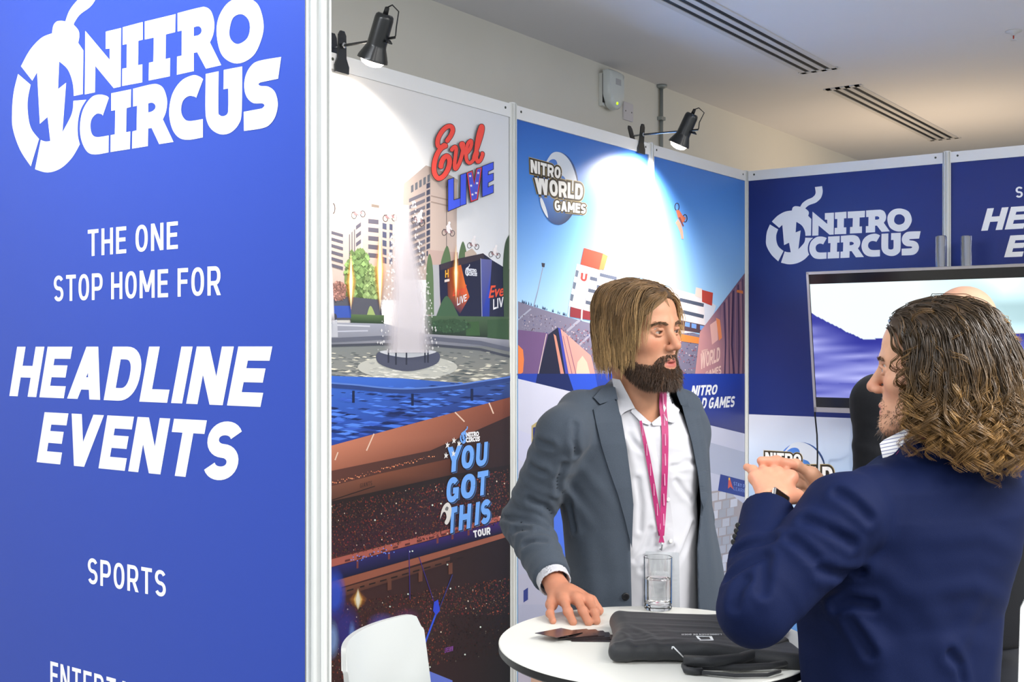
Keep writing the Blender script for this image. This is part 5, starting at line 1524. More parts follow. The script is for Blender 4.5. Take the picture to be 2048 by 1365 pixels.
def eye(head, sx, gaze, parent, iris='#4a3626'):
    c = head.out(np.array([[0.031 * sx, -0.0790, 0.0008]]))[0]
    g = np.array(gaze, float); g /= np.linalg.norm(g)
    prof = []; cols = []
    for i in range(25):
        a = math.pi * i / 24; r = 0.0125 * head.k
        prof.append((r * math.sin(a), -r * math.cos(a)))
    mb = MB(); mb.lathe(prof, c2w(*c), c2w(*g), 24)
    for i in range(25):
        t = math.degrees(math.pi - math.pi * i / 24)
        cl = (0.005, 0.004, 0.004) if t < 14 else srgb(iris) if t < 36 else srgb('#b0a298')
        cols += [cl] * 24
    mk('eye', mb.v, mb.f, mat('eye_wet', attr='Col', rough=0.08, coat=0.6), parent, True, np.array(cols))
def scalp_points(head, n, ok, rng_):
    """random points on the head surface where ok(local point) holds"""
    out = []
    while sum(len(o_) for o_ in out) < n:
        dr = rng_.normal(size=(n * 2, 3)); dr /= np.linalg.norm(dr, axis=1, keepdims=True)
        p = (np.array([0, 0.01, 0.02]) + dr * 0.2).astype(f32)
        for _ in range(25):
            p = p - (dr * (head_field(p) * 0.9)[:, None]).astype(f32)
        out.append(p[ok(p)])
    return np.concatenate(out)[:n].astype(float)
def grow_hair(field, roots, dir0, flow, steps, ds, gap, stiff=0.75):
    """strands grown step by step along a flow, kept outside a field; all in view metres"""
    P = roots.copy(); D = dir0.copy(); out = [P.copy()]
    for i in range(steps):
        w = flow(P, i / steps, D)
        D = stiff * D + (1 - stiff) * w; D /= np.linalg.norm(D, axis=1, keepdims=True) + 1e-9
        P = P + D * (ds[:, None] if hasattr(ds, '__len__') else ds)
        d = field(P.astype(f32)); g_ = gap(P, i / steps)
        bad = d < g_
        if bad.any():
            n_ = grad(field, P[bad])
            P[bad] += n_ * np.minimum((g_ - d)[bad], 0.02)[:, None]
            dn = (D[bad] * n_).sum(1)
            D[bad] -= n_ * np.minimum(dn, 0)[:, None]
        out.append(P.copy())
    return np.stack(out, 1)
M_SKIN = mat('skin', attr='Col', rough=0.48, spec=0.4, sss=0.12, var=0.05, scale=60, bump=0.06, bscale=350)
M_HAIR = mat('hair', attr='Col', rough=0.36, spec=0.5)
# ------------------------------------------------------------------ cloth
def cloth(name, colr, rough=0.85, weave=900.0, var=0.16, sheen=0.25, bump=0.25):
    return mat(name, colr, rough, var=var, scale=weave, bump=bump, bscale=weave * 0.8, sheen=sheen, spec=0.25)
M_GREY = cloth('grey_wool', '#454e5a', 0.85, sheen=0.08)
M_NAVY = mat('navy_wool', '#0b1638', 0.75, var=0.12, scale=900, bump=0.12, bscale=700, spec=0.12)
M_BLACKSUIT = cloth('black_wool', '#14161b', 0.85, var=0.08, sheen=0.05)
M_TROUS = cloth('dark_trousers', '#23262e', 0.85, var=0.08)
M_SHIRT = mat('white_shirt', '#c6c7ce', 0.7, bump=0.05, bscale=900, sheen=0.1)
M_BTN = mat('shirt_button', '#e2e2de', 0.3)
M_DBTN = mat('dark_button', '#15161a', 0.3)
M_LEATHER = mat('black_leather', '#141414', 0.35)
def fold(P, c, axis, lam, sig, amp, bend=0.0):
    """soft cloth folds around a point, running across an axis"""
    q = P - np.asarray(c, f32); a = np.asarray(axis, f32); a = a / np.linalg.norm(a)
    s_ = q @ a; r2 = (q * q).sum(1)
    side = np.sqrt(np.maximum(r2 - s_ * s_, 0))
    ph = (s_ + bend * side) * (math.tau / lam)
    return amp * (np.sin(ph) * 0.7 + 0.3 * np.sin(2 * ph + 1.0)) * np.exp(-r2 / (2 * sig * sig))
def creases(fn, lines, depth, width):
    """sharp cloth creases traced over the photo: each line is pulled into the surface, with a soft ridge beside it"""
    segs = []
    for ln_ in lines:
        q = march(fn, [p[0] for p in ln_], [p[1] for p in ln_], 0.0)
        segs += [(q[i], q[i + 1]) for i in range(len(q) - 1) if abs(q[i][1] - q[i + 1][1]) < 0.12]
    def g(P, d):
        near = np.abs(d) < 0.04
        if not near.any(): return d
        Q = P[near]; dm = np.full(len(Q), 1.0, f32)
        for a, b in segs: dm = np.minimum(dm, cap(Q, a, b, 0.0))
        add = depth * np.exp(-(dm / width) ** 2) - 0.45 * depth * np.exp(-((dm - 2.1 * width) / (1.3 * width)) ** 2)
        d = d.copy(); d[near] += add.astype(d.dtype)
        return d
    return g
def trousers(parent, hips, feet, z_top, psi, m, name='trousers'):
    """hips: (x,y) centre; feet: two (x,y)"""
    def fn(P):
        d = loft(P, [(0.70, hips[0], hips[1], 0.19, 0.125), (z_top, hips[0], hips[1], 0.165, 0.115)], psi, 0.78, z_top, 0.03)
        for s_, ft in zip((-1, 1), feet):
            hx, hy = hips[0] + s_ * 0.085 * math.cos(psi), hips[1] + s_ * 0.085 * math.sin(psi)
            d = smin(d, chain(P, [(hx, hy, 0.84), ((hx + ft[0]) / 2, (hy + ft[1]) / 2 - 0.02, 0.48), (ft[0], ft[1], 0.10)], [0.10, 0.075, 0.068], 0.03), 0.04)
        return np.maximum(d, 0.06 - P[:, 2])
    lo = (min(hips[0], *[f[0] for f in feet]) - 0.28, min(hips[1], *[f[1] for f in feet]) - 0.25, 0.04)
    hi = (max(hips[0], *[f[0] for f in feet]) + 0.28, max(hips[1], *[f[1] for f in feet]) + 0.25, z_top + 0.03)
    sculpt(name, fn, lo, hi, 0.012, m, parent)
    for ft in feet:
        fx, fy = -math.sin(psi), math.cos(psi)
        def sh(P, ft=ft):
            a = ell(P, (ft[0] + parent['toe'][0] * 0.07, ft[1] + parent['toe'][1] * 0.07, 0.042), (0.055, 0.055, 0.042))
            d = chain(P, [(ft[0] - parent['toe'][0] * 0.05, ft[1] - parent['toe'][1] * 0.05, 0.045), (ft[0] + parent['toe'][0] * 0.05, ft[1] + parent['toe'][1] * 0.05, 0.045), (ft[0] + parent['toe'][0] * 0.17, ft[1] + parent['toe'][1] * 0.17, 0.035)], [0.045, 0.046, 0.034], 0.02)
            d = smin(d, cap(P, (ft[0], ft[1], 0.05), (ft[0], ft[1], 0.10), 0.045, 0.042), 0.02)
            return np.maximum(d, 0.001 - P[:, 2])
        sculpt('shoe', sh, (ft[0] - 0.26, ft[1] - 0.26, 0), (ft[0] + 0.26, ft[1] + 0.26, 0.16), 0.009, M_LEATHER, parent)
def person(base, label):
    b = c2w(base[0], base[1], 0.0)
    return empty('person', b, label, 'person')
def hand_field(P, wrist, mcps, fingers, thumb, rp=0.0132, rw=0.021, rf=0.0092):
    """wrist, knuckles, finger joint lists and thumb joints in view metres"""
    w = np.asarray(wrist, float); d = None
    for i, m_ in enumerate(mcps):
        m_ = np.asarray(m_, float)
        c = cap(P, w + (m_ - w) * 0.12, m_, rw * 0.82, rp * (0.82 if i == 0 else 1.0)); d = c if d is None else smin(d, c, 0.009)
    for m_ in mcps: d = smin(d, cap(P, m_, m_, rp * 1.0), 0.006)
    for i, (m_, f_) in enumerate(zip(mcps, fingers)):
        k = 0.84 if i == 0 else 1.0
        pts = [m_] + list(f_); n = len(pts)
        rs_ = [rf * k * (1.12, 1.0, 0.94, 0.86)[min(j, 3)] for j in range(n)]
        c = chain(P, pts, rs_, 0.004)
        for p_ in pts[:-1]: c = smin(c, cap(P, p_, p_, rf * k * 1.07), 0.006)
        d = smin(d, c, 0.006)
    n = len(thumb); d = smin(d, chain(P, thumb, [0.017, 0.0125, 0.0112, 0.0095][:n], 0.006), 0.012)
    return d
def skin_col(base, red, head=None, lips=True, extra=None):
    base, red = np.array(srgb(base)), np.array(srgb(red))
    def fn(v):
        c = np.tile(base, (len(v), 1))
        if head is not None:
            p = head.loc(v); q = np.abs(p[:, 0])
            w = np.exp(-(((q - 0.042) / 0.022) ** 2 + ((p[:, 2] + 0.03) / 0.022) ** 2)) * (p[:, 1] < -0.02) * 0.55
            w += np.exp(-((q / 0.016) ** 2 + ((p[:, 1] + 0.113) / 0.016) ** 2 + ((p[:, 2] + 0.034) / 0.016) ** 2)) * 0.6
            w += (q > 0.078) * 0.5
            c = c * (1 - w[:, None]) + red * w[:, None]
            if lips:
                l = np.exp(-((q / 0.021) ** 4 + ((p[:, 2] + 0.0735) / 0.0105) ** 4)) * (p[:, 1] < -0.084)
                c = c * (1 - l[:, None]) + np.array(srgb('#b0605a')) * l[:, None]
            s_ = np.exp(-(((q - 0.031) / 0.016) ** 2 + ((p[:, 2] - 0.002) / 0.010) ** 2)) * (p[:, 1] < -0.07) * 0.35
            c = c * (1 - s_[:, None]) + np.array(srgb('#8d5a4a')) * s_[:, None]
            if extra: c = extra(c, p)
        return c
    return fn

# ------------------------------------------------------------------ man in the grey jacket, leaning on the table
man1 = person((0.31, 2.83), 'bearded man with long brown hair in grey jacket and white shirt, hand on table')
man1['toe'] = (0.3, -0.95)
PSI1 = math.radians(28)
hd1 = Head(V(1277, 662, 2.75), 43, 2, -3)
shL, elL, wrL = V(1124, 872, 2.66), V(1052, 1046, 2.74), V(1112, 1172, 2.535)
shR, elR, wrR = V(1370, 862, 2.92), V(1384, 1040, 3.06), V(1398, 1160, 2.96)
nk0, nk1 = hd1.out(np.array([[0, 0.018, -0.06]]))[0], V(1288, 872, 2.815)
HAND1 = dict(wrist=wrL, mcps=[V(1103, 1210, 2.485), V(1128, 1201, 2.475), V(1153, 1198, 2.470), V(1176, 1203, 2.475)],
             fingers=[[V(1100, 1228, 2.440), V(1106, 1243, 2.416)], [V(1136, 1224, 2.432), V(1146, 1245, 2.406)], [V(1166, 1223, 2.427), V(1177, 1246, 2.403)], [V(1189, 1226, 2.432), V(1193, 1243, 2.410)]],
             thumb=[V(1140, 1186, 2.50), V(1182, 1203, 2.50), V(1197, 1222, 2.487)])
HAND1R = dict(wrist=wrR, mcps=[V(1388, 1186, 2.92), V(1396, 1188, 2.91), V(1404, 1188, 2.91), V(1411, 1187, 2.92)],
              fingers=[[V(1389, 1205, 2.90), V(1388, 1222, 2.90)], [V(1397, 1208, 2.89), V(1397, 1226, 2.89)], [V(1405, 1208, 2.89), V(1406, 1226, 2.89)], [V(1412, 1206, 2.90), V(1414, 1222, 2.90)]],
              thumb=[V(1396, 1172, 2.94), V(1388, 1184, 2.90), V(1387, 1200, 2.88)])
def body1(P):
    d = hd1.field(P)
    d = smin(d, cap(P, nk0, nk1, 0.055, 0.060), 0.03)
    t = cap(P, V(1285, 905, 2.83), V(1290, 1180, 2.83), 0.075, 0.08)
    t = smin(t, ell(P, V(1292, 872, 2.815), (0.09, 0.075, 0.05)), 0.04)
    t = smin(t, chain(P, [V(1270, 890, 2.82), shL, elL, wrL], [0.045, 0.032, 0.032, 0.025], 0.02), 0.03)
    t = smin(t, chain(P, [V(1300, 890, 2.82), shR, elR, wrR], [0.045, 0.032, 0.032, 0.025], 0.02), 0.03)
    t = smin(t, hand_field(P, **HAND1), 0.012)
    t = smin(t, hand_field(P, **HAND1R), 0.012)
    return smin(d, t, 0.02)
SK1, SR1 = '#c79274', '#bd745c'
bd1 = sculpt('body', body1, (0.02, 2.36, 0.85), (0.50, 3.13, 1.76), 0.0025, M_SKIN, man1, skin_col(SK1, SR1, hd1))
gz = hd1.R @ np.array([0.25, -1, 0.0])
eye(hd1, -1, gz, bd1); eye(hd1, 1, gz, bd1)
# jacket
J1 = [(0.78, .330, 2.83, .222, .140), (0.95, .333, 2.83, .215, .136), (1.05, .326, 2.83, .205, .132), (1.15, .312, 2.825, .198, .130), (1.25, .297, 2.82, .203, .130), (1.35, .285, 2.82, .208, .122), (1.40, .283, 2.82, .196, .108), (1.44, .287, 2.82, .150, .088), (1.47, .294, 2.815, .100, .075), (1.50, .30, 2.81, .080, .068)]
fwdL = (wrL - elL) / np.linalg.norm(wrL - elL); endL = wrL - fwdL * 0.028
axL = (elL - shL) / np.linalg.norm(elL - shL)
fwdR = (wrR - elR) / np.linalg.norm(wrR - elR)
def jacket1_smooth(P):
    d = loft(P, J1, PSI1, 0.80, 1.478, 0.02)
    up = cap(P, shL, elL, 0.060, 0.056); up = smin(up, chain(P, [V(1228, 806, 2.80), V(1160, 826, 2.73), shL + np.array([0.006, 0, 0.008])], [0.040, 0.050, 0.056], 0.02), 0.03)
    fo = smax(cap(P, elL, wrL + fwdL * 0.03, 0.056, 0.041), (P - endL.astype(f32)) @ fwdL.astype(f32), 0.006)
    fo = fo + fold(P, elL + fwdL * 0.07, fwdL, 0.045, 0.06, 0.0040, 0.35)
    up = up + fold(P, elL - axL * 0.07, axL, 0.055, 0.06, 0.0045, -0.3) + fold(P, shL + axL * 0.04, axL, 0.07, 0.05, 0.0035, 0.5)
    armL = smin(up, fo, 0.018)
    upR = smin(cap(P, shR, elR, 0.058, 0.055), chain(P, [V(1330, 800, 2.83), V(1362, 822, 2.88), shR], [0.040, 0.050, 0.055], 0.02), 0.03); foR = smax(cap(P, elR, wrR, 0.054, 0.042), (P - (wrR - fwdR * 0.02).astype(f32)) @ fwdR.astype(f32), 0.006)
    d = smin(d, armL, 0.022); d = smin(d, smin(upR, foR, 0.02), 0.03)
    d = d + fold(P, V(1150, 990, 2.68), (1, 0, 0.8), 0.07, 0.05, 0.003) + fold(P, V(1200, 1150, 2.68), (1, 0.2, 0.15), 0.11, 0.10, 0.0025) + fold(P, V(1425, 1050, 2.80), (1, 0, 0.1), 0.06, 0.09, 0.004)
    return d
CR1 = creases(jacket1_smooth, [[(1003, 1034), (1030, 1040), (1060, 1046), (1092, 1054)], [(1006, 1076), (1030, 1062), (1056, 1058)], [(1022, 1112), (1050, 1090), (1088, 1082)], [(1064, 872), (1080, 884), (1102, 892)], [(1050, 918), (1066, 934), (1090, 946)], [(1060, 1000), (1088, 1012), (1104, 1030)], [(1126, 988), (1142, 1016), (1150, 1060)], [(1150, 850), (1148, 880), (1152, 910)], [(1128, 930), (1116, 960), (1118, 985)]], 0.0075, 0.0070)
def jacket1_outer(P): return CR1(P, jacket1_smooth(P))
LEY = [600, 765, 830, 900, 960, 1010, 1100, 1230, 1600]; LEX = [1226, 1228, 1240, 1251, 1258, 1263, 1261, 1264, 1268]
REX = [1340, 1350, 1370, 1386, 1397, 1402, 1394, 1396, 1402]
def jacket1(P):
    o_ = jacket1_outer(P); sh = np.maximum(o_, -(o_ + 0.013))
    px, py = to_px(P)
    ins = np.minimum(px - np.interp(py, LEY, LEX), np.interp(py, LEY, REX) - px) * P[:, 1] / F
    cut = np.minimum(ins, -loft_v(P, J1, PSI1) - 0.02)
    nk = 0.062 - cap(P, nk0, nk1, 0.0)                    # neck hole
    return smax(smax(sh, cut, 0.004), nk, 0.004)
jk1 = sculpt('jacket', jacket1, (-0.06, 2.44, 0.77), (0.58, 3.16, 1.50), 0.0042, M_GREY, man1)
# shirt
S1 = [(0.78, .318, 2.83, .160, .118), (0.95, .316, 2.83, .158, .116), (1.1, .312, 2.83, .152, .113), (1.2, .308, 2.83, .150, .115), (1.28, .312, 2.83, .156, .119), (1.36, .308, 2.825, .152, .108), (1.41, .304, 2.82, .118, .090), (1.44, .305, 2.815, .082, .074), (1.47, .305, 2.81, .066, .066)]
VN = [(1236, 700), (1241, 764), (1270, 817), (1302, 846), (1324, 832), (1330, 790), (1345, 700)]
VLy = [600, 764, 817, 846, 852]; VLx = [1220, 1240, 1270, 1301, 1330]; VRx = [1350, 1336, 1328, 1312, 1290]
def shirt1_smooth(P):
    d = loft(P, S1, PSI1, 0.80, 1.462, 0.012)
    return d + fold(P, V(1375, 925, 2.72), (0.15, 0, 1), 0.035, 0.035, 0.0030) + fold(P, V(1262, 880, 2.7), (1, 0, .3), 0.05, 0.05, 0.003) + fold(P, V(1300, 1120, 2.7), (0.8, 0, .6), 0.09, 0.09, 0.0025)
CRS = creases(shirt1_smooth, [[(1345, 934), (1372, 926), (1396, 925)], [(1258, 872), (1268, 888), (1282, 898)], [(1285, 1140), (1310, 1118), (1345, 1096)], [(1352, 962), (1368, 985), (1384, 1000)], [(1352, 1130), (1370, 1095), (1386, 1050)], [(1275, 960), (1282, 1010), (1280, 1060)], [(1300, 1060), (1292, 1090), (1270, 1120)]], 0.0045, 0.0065)
def shirt1_outer(P): return CRS(P, shirt1_smooth(P))
def shirt1(P):
    o_ = shirt1_outer(P); px, py = to_px(P)
    ins = np.minimum(px - np.interp(py, VLy, VLx), np.interp(py, VLy, VRx) - px) * P[:, 1] / F
    return smax(smax(o_, np.minimum(ins, 2.83 - P[:, 1]), 0.003), 0.0595 - cap(P, nk0, nk1, 0.0), 0.003)
st1 = sculpt('shirt', shirt1, (0.12, 2.66, 0.78), (0.52, 2.99, 1.50), 0.0040, M_SHIRT, man1)
cuff0, cuff1 = endL - fwdL * 0.01, endL + fwdL * 0.022
def cuff(P):
    a = cap(P, cuff0 - fwdL * 0.1, cuff1 + fwdL * 0.1, 0.0375, 0.0365)
    a = np.maximum(a, np.maximum((P - cuff1.astype(f32)) @ fwdL.astype(f32), -(P - cuff0.astype(f32)) @ fwdL.astype(f32)))
    return np.maximum(a, 0.033 - cap(P, cuff0 - fwdL * 0.1, cuff1 + fwdL * 0.1, 0.0))
sculpt('shirt_cuff', cuff, cuff0 - 0.08, cuff1 + 0.08, 0.003, M_SHIRT, man1)
# collars, lapels, trims
sb1 = lambda P: np.minimum(shirt1_outer(P), body1_neck(P))
def body1_neck(P): return smin(cap(P, nk0, nk1, 0.058, 0.060), ell(P, V(1292, 872, 2.815), (0.09, 0.075, 0.05)), 0.04)
patch('shirt_collar', sb1, [(1224, 757), (1240, 760), (1256, 790), (1270, 817), (1262, 819), (1249, 825, 1), (1240, 834), (1231, 800)], 0.014, 0.003, M_SHIRT, st1, 4)
patch('collar_stand', sb1, [(1266, 812), (1281, 831), (1303, 846), (1299, 851), (1283, 846), (1262, 824)], 0.008, 0.004, M_SHIRT, st1, 4)
patch('shirt_collar', sb1, [(1334, 772), (1344, 774), (1364, 812), (1358, 824), (1356, 838, 1), (1347, 846, 1), (1332, 842), (1326, 815)], 0.012, 0.003, M_SHIRT, st1, 4)
patch('collar_stand', sb1, [(1303, 846), (1328, 826), (1332, 840), (1322, 852), (1306, 852)], 0.006, 0.004, M_SHIRT, st1, 4)
jo = jacket1_outer
patch('jacket_collar', jo, [(1226, 756), (1206, 774), (1187, 795), (1200, 809), (1230, 799), (1236, 800), (1231, 778)], 0.007, 0.005, M_GREY, jk1, 4)
patch('lapel', jo, [(1229, 797), (1187, 819), (1193, 850), (1203, 892), (1218, 940), (1236, 990), (1250, 1040), (1259, 1078), (1264, 1098), (1265, 1060), (1267, 1010), (1262, 960), (1254, 900), (1243, 835)], 0.005, 0.004, M_GREY, jk1, 5)
patch('jacket_collar', jo, [(1350, 764), (1364, 768), (1372, 790), (1378, 815), (1362, 811), (1354, 790)], 0.006, 0.005, M_GREY, jk1, 4)
patch('lapel', jo, [(1364, 812), (1378, 815), (1399, 822), (1405, 852), (1413, 900), (1418, 940), (1418, 985), (1408, 1020), (1402, 1000), (1396, 945), (1384, 885), (1368, 828)], 0.005, 0.004, M_GREY, jk1, 5)
patch('placket', shirt1_outer, [(1305, 852), (1320, 852), (1334, 950), (1346, 1050), (1352, 1240), (1331, 1240), (1326, 1060), (1316, 960)], 0.0012, 0.0015, M_SHIRT, st1, 6)
for (px, py) in ((1336, 1000), (1341, 1083), (1343, 1165)):
    c = march(shirt1_outer, [px], [py], 0.003)[0]
    MB().lathe([(0.0052, 0), (0.0052, 0.0012), (0.004, 0.002), (0, 0.0018)], c2w(*c), c2w(math.sin(PSI1), -math.cos(PSI1), 0), 14).build('button', M_BTN, st1, True)
c = march(jo, [1251], [1194], 0.001)[0]
MB().lathe([(0.009, 0), (0.009, 0.002), (0.007, 0.003), (0, 0.0025)], c2w(*c), c2w(0.2, -1, 0), 18).build('jacket_button', M_DBTN, jk1, True)
patch('pocket_welt', jo, [(1136, 1164), (1158, 1178), (1186, 1186), (1186, 1192), (1158, 1186), (1136, 1172)], 0.002, 0.003, M_GREY, jk1, 5)
patch('pocket_slit', jo, [(1138, 1171), (1158, 1183), (1185, 1190), (1185, 1192), (1158, 1186), (1138, 1174)], 0.004, 0.002, M_DBTN, jk1, 5)
trousers(man1, (0.325, 2.84), ((0.22, 2.80), (0.43, 2.90)), 0.96, PSI1, M_TROUS)
# lanyard with badge
M_LAN = mat('magenta_ribbon', '#b02a6c', 0.5, sheen=0.2)
M_BADGE = mat('badge_plastic', '#dfe3e8', 0.1, trans=0.55, spec=0.6)
lan = empty('lanyard', c2w(*V(1322, 1080, 2.70)), 'magenta lanyard with clear badge holder around the bearded man\'s neck', 'lanyard')
wear = lambda P: np.minimum(np.minimum(shirt1_outer(P), body1_neck(P)), jacket1(P) + 0.0)
def ribbon(nm, line, w, off, parent, m=M_LAN, fld=None):
    v, f = stroke(line, w); n = len(line)
    patch(nm, fld or sb1, [tuple(p) for p in v[:n]] + [tuple(p) for p in v[n:][::-1]], off, 0.0012, m, parent, 6, relax=4)
rl = smooth([(1281, 842), (1293, 900, 1), (1304, 960, 1), (1314, 1020, 1), (1322, 1072)], 5, False)
ribbon('ribbon', rl, list(np.interp(np.linspace(0, 1, len(rl)), [0, .3, 1], [5, 9, 10])), 0.006, lan)
rr = smooth([(1327, 782), (1326, 815, 1), (1330, 860, 1), (1330, 930, 1), (1327, 1010, 1), (1323, 1072)], 5, False)
ribbon('ribbon', rr, list(np.interp(np.linspace(0, 1, len(rr)), [0, .1, 1], [13, 15, 11])), 0.009, lan)
patch('knot', sb1, [(1316, 1060), (1329, 1060), (1326, 1074), (1329, 1086), (1317, 1086), (1320, 1074)], 0.012, 0.004, M_LAN, lan, 4)
for k, y in enumerate(range(800, 1050, 40)):
    for (xs, ys, w) in ((np.interp(y, [815, 860, 930, 1010], [1326, 1330, 1330, 1327]), y, 2.6), (np.interp(y + 20, [842, 900, 960, 1020, 1072], [1281, 1293, 1304, 1314, 1322]), y + 20, 1.8)):
        if ys < 850 and w < 2: continue
        patch('printed_word', sb1, [(xs - w / 2 + .5, ys - 12), (xs + w / 2, ys - 12), (xs + w / 2 + 1, ys + 12), (xs - w / 2 + 1, ys + 12)], 0.0108 if w > 2 else 0.0076, 0.0005, mat('ribbon_print', '#d890b4', 0.5), lan, 8)
c = march(shirt1_outer, [1322], [1094], 0.010)[0]; cw = Vector(c2w(*c))
MB().tube([cw + Vector((0, 0, 0.012)), cw + Vector((0.003, 0, 0.004)), cw + Vector((0.001, 0, -0.008)), cw + Vector((-0.003, 0, -0.006))], 0.0022, 8).build('metal_clip', M_STEEL, lan, True)
patch('badge_holder', shirt1_outer, [(1291, 1103), (1358, 1106), (1360, 1225), (1291, 1222)], 0.010, 0.0016, M_BADGE, lan, 8, relax=10)
# beard
ZBy, ZBz = [-0.13, -0.100, -0.090, -0.076, -0.05, -0.02, 0.0, 0.015], [-0.048, -0.049, -0.054, -0.074, -0.070, -0.050, -0.028, -0.010]
def beard_t(p):
    zb = np.interp(p[:, 1], ZBy, ZBz)
    f_ = np.clip((zb - p[:, 2]) / 0.034, 0, 1) * np.clip((0.016 - p[:, 1]) / 0.02, 0, 1) * np.clip((p[:, 2] + 0.135) / 0.02, 0, 1)
    l = ((p[:, 0] / 0.023) ** 2 + ((p[:, 2] + 0.0745) / 0.0115) ** 2)
    f_ = f_ * np.clip((l - 0.9) / 0.7, 0, 1)
    soul = np.exp(-(((np.abs(p[:, 0]) - 0.012) / 0.006) ** 2 + ((p[:, 2] + 0.092) / 0.006) ** 2))
    th = 0.004 + 0.010 * np.clip((-0.06 - p[:, 2]) / 0.05, 0, 1) * np.clip((-p[:, 1] + 0.01) / 0.06, 0, 1)
    return f_ * th * (1 - 0.6 * soul)
def beard_f(P):
    p = hd1.loc(P); t = beard_t(p)
    n_ = 0.0012 * np.sin(p[:, 0] * 900 + p[:, 2] * 300) * np.sin(p[:, 2] * 500 + p[:, 1] * 700)
    return head_field(p) - (t - 0.0028) * 0.9 + n_ * (t > 0.004) + np.where(t > 0.0015, 0, 0.003)
rn = np.random.default_rng(3)
DK = np.array(srgb('#33271f'))
sculpt('beard', beard_f, hd1.c - 0.15, hd1.c + np.array([0.16, 0.12, 0.05]), 0.0026, mat('beard_shade', attr='Col', rough=0.9, spec=0.05), man1, lambda v: np.tile(DK, (len(v), 1)) * rn.uniform(0.8, 1.25, (len(v), 1)), one=False)['kind'] = 'stuff'
def beard_strands():
    n = 15000
    r = scalp_points(hd1, n, lambda p: beard_t(p) > 0.0002, rn)
    t = beard_t(r.astype(f32)); g_ = grad(head_field, r)
    dr = g_ * 0.75 + np.stack([0.25 * np.sign(r[:, 0]), 0.05 * np.ones(n), -0.75 * np.ones(n)], 1) + rn.normal(size=(n, 3)) * 0.25
    dr /= np.linalg.norm(dr, axis=1, keepdims=True)
    L = (0.005 + t * 0.7) * rn.uniform(0.6, 1.35, n)
    K = 5; u = np.linspace(0, 1, K)
    pts = r[:, None] + g_[:, None] * (t * 0.35)[:, None, None] + dr[:, None] * (u[None, :, None] * L[:, None, None]) + np.array([0, 0, -1]) * (u ** 2)[None, :, None] * (L * 0.4)[:, None, None]
    c = np.array(srgb('#46352a')) * rn.uniform(0.5, 1.5, (n, 1)) + np.array(srgb('#6a4a30')) * (rn.random((n, 1)) < 0.12) * 0.6
    sh_ = pts.shape
    strands('beard_hairs', hd1.out(pts.reshape(-1, 3)).reshape(sh_), 0.00050, c, c * 1.25, M_HAIR, man1)
    # eyebrows
    n = 260; sx = np.where(rn.random(n) < .5, -1, 1); u_ = rn.random(n)
    q = np.stack([sx * (0.012 + 0.036 * u_), np.interp(u_, [0, .5, 1], [-0.103, -0.099, -0.084]), np.interp(u_, [0, .6, 1], [0.0175, 0.0225, 0.0185]) + rn.normal(size=n) * 0.0018], 1).astype(f32)
    for _ in range(6): q = q - grad(head_field, q) * head_field(q)[:, None]
    dr = np.stack([sx * 0.9, 0.25 * np.ones(n), 0.25 - 0.5 * u_], 1) + rn.normal(size=(n, 3)) * 0.15
    pts = q[:, None] + grad(head_field, q)[:, None] * 0.0012 + dr[:, None] * (np.linspace(0, 1, 4)[None, :, None] * 0.009)
    c = np.tile(np.array(srgb('#6a5038')), (n, 1)) * rn.uniform(.7, 1.3, (n, 1))
    strands('eyebrows', hd1.out(pts.reshape(-1, 3)).reshape(pts.shape), 0.00055, c, c, M_HAIR, bd1)
beard_strands()
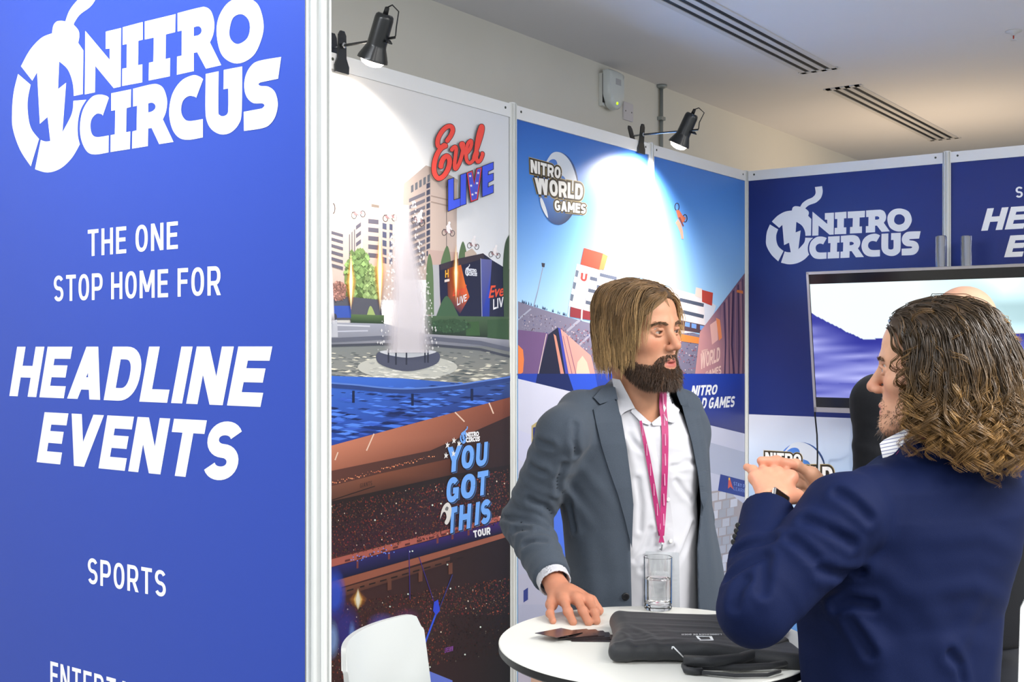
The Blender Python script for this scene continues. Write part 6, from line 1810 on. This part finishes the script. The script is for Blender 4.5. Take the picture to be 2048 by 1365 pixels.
# hair
HLy, HLz = [-0.11, -0.085, -0.06, -0.03, 0.0, 0.03, 0.06, 0.12], [0.080, 0.076, 0.042, 0.014, 0.000, -0.030, -0.062, -0.070]
def hair1():
    r_ = np.random.default_rng(8); n = 4200
    ok = lambda p: p[:, 2] > np.interp(p[:, 1], HLy, HLz)
    r = scalp_points(hd1, n, ok, r_)
    g_ = grad(head_field, r)
    part = 0.012
    sgn = np.where(r[:, 0] < part + r_.normal(size=n) * 0.004, -1.0, 1.0)
    top = np.clip((r[:, 2] - 0.02) / 0.09, 0, 1)
    L = 0.09 + 0.150 * top + r_.uniform(-0.05, 0.028, n) - 0.02 * (r[:, 1] > 0.06) - 0.035 * np.clip((-r[:, 1] - 0.035) / 0.04, 0, 1)
    steps = 24
    front = np.clip((-r[:, 1] - 0.02) / 0.06, 0, 1)
    lay = r_.uniform(0, 1, n) ** 0.8
    d0 = g_ * 0.30 + np.stack([sgn * 0.7, 0.3 + 0.2 * front, 0.15 * top], 1)
    d0 /= np.linalg.norm(d0, axis=1, keepdims=True)
    fb = np.clip((-r[:, 1] - 0.035) / 0.04, 0, 1) * (r[:, 2] > 0.06)          # locks growing from the forehead
    def flow(P, t, D):
        w = np.stack([sgn * (0.95 * max(0, 1 - 2.2 * t)), (0.34 - 0.30 * fb) * max(0, 1 - 1.5 * t) + 0 * sgn, -0.12 - 1.6 * t + 0 * sgn], 1)
        w[:, 1] += np.where(P[:, 1] < -0.070, 0.75, np.where(P[:, 1] < -0.058, 0.35, 0.0)) - np.where(P[:, 1] > 0.09, 0.4, 0.0)
        ro = np.sqrt((P[:, 0] / 0.086) ** 2 + ((P[:, 1] - 0.014) / 0.106) ** 2)
        pull = np.clip((ro - 1.0) * 6, 0, 1.2) * (t > .15); w[:, 2] -= 2.2 * np.clip((ro - 0.70) * 3, 0, 1)
        w[:, 0] -= pull * P[:, 0] / 0.09; w[:, 1] -= pull * np.maximum(P[:, 1] - 0.014, 0) / 0.1
        return w / np.linalg.norm(w, axis=1, keepdims=True)
    paths = grow_hair(head_field, r, d0, flow, steps, L / steps, stiff=0.6, gap=lambda P, t: 0.0035 + lay * 0.012 * min(1, t * 3 + 0.3))
    # gather into locks
    G = 170; gi = r_.choice(n, G, replace=False)
    near = ((r[:, None] - r[gi][None]) ** 2).sum(2).argmin(1)
    tt = np.linspace(0, 1, steps + 1)[None, :, None]
    paths = paths + (paths[gi][near] - paths) * (0.62 * tt ** 0.9)
    wv = r_.uniform(0, math.tau, n)[:, None, None]
    paths = paths + 0.0025 * np.sin(tt * 9 + wv) * tt * r_.normal(size=(n, 1, 3))
    # loose locks from the parting down over the temple
    m_ = 420; lk = r_.integers(0, 14, m_); bx_ = np.linspace(0.004, -0.045, 14)[lk]
    key = np.stack([np.stack([bx_, -0.082 + 0 * bx_ - 0.12 * bx_ * 0, 0.088 - 0.12 * np.abs(bx_)], 1), np.stack([bx_ * 0.9 - 0.022, -0.093 + 0.3 * np.abs(bx_), 0.080 + 0 * bx_], 1),
                    np.stack([-0.058 - 0.25 * np.abs(bx_), -0.074 + 0.35 * np.abs(bx_), 0.048 + 0 * bx_], 1), np.stack([-0.074 - 0.10 * np.abs(bx_), -0.056 + 0.6 * np.abs(bx_), 0.004 + 0 * bx_], 1),
                    np.stack([-0.079 + 0 * bx_, -0.046 + 0.8 * np.abs(bx_), -0.038 - 0.3 * np.abs(bx_)], 1)], 1)
    sel = np.interp(np.linspace(0, 1, steps + 1), np.linspace(0, 1, 5), np.arange(5)); i0 = np.minimum(sel.astype(int), 3); fr_ = (sel - i0)[None, :, None]; fr_ = fr_ * fr_ * (3 - 2 * fr_) * 0.5 + fr_ * 0.5
    lp = key[:, i0] * (1 - fr_) + key[:, i0 + 1] * fr_
    for _ in range(4): lp[:, 1:-1] = (lp[:, :-2] + 2 * lp[:, 1:-1] + lp[:, 2:]) / 4
    lp = lp + r_.normal(size=(14, 1, 3))[lk] * 0.003 * tt + r_.normal(size=(m_, 1, 3)) * (0.0028 - 0.0012 * tt)
    sh_ = lp.shape; q_ = lp.reshape(-1, 3).astype(f32); dd = head_field(q_); bad = dd < 0.004
    q_[bad] += grad(head_field, q_[bad]) * (0.004 - dd[bad])[:, None]; lp = q_.reshape(sh_).astype(float)
    paths = np.concatenate([paths, lp]); near = np.concatenate([near, r_.integers(0, G, 14)[lk]]); n = n + m_
    c0 = np.array(srgb('#705538')) * r_.uniform(0.7, 1.25, (n, 1)); c1 = np.array(srgb('#c8a674')) * r_.uniform(0.65, 1.2, (n, 1))
    lockc = r_.uniform(0.55, 1.5, G)[near][:, None]
    strands('hair', hd1.out(paths.reshape(-1, 3)).reshape(paths.shape), 0.00095, c0 * lockc, c1 * lockc, M_HAIR, man1, label='chin-length brown hair with lighter streaks')
    def capf(P):
        p = hd1.loc(P); hl = np.interp(p[:, 1], HLy, HLz)
        return np.maximum(head_field(p) - 0.006, (hl + 0.004 - p[:, 2]) * 0.8)
    sculpt('hair_base', capf, hd1.c - 0.15, hd1.c + 0.15, 0.004, M_HAIR, man1, lambda v: np.tile(np.array(srgb('#4a3928')), (len(v), 1)))
hair1()
# ------------------------------------------------------------------ man in the navy jacket, seen from behind
man2 = person((0.74, 2.10), 'curly-haired man in navy jacket seen from behind, gesturing with both hands')
man2['toe'] = (-0.5, 0.87)
PSI2 = math.radians(30)
hd2 = Head(V(1876, 738, 2.06), -120, 1, 2)
sh2, el2, wr2 = V(1688, 1034, 1.93), V(1508, 1222, 1.84), V(1540, 1006, 2.02)
sh2r, el2r, wr2r = np.array([0.925, 2.17, 1.285]), V(1820, 1150, 2.30), V(1650, 1003, 2.16)
n20, n21 = hd2.out(np.array([[0, 0.020, -0.05]]))[0], V(1878, 985, 2.08)
HAND2 = dict(wrist=wr2, mcps=[V(1511, 956, 2.065), V(1532, 950, 2.070), V(1555, 949, 2.070), V(1581, 956, 2.065)],
             fingers=[[V(1506, 941, 2.095), V(1494, 935, 2.110)], [V(1525, 946, 2.11), V(1519, 958, 2.135)], [V(1548, 945, 2.115), V(1541, 960, 2.14)], [V(1573, 950, 2.11), V(1563, 964, 2.135)]],
             thumb=[V(1566, 994, 2.025), V(1594, 994, 2.05), V(1612, 1004, 2.085), V(1618, 1015, 2.10)])
HAND2R = dict(wrist=wr2r, mcps=[V(1640, 985, 2.15), V(1637, 972, 2.145), V(1632, 960, 2.14), V(1623, 949, 2.135)],
              fingers=[[V(1612, 985, 2.17), V(1600, 990, 2.20)], [V(1602, 966, 2.17), V(1580, 968, 2.19)], [V(1592, 940, 2.17), V(1552, 934, 2.185)], [V(1592, 930, 2.125), V(1553, 923, 2.120), V(1522, 922, 2.115)]],
              thumb=[V(1640, 1000, 2.13), V(1618, 1012, 2.125), V(1600, 1030, 2.12)])
def body2(P):
    d = hd2.field(P)
    d = smin(d, cap(P, n20, n21, 0.056, 0.064), 0.03)
    t = cap(P, V(1870, 1010, 2.09), V(1800, 1330, 2.09), 0.07, 0.08)
    t = smin(t, chain(P, [V(1860, 1010, 2.08), sh2, el2, wr2], [0.045, 0.034, 0.034, 0.0255], 0.02), 0.03)
    t = smin(t, chain(P, [V(1890, 1010, 2.10), sh2r, el2r, wr2r], [0.045, 0.034, 0.034, 0.0255], 0.02), 0.03)
    t = smin(t, hand_field(P, **HAND2), 0.012)
    t = smin(t, hand_field(P, **HAND2R), 0.010)
    return smin(d, t, 0.02)
bd2 = sculpt('body', body2, (0.32, 1.76, 0.94), (1.02, 2.42, 1.70), 0.0026, M_SKIN, man2, skin_col('#d3a184', '#cc8068', hd2))
g2 = hd2.R @ np.array([0, -1, 0.0]); eye(hd2, -1, g2, bd2); eye(hd2, 1, g2, bd2)
J2 = [(0.76, .700, 2.05, .195, .130), (0.98, .692, 2.05, .192, .130), (1.10, .697, 2.07, .205, .138), (1.20, .722, 2.07, .214, .138), (1.28, .745, 2.07, .212, .128), (1.33, .757, 2.07, .190, .112), (1.37, .764, 2.07, .130, .090), (1.41, .768, 2.075, .085, .075)]
fw2 = (wr2 - el2) / np.linalg.norm(wr2 - el2); end2 = wr2 - fw2 * 0.018; ax2 = (el2 - sh2) / np.linalg.norm(el2 - sh2)
fw2r = (wr2r - el2r) / np.linalg.norm(wr2r - el2r)
def jacket2_smooth(P):
    d = loft(P, J2, PSI2, 0.80, 1.385, 0.02)
    up = smin(cap(P, sh2, el2, 0.070, 0.058), chain(P, [V(1818, 955, 2.03), V(1745, 990, 1.98), sh2], [0.036, 0.046, 0.064], 0.02), 0.03)
    up = up + fold(P, V(1640, 1075, 1.90), ax2 + np.array([0, 0, 0.5]), 0.058, 0.060, 0.0020, 0.25) + fold(P, el2 - ax2 * 0.06, ax2, 0.050, 0.045, 0.0015, -0.4)
    fo = smax(cap(P, el2, wr2 + fw2 * 0.03, 0.056, 0.044), (P - end2.astype(f32)) @ fw2.astype(f32), 0.006)
    fo = fo + fold(P, el2 + fw2 * 0.09, fw2, 0.05, 0.05, 0.0020, 0.5)
    d = smin(d, smin(up, fo, 0.012), 0.022)
    upr = smin(cap(P, sh2r, el2r, 0.066, 0.058), chain(P, [V(1925, 935, 2.10), sh2r], [0.042, 0.064], 0.02), 0.03)
    d = smin(d, upr, 0.03)
    d = smin(d, smax(cap(P, el2r, wr2r, 0.056, 0.044), (P - (wr2r - fw2r * 0.02).astype(f32)) @ fw2r.astype(f32), 0.006), 0.012)
    # collar standing around the neck
    d = smin(d, chain(P, [V(1800, 912, 2.03), V(1830, 902, 2.00), V(1880, 898, 2.00), V(1930, 908, 2.04), V(1950, 915, 2.10)], [0.014, 0.018, 0.020, 0.018, 0.014], 0.012), 0.012)
    d = d + fold(P, V(1700, 1200, 1.95), (0.55, 0, 0.9), 0.10, 0.07, 0.0055, 0.2) + fold(P, V(1760, 1290, 1.95), (1, 0, 0.35), 0.12, 0.09, 0.0035) + fold(P, V(1950, 1150, 1.95), (0.2, 0, 1), 0.09, 0.09, 0.0035, 0.2) + fold(P, V(1930, 1290, 1.97), (1, 0, -.5), 0.10, 0.06, 0.004)
    return d
CR2 = creases(jacket2_smooth, [[(1678, 988), (1706, 1006), (1736, 1036)], [(1612, 1042), (1650, 1058), (1700, 1086)], [(1583, 1080), (1600, 1092), (1628, 1118)], [(1470, 1106), (1505, 1088), (1545, 1080)], [(1458, 1158), (1490, 1132), (1528, 1114)], [(1524, 1184), (1528, 1150), (1532, 1118)], [(1470, 1210), (1476, 1180), (1492, 1160)], [(1672, 1216), (1705, 1206), (1742, 1210)], [(1700, 1246), (1722, 1276), (1740, 1306)], [(1640, 1140), (1680, 1150), (1720, 1140)], [(1900, 1310), (1920, 1335), (1925, 1365)]], 0.0085, 0.0085)
def jacket2(P): return CR2(P, jacket2_smooth(P))
jk2 = sculpt('jacket', jacket2, (0.26, 1.74, 0.78), (1.04, 2.42, 1.44), 0.0046, M_NAVY, man2)
for k in range(4):
    c = march(jacket2, [1476 - 3.0 * k], [1052 + 11 * k], 0.001)[0]
    if c[1] > 2.3: c = march(jacket2, [1488 - 3.0 * k], [1052 + 11 * k], 0.001)[0]
    if c[1] > 2.3: continue
    MB().lathe([(0.0052, -0.002), (0.0052, 0.0008), (0.004, 0.0016), (0, 0.0012)], c2w(*c), c2w(-0.7, -0.7, 0), 14).build('sleeve_button', M_DBTN, jk2, True)
# back seam
M_STRIPE = mat('striped_shirt', '#f4f2f2', 0.7)
nt = M_STRIPE.node_tree; bs = nt.nodes['Principled BSDF']
tcn = nt.nodes.new('ShaderNodeTexCoord'); mp = nt.nodes.new('ShaderNodeMapping'); mp.inputs['Rotation'].default_value = (0.0, 0.25, 0.0)
wv = nt.nodes.new('ShaderNodeTexWave'); wv.bands_direction = 'Z'; wv.inputs['Scale'].default_value = 52
rp = nt.nodes.new('ShaderNodeValToRGB'); rp.color_ramp.interpolation = 'CONSTANT'
rp.color_ramp.elements[0].color = (*srgb('#f6f5f6'), 1); rp.color_ramp.elements[1].position = 0.84; rp.color_ramp.elements[1].color = (*srgb('#8f93b4'), 1)
nt.links.new(tcn.outputs['Object'], mp.inputs['Vector']); nt.links.new(mp.outputs['Vector'], wv.inputs['Vector']); nt.links.new(wv.outputs['Fac'], rp.inputs['Fac']); nt.links.new(rp.outputs['Color'], bs.inputs['Base Color'])
cf2 = lambda P: cap(P, V(1800, 905, 2.07), V(1880, 900, 2.08), 0.050, 0.066)
patch('shirt_collar', cf2, [(1759, 888), (1768, 880), (1812, 858), (1840, 866), (1804, 898), (1790, 913), (1766, 920)], 0.006, 0.004, M_STRIPE, man2, 4)
lan2 = empty('lanyard', c2w(*V(1820, 895, 2.02)), 'pink lanyard strip under the curly hair of the man in navy', 'lanyard')
patch('ribbon', cf2, [(1790, 912), (1800, 899, 1), (1815, 887, 1), (1853, 872), (1858, 884), (1830, 893, 1), (1810, 905, 1), (1800, 914)], 0.011, 0.0015, M_LAN, lan2, 4)
patch('printed_word', cf2, [(1812, 896), (1832, 885), (1833, 888), (1813, 899)], 0.013, 0.0006, mat('ribbon_print', '#d890b4', 0.5), lan2, 6)
trousers(man2, (0.71, 2.06), ((0.60, 2.04), (0.82, 2.16)), 0.95, PSI2, M_TROUS)
# wrist watch
wt = end2 + fw2 * 0.010
we = empty('wristwatch', c2w(*wt), 'black wristwatch with silver rim at the navy sleeve cuff', 'watch')
a1 = np.cross(fw2, [0, 1, 0]); a1 /= np.linalg.norm(a1); a2 = np.cross(fw2, a1)
if a2[1] > 0: a2 = -a2
ring = [c2w(*(wt + 0.0285 * (a1 * math.cos(t) + a2 * math.sin(t)))) for t in np.linspace(0, math.tau, 33)]
MB().tube(ring, 0.004, 8, False).build('strap', M_BLKM, we, True)
wc = wt + (a2 * 0.94 - a1 * 0.25) * 0.029
def case(P, r, t):
    q = P - wc.astype(f32); n_ = a2 * 0.94 - a1 * 0.25; n_ = n_ / np.linalg.norm(n_); b_ = np.cross(n_, fw2)
    L = np.stack([np.abs(q @ fw2.astype(f32)) - r * 0.8, np.abs(q @ b_.astype(f32)) - r, np.abs(q @ n_.astype(f32)) - t], 1) + 0.003
    return np.linalg.norm(np.maximum(L, 0), axis=1) + np.minimum(L.max(1), 0) - 0.003
sculpt('case', lambda P: case(P, 0.018, 0.0045), wc - 0.03, wc + 0.03, 0.0012, M_STEEL, we)
sculpt('dial', lambda P: case(P, 0.0155, 0.0055), wc - 0.03, wc + 0.03, 0.0012, mat('watch_glass', '#050608', 0.05), we)

# curly hair
H2y, H2z = [-0.11, -0.085, -0.06, -0.03, 0.0, 0.03, 0.06, 0.12], [0.088, 0.085, 0.062, 0.026, 0.0, -0.035, -0.065, -0.075]
def hair2():
    r_ = np.random.default_rng(21); G = 640; M = 10
    ok = lambda p: p[:, 2] > np.interp(p[:, 1], H2y, H2z)
    r = scalp_points(hd2, G, ok, r_); g_ = grad(head_field, r)
    top = np.clip((r[:, 2] + 0.02) / 0.13, 0, 1)
    L = 0.13 + 0.155 * top + r_.uniform(-0.03, 0.03, G) - 0.05 * np.clip((-r[:, 1] - 0.02) / 0.06, 0, 1)
    L = L - 0.040 * np.clip((0.06 - r[:, 1]) / 0.09, 0, 1)
    lat = r - np.array([0, 0.02, 0]); lat[:, 2] = 0; lat /= np.linalg.norm(lat, axis=1, keepdims=True) + 1e-6
    topw = np.clip((r[:, 2] - 0.035) / 0.06, 0, 1)[:, None]; fr = np.clip((-r[:, 1]) / 0.06, 0, 1)[:, None]
    comb = np.stack([r[:, 0] * 7 + r_.normal(size=G) * 0.12, 0.8 * np.ones(G), np.zeros(G)], 1)
    rad = lat * (1 - topw) + comb * topw + fr * np.array([0, 0.6, 0])
    rad /= np.linalg.norm(rad, axis=1, keepdims=True)
    lay = r_.uniform(0, 1, G)
    steps = 42
    def flow(P, t, D):
        w = rad * max(0.0, 1.15 - 2.4 * t) + np.array([0, 0.05, -0.30 - 1.7 * t]) + lat * (0.26 * (t > .30) + 0.14 * (t > .5))
        w[:, 1] += np.where(P[:, 1] < -0.040, 0.9, 0.0)
        ro = np.sqrt((P[:, 0] / 0.086) ** 2 + ((P[:, 1] - 0.014) / 0.106) ** 2); w[:, 2] -= 2.0 * np.clip((ro - 0.62) * 3, 0, 1) * (t < .6)
        return w / np.linalg.norm(w, axis=1, keepdims=True)
    gp = lambda P, t: 0.003 + lay * (0.005 + 0.036 * np.clip((0.05 - P[:, 2]) / 0.12, 0, 1) * np.clip((P[:, 1] + 0.08) / 0.08, 0.15, 1))
    base = grow_hair(head_field, r, g_ * (0.45 - 0.35 * topw) + rad * 0.7, flow, steps, L / steps, gp, 0.6)
    K = steps + 1; t = np.linspace(0, 1, K)
    T = np.gradient(base, axis=1); T /= np.linalg.norm(T, axis=2, keepdims=True) + 1e-9
    A = np.cross(T, np.array([0.2, 0.5, 0.1])); A /= np.linalg.norm(A, axis=2, keepdims=True) + 1e-9; Bv = np.cross(T, A)
    n = G * M; gi = np.repeat(np.arange(G), M)
    amp = (0.0012 + 0.0025 * t[None] + r_.uniform(0.004, 0.0135, G)[:, None] * np.clip((t[None] - r_.uniform(.3, .5, G)[:, None]) / 0.30, 0, 1) ** 1.1)
    turns = (L / r_.uniform(0.040, 0.085, G))[:, None]; hand = np.where(r_.random(G) < .5, -1, 1)[:, None]
    ph = r_.uniform(0, math.tau, G)[:, None] + hand * math.tau * turns * np.clip(t[None] - 0.15, 0, 1) ** 1.25 * 1.15
    helix = base + A * (amp * np.cos(ph))[:, :, None] + Bv * (amp * np.sin(ph))[:, :, None]
    spread = r_.normal(size=(n, 1, 3)) * (0.0034 * (1 - 0.62 * t)[None, :, None]) * r_.uniform(.4, 1.2, (n, 1, 1))
    dph = r_.normal(size=(n, 1)) * 0.38
    pth = base[gi] + A[gi] * (amp[gi] * np.cos(ph[gi] + dph))[:, :, None] + Bv[gi] * (amp[gi] * np.sin(ph[gi] + dph))[:, :, None] + spread
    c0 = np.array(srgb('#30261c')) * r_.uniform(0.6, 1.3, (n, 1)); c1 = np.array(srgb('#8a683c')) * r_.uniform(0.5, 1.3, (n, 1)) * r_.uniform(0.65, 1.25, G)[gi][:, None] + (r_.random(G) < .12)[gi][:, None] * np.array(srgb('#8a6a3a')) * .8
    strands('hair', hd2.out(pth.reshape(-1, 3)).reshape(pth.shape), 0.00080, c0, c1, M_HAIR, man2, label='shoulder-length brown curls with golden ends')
    def capf(P):
        p = hd2.loc(P); hl = np.interp(p[:, 1], H2y, H2z)
        low = np.clip((0.03 - p[:, 2]) / 0.10, 0, 1) * np.clip((p[:, 1] + 0.02) / 0.06, 0, 1)
        return np.maximum(head_field(p * np.array([1, 1, 1], f32)) - 0.007 - 0.016 * low, (hl + 0.006 - p[:, 2]) * 0.8)
    sculpt('hair_base', capf, hd2.c - 0.17, hd2.c + 0.17, 0.004, M_HAIR, man2, lambda v: np.tile(np.array(srgb('#382b1f')), (len(v), 1)))
    # stubble and brows
    m_ = 2600
    q = scalp_points(hd2, m_, lambda p: (p[:, 2] < np.interp(p[:, 1], ZBy, ZBz)) & (p[:, 1] < 0.01) & (p[:, 2] > -0.13) & (((p[:, 0] / 0.023) ** 2 + ((p[:, 2] + 0.0745) / 0.0115) ** 2) > 1), r_)
    gg = grad(head_field, q); chin = np.clip((-q[:, 2] - 0.07) / 0.04, 0, 1)
    dr = gg * 0.6 + np.array([0, 0, -0.6]) + r_.normal(size=(m_, 3)) * 0.25
    pts = q[:, None] + dr[:, None] * (np.linspace(0, 1, 4)[None, :, None] * (0.003 + 0.009 * chin * r_.random(m_))[:, None, None])
    c = np.array(srgb('#8a7460')) * r_.uniform(0.5, 1.4, (m_, 1))
    strands('stubble', hd2.out(pts.reshape(-1, 3)).reshape(pts.shape), 0.00045, c, c, M_HAIR, man2)
    m_ = 200; u_ = r_.random(m_); sx = np.where(r_.random(m_) < .5, -1, 1)
    q = np.stack([sx * (0.012 + 0.036 * u_), np.interp(u_, [0, .5, 1], [-0.103, -0.099, -0.084]), np.interp(u_, [0, .6, 1], [0.0175, 0.0225, 0.0185]) + r_.normal(size=m_) * 0.0018], 1).astype(f32)
    for _ in range(6): q = q - grad(head_field, q) * head_field(q)[:, None]
    dr = np.stack([sx * 0.9, 0.25 * np.ones(m_), 0.25 - 0.5 * u_], 1) + r_.normal(size=(m_, 3)) * 0.15
    pts = q[:, None] + grad(head_field, q)[:, None] * 0.0012 + dr[:, None] * (np.linspace(0, 1, 4)[None, :, None] * 0.009)
    c = np.tile(np.array(srgb('#7a5c40')), (m_, 1))
    strands('eyebrows', hd2.out(pts.reshape(-1, 3)).reshape(pts.shape), 0.00055, c, c, M_HAIR, bd2)
hair2()

# ------------------------------------------------------------------ bald man behind him, facing the television
man3 = person((1.18, 3.05), 'bald man in black jacket seen from behind, in front of the television')
man3['toe'] = (0.0, 1.0)
hd3 = Head(V(1927, 664, 2.98), 172, -4)
n30, n31 = hd3.out(np.array([[0, 0.02, -0.05]]))[0], V(1925, 800, 3.02)
s3l, e3l = V(1760, 806, 3.0), V(1752, 985, 2.98)
s3r, e3r = V(2078, 846, 3.05), V(2100, 1010, 3.05)
w3l, w3r = V(1800, 1120, 3.15), V(2080, 1150, 3.15)
H3 = [dict(wrist=w_, mcps=[w_ + np.array([-0.03 + 0.02 * k, 0.02, -0.075]) for k in range(4)], fingers=[[w_ + np.array([-0.03 + 0.02 * k, 0.035, -0.115]), w_ + np.array([-0.03 + 0.02 * k, 0.03, -0.15])] for k in range(4)],
           thumb=[w_ + np.array([s_ * 0.01, 0.02, -0.02]), w_ + np.array([s_ * 0.035, 0.04, -0.05]), w_ + np.array([s_ * 0.035, 0.05, -0.085])]) for w_, s_ in ((w3l, 1), (w3r, -1))]
def body3(P):
    d = hd3.field(P)
    d = smin(d, cap(P, n30, n31, 0.060, 0.066), 0.03)
    t = cap(P, V(1925, 840, 3.03), V(1925, 1080, 3.05), 0.07, 0.08)
    t = smin(t, chain(P, [V(1900, 840, 3.02), s3l, e3l, w3l], [0.045, 0.034, 0.034, 0.0255], 0.02), 0.03)
    t = smin(t, chain(P, [V(1950, 840, 3.02), s3r, e3r, w3r], [0.045, 0.034, 0.034, 0.0255], 0.02), 0.03)
    for h_ in H3: t = smin(t, hand_field(P, **h_), 0.012)
    return smin(d, t, 0.02)
def stub(c, p):
    w = np.clip((0.055 - p[:, 2] - 0.25 * p[:, 1]) / 0.05, 0, 1) * (p[:, 2] > -0.07) * (p[:, 1] > -0.05) * 0.45
    return c * (1 - w[:, None]) + np.array(srgb('#8a7164')) * w[:, None]
sculpt('body', body3, (0.85, 2.86, 0.78), (1.52, 3.32, 1.76), 0.0042, M_SKIN, man3, skin_col('#d8a68c', '#d08a74', hd3, extra=stub))
J3 = [(0.78, 1.19, 3.06, .205, .135), (1.0, 1.19, 3.06, .20, .13), (1.2, 1.185, 3.05, .21, .135), (1.34, 1.18, 3.04, .215, .125), (1.40, 1.175, 3.03, .19, .11), (1.44, 1.172, 3.02, .13, .09), (1.48, 1.17, 3.01, .085, .075)]
def jacket3(P):
    d = loft(P, J3, 0.06, 0.80, 1.462, 0.02)
    for (s_, e_, w_, n_) in ((s3l, e3l, w3l, V(1870, 772, 3.0)), (s3r, e3r, w3r, V(1985, 780, 3.02))):
        f_ = (w_ - e_) / np.linalg.norm(w_ - e_)
        a = smin(chain(P, [n_, s_], [0.045, 0.070], 0.02), cap(P, s_, e_, 0.070, 0.058), 0.03)
        a = smin(a, smax(cap(P, e_, w_, 0.056, 0.044), (P - (w_ - f_ * 0.02).astype(f32)) @ f_.astype(f32), 0.006), 0.015)
        d = smin(d, a + fold(P, (s_ + e_) / 2, (0.3, 0, 1), 0.07, 0.06, 0.004), 0.03)
    return smin(d, chain(P, [V(1890, 760, 3.02), V(1926, 764, 2.94), V(1965, 762, 3.02)], [0.016, 0.02, 0.016], 0.012), 0.015)
sculpt('jacket', jacket3, (0.80, 2.84, 0.78), (1.58, 3.30, 1.54), 0.006, M_BLACKSUIT, man3)
trousers(man3, (1.19, 3.06), ((1.09, 3.05), (1.29, 3.05)), 0.95, 0.06, M_TROUS)

# ------------------------------------------------------------------ black backpack lying on the table
def vt(px, py, dz=0.0):
    d = (CH - TZ - dz) * F / (py - HY); return np.array([(px - CX) / F * d, d, TZ + dz])
M_BAG = mat('black_nylon', '#26282c', 0.55, var=0.12, scale=700, bump=0.2, bscale=900, sheen=0.1)
bc = np.array([0.368, 2.228, TZ + 0.022])
bag = empty('backpack', c2w(bc[0], bc[1], TZ), 'flat black backpack with white square logo lying on the table', 'bag')
def bag_f(P):
    q = P - bc.astype(f32); a = math.radians(-6); c_, s_ = math.cos(a), math.sin(a)
    x, y = c_ * q[:, 0] + s_ * q[:, 1], -s_ * q[:, 0] + c_ * q[:, 1]
    zz = q[:, 2] + 0.010 * np.clip((x - 0.02) / 0.15, 0, 1)
    L = np.stack([np.abs(x) - 0.168 + 0.012 * np.sin(y * 22 + 1), np.abs(y) - 0.136 + 0.008 * np.sin(x * 16 + 2), np.abs(zz + 0.002) - 0.017], 1) + 0.016
    d = np.linalg.norm(np.maximum(L, 0), axis=1) + np.minimum(L.max(1), 0) - 0.016
    d = smin(d, cap(P, vt(1236, 1247, 0.016), vt(1250, 1300, 0.014), 0.016, 0.017), 0.02)
    d = smin(d, cap(P, vt(1245, 1245, 0.018), vt(1480, 1240, 0.018), 0.013, 0.011), 0.012)
    d = d + fold(P, vt(1260, 1270, 0.04), (1, 0.25, 0), 0.05, 0.045, 0.0035, 0.2) + fold(P, vt(1300, 1312, 0.03), (-0.3, 1, 0), 0.045, 0.07, 0.0030, 0.2) + fold(P, vt(1400, 1300, 0.04), (0.5, 1, 0), 0.07, 0.07, 0.0025) + fold(P, vt(1420, 1250, 0.04), (0.2, 1, 0), 0.05, 0.08, 0.002)
    return np.maximum(d, TZ + 0.0006 - P[:, 2])
bagb = sculpt('bag_body', bag_f, (0.16, 2.05, TZ - 0.01), (0.58, 2.42, TZ + 0.07), 0.0030, M_BAG, bag)
M_WPRINT = mat('white_print', '#eceef0', 0.5)
sq = [(1391.5, 1272.5), (1423.5, 1273), (1428, 1281.8), (1398, 1282)]; si = [(1397, 1274.3), (1418.5, 1274.6), (1421.5, 1279.8), (1402, 1280)]
for i in range(4):
    j = (i + 1) % 4
    patch('logo_bar', bag_f, [sq[i], sq[j], si[j], si[i]], 0.0012, 0.0006, M_WPRINT, bagb, 3)
text_on('printed_text', 'LOBBERGEN DE BOER', [(1443, 1271), (1363, 1271.2), (1363, 1268.4), (1443, 1268.2)], bag_f, 0.0014, M_WPRINT, bagb, 0.0)
def strap(nm, pts, r):
    MB().tube([c2w(*vt(*p)) for p in pts], r, 8).build(nm, M_BAG, bag, True)
strap('carry_handle', [(1575, 1326, 0.012), (1540, 1333, 0.010), (1480, 1336, 0.010), (1420, 1335, 0.010), (1385, 1333, 0.010), (1368, 1334, 0.009), (1372, 1341, 0.008), (1390, 1344, 0.007), (1404, 1343, 0.007)], 0.0065)
strap('shoulder_strap', [(1368, 1322, 0.02), (1420, 1324, 0.022), (1480, 1318, 0.022), (1530, 1302, 0.022), (1570, 1285, 0.024)], 0.010)
strap('strap_loop', [(1404, 1346, 0.006), (1470, 1352, 0.006), (1535, 1351, 0.006), (1560, 1343, 0.006)], 0.0035)
for pts in ([(1346, 1294, 0.036), (1356, 1304, 0.034), (1370, 1318, 0.03)], [(1345, 1294, 0.036), (1344, 1299, 0.034)], [(1354, 1327, 0.014), (1362, 1330, 0.012), (1372, 1328, 0.013)]):
    MB().tube([c2w(*march(bag_f, [p[0]], [p[1]], 0.0012)[0]) for p in pts], 0.0013, 6).build('zip_cord', M_WPRINT, bag, True)
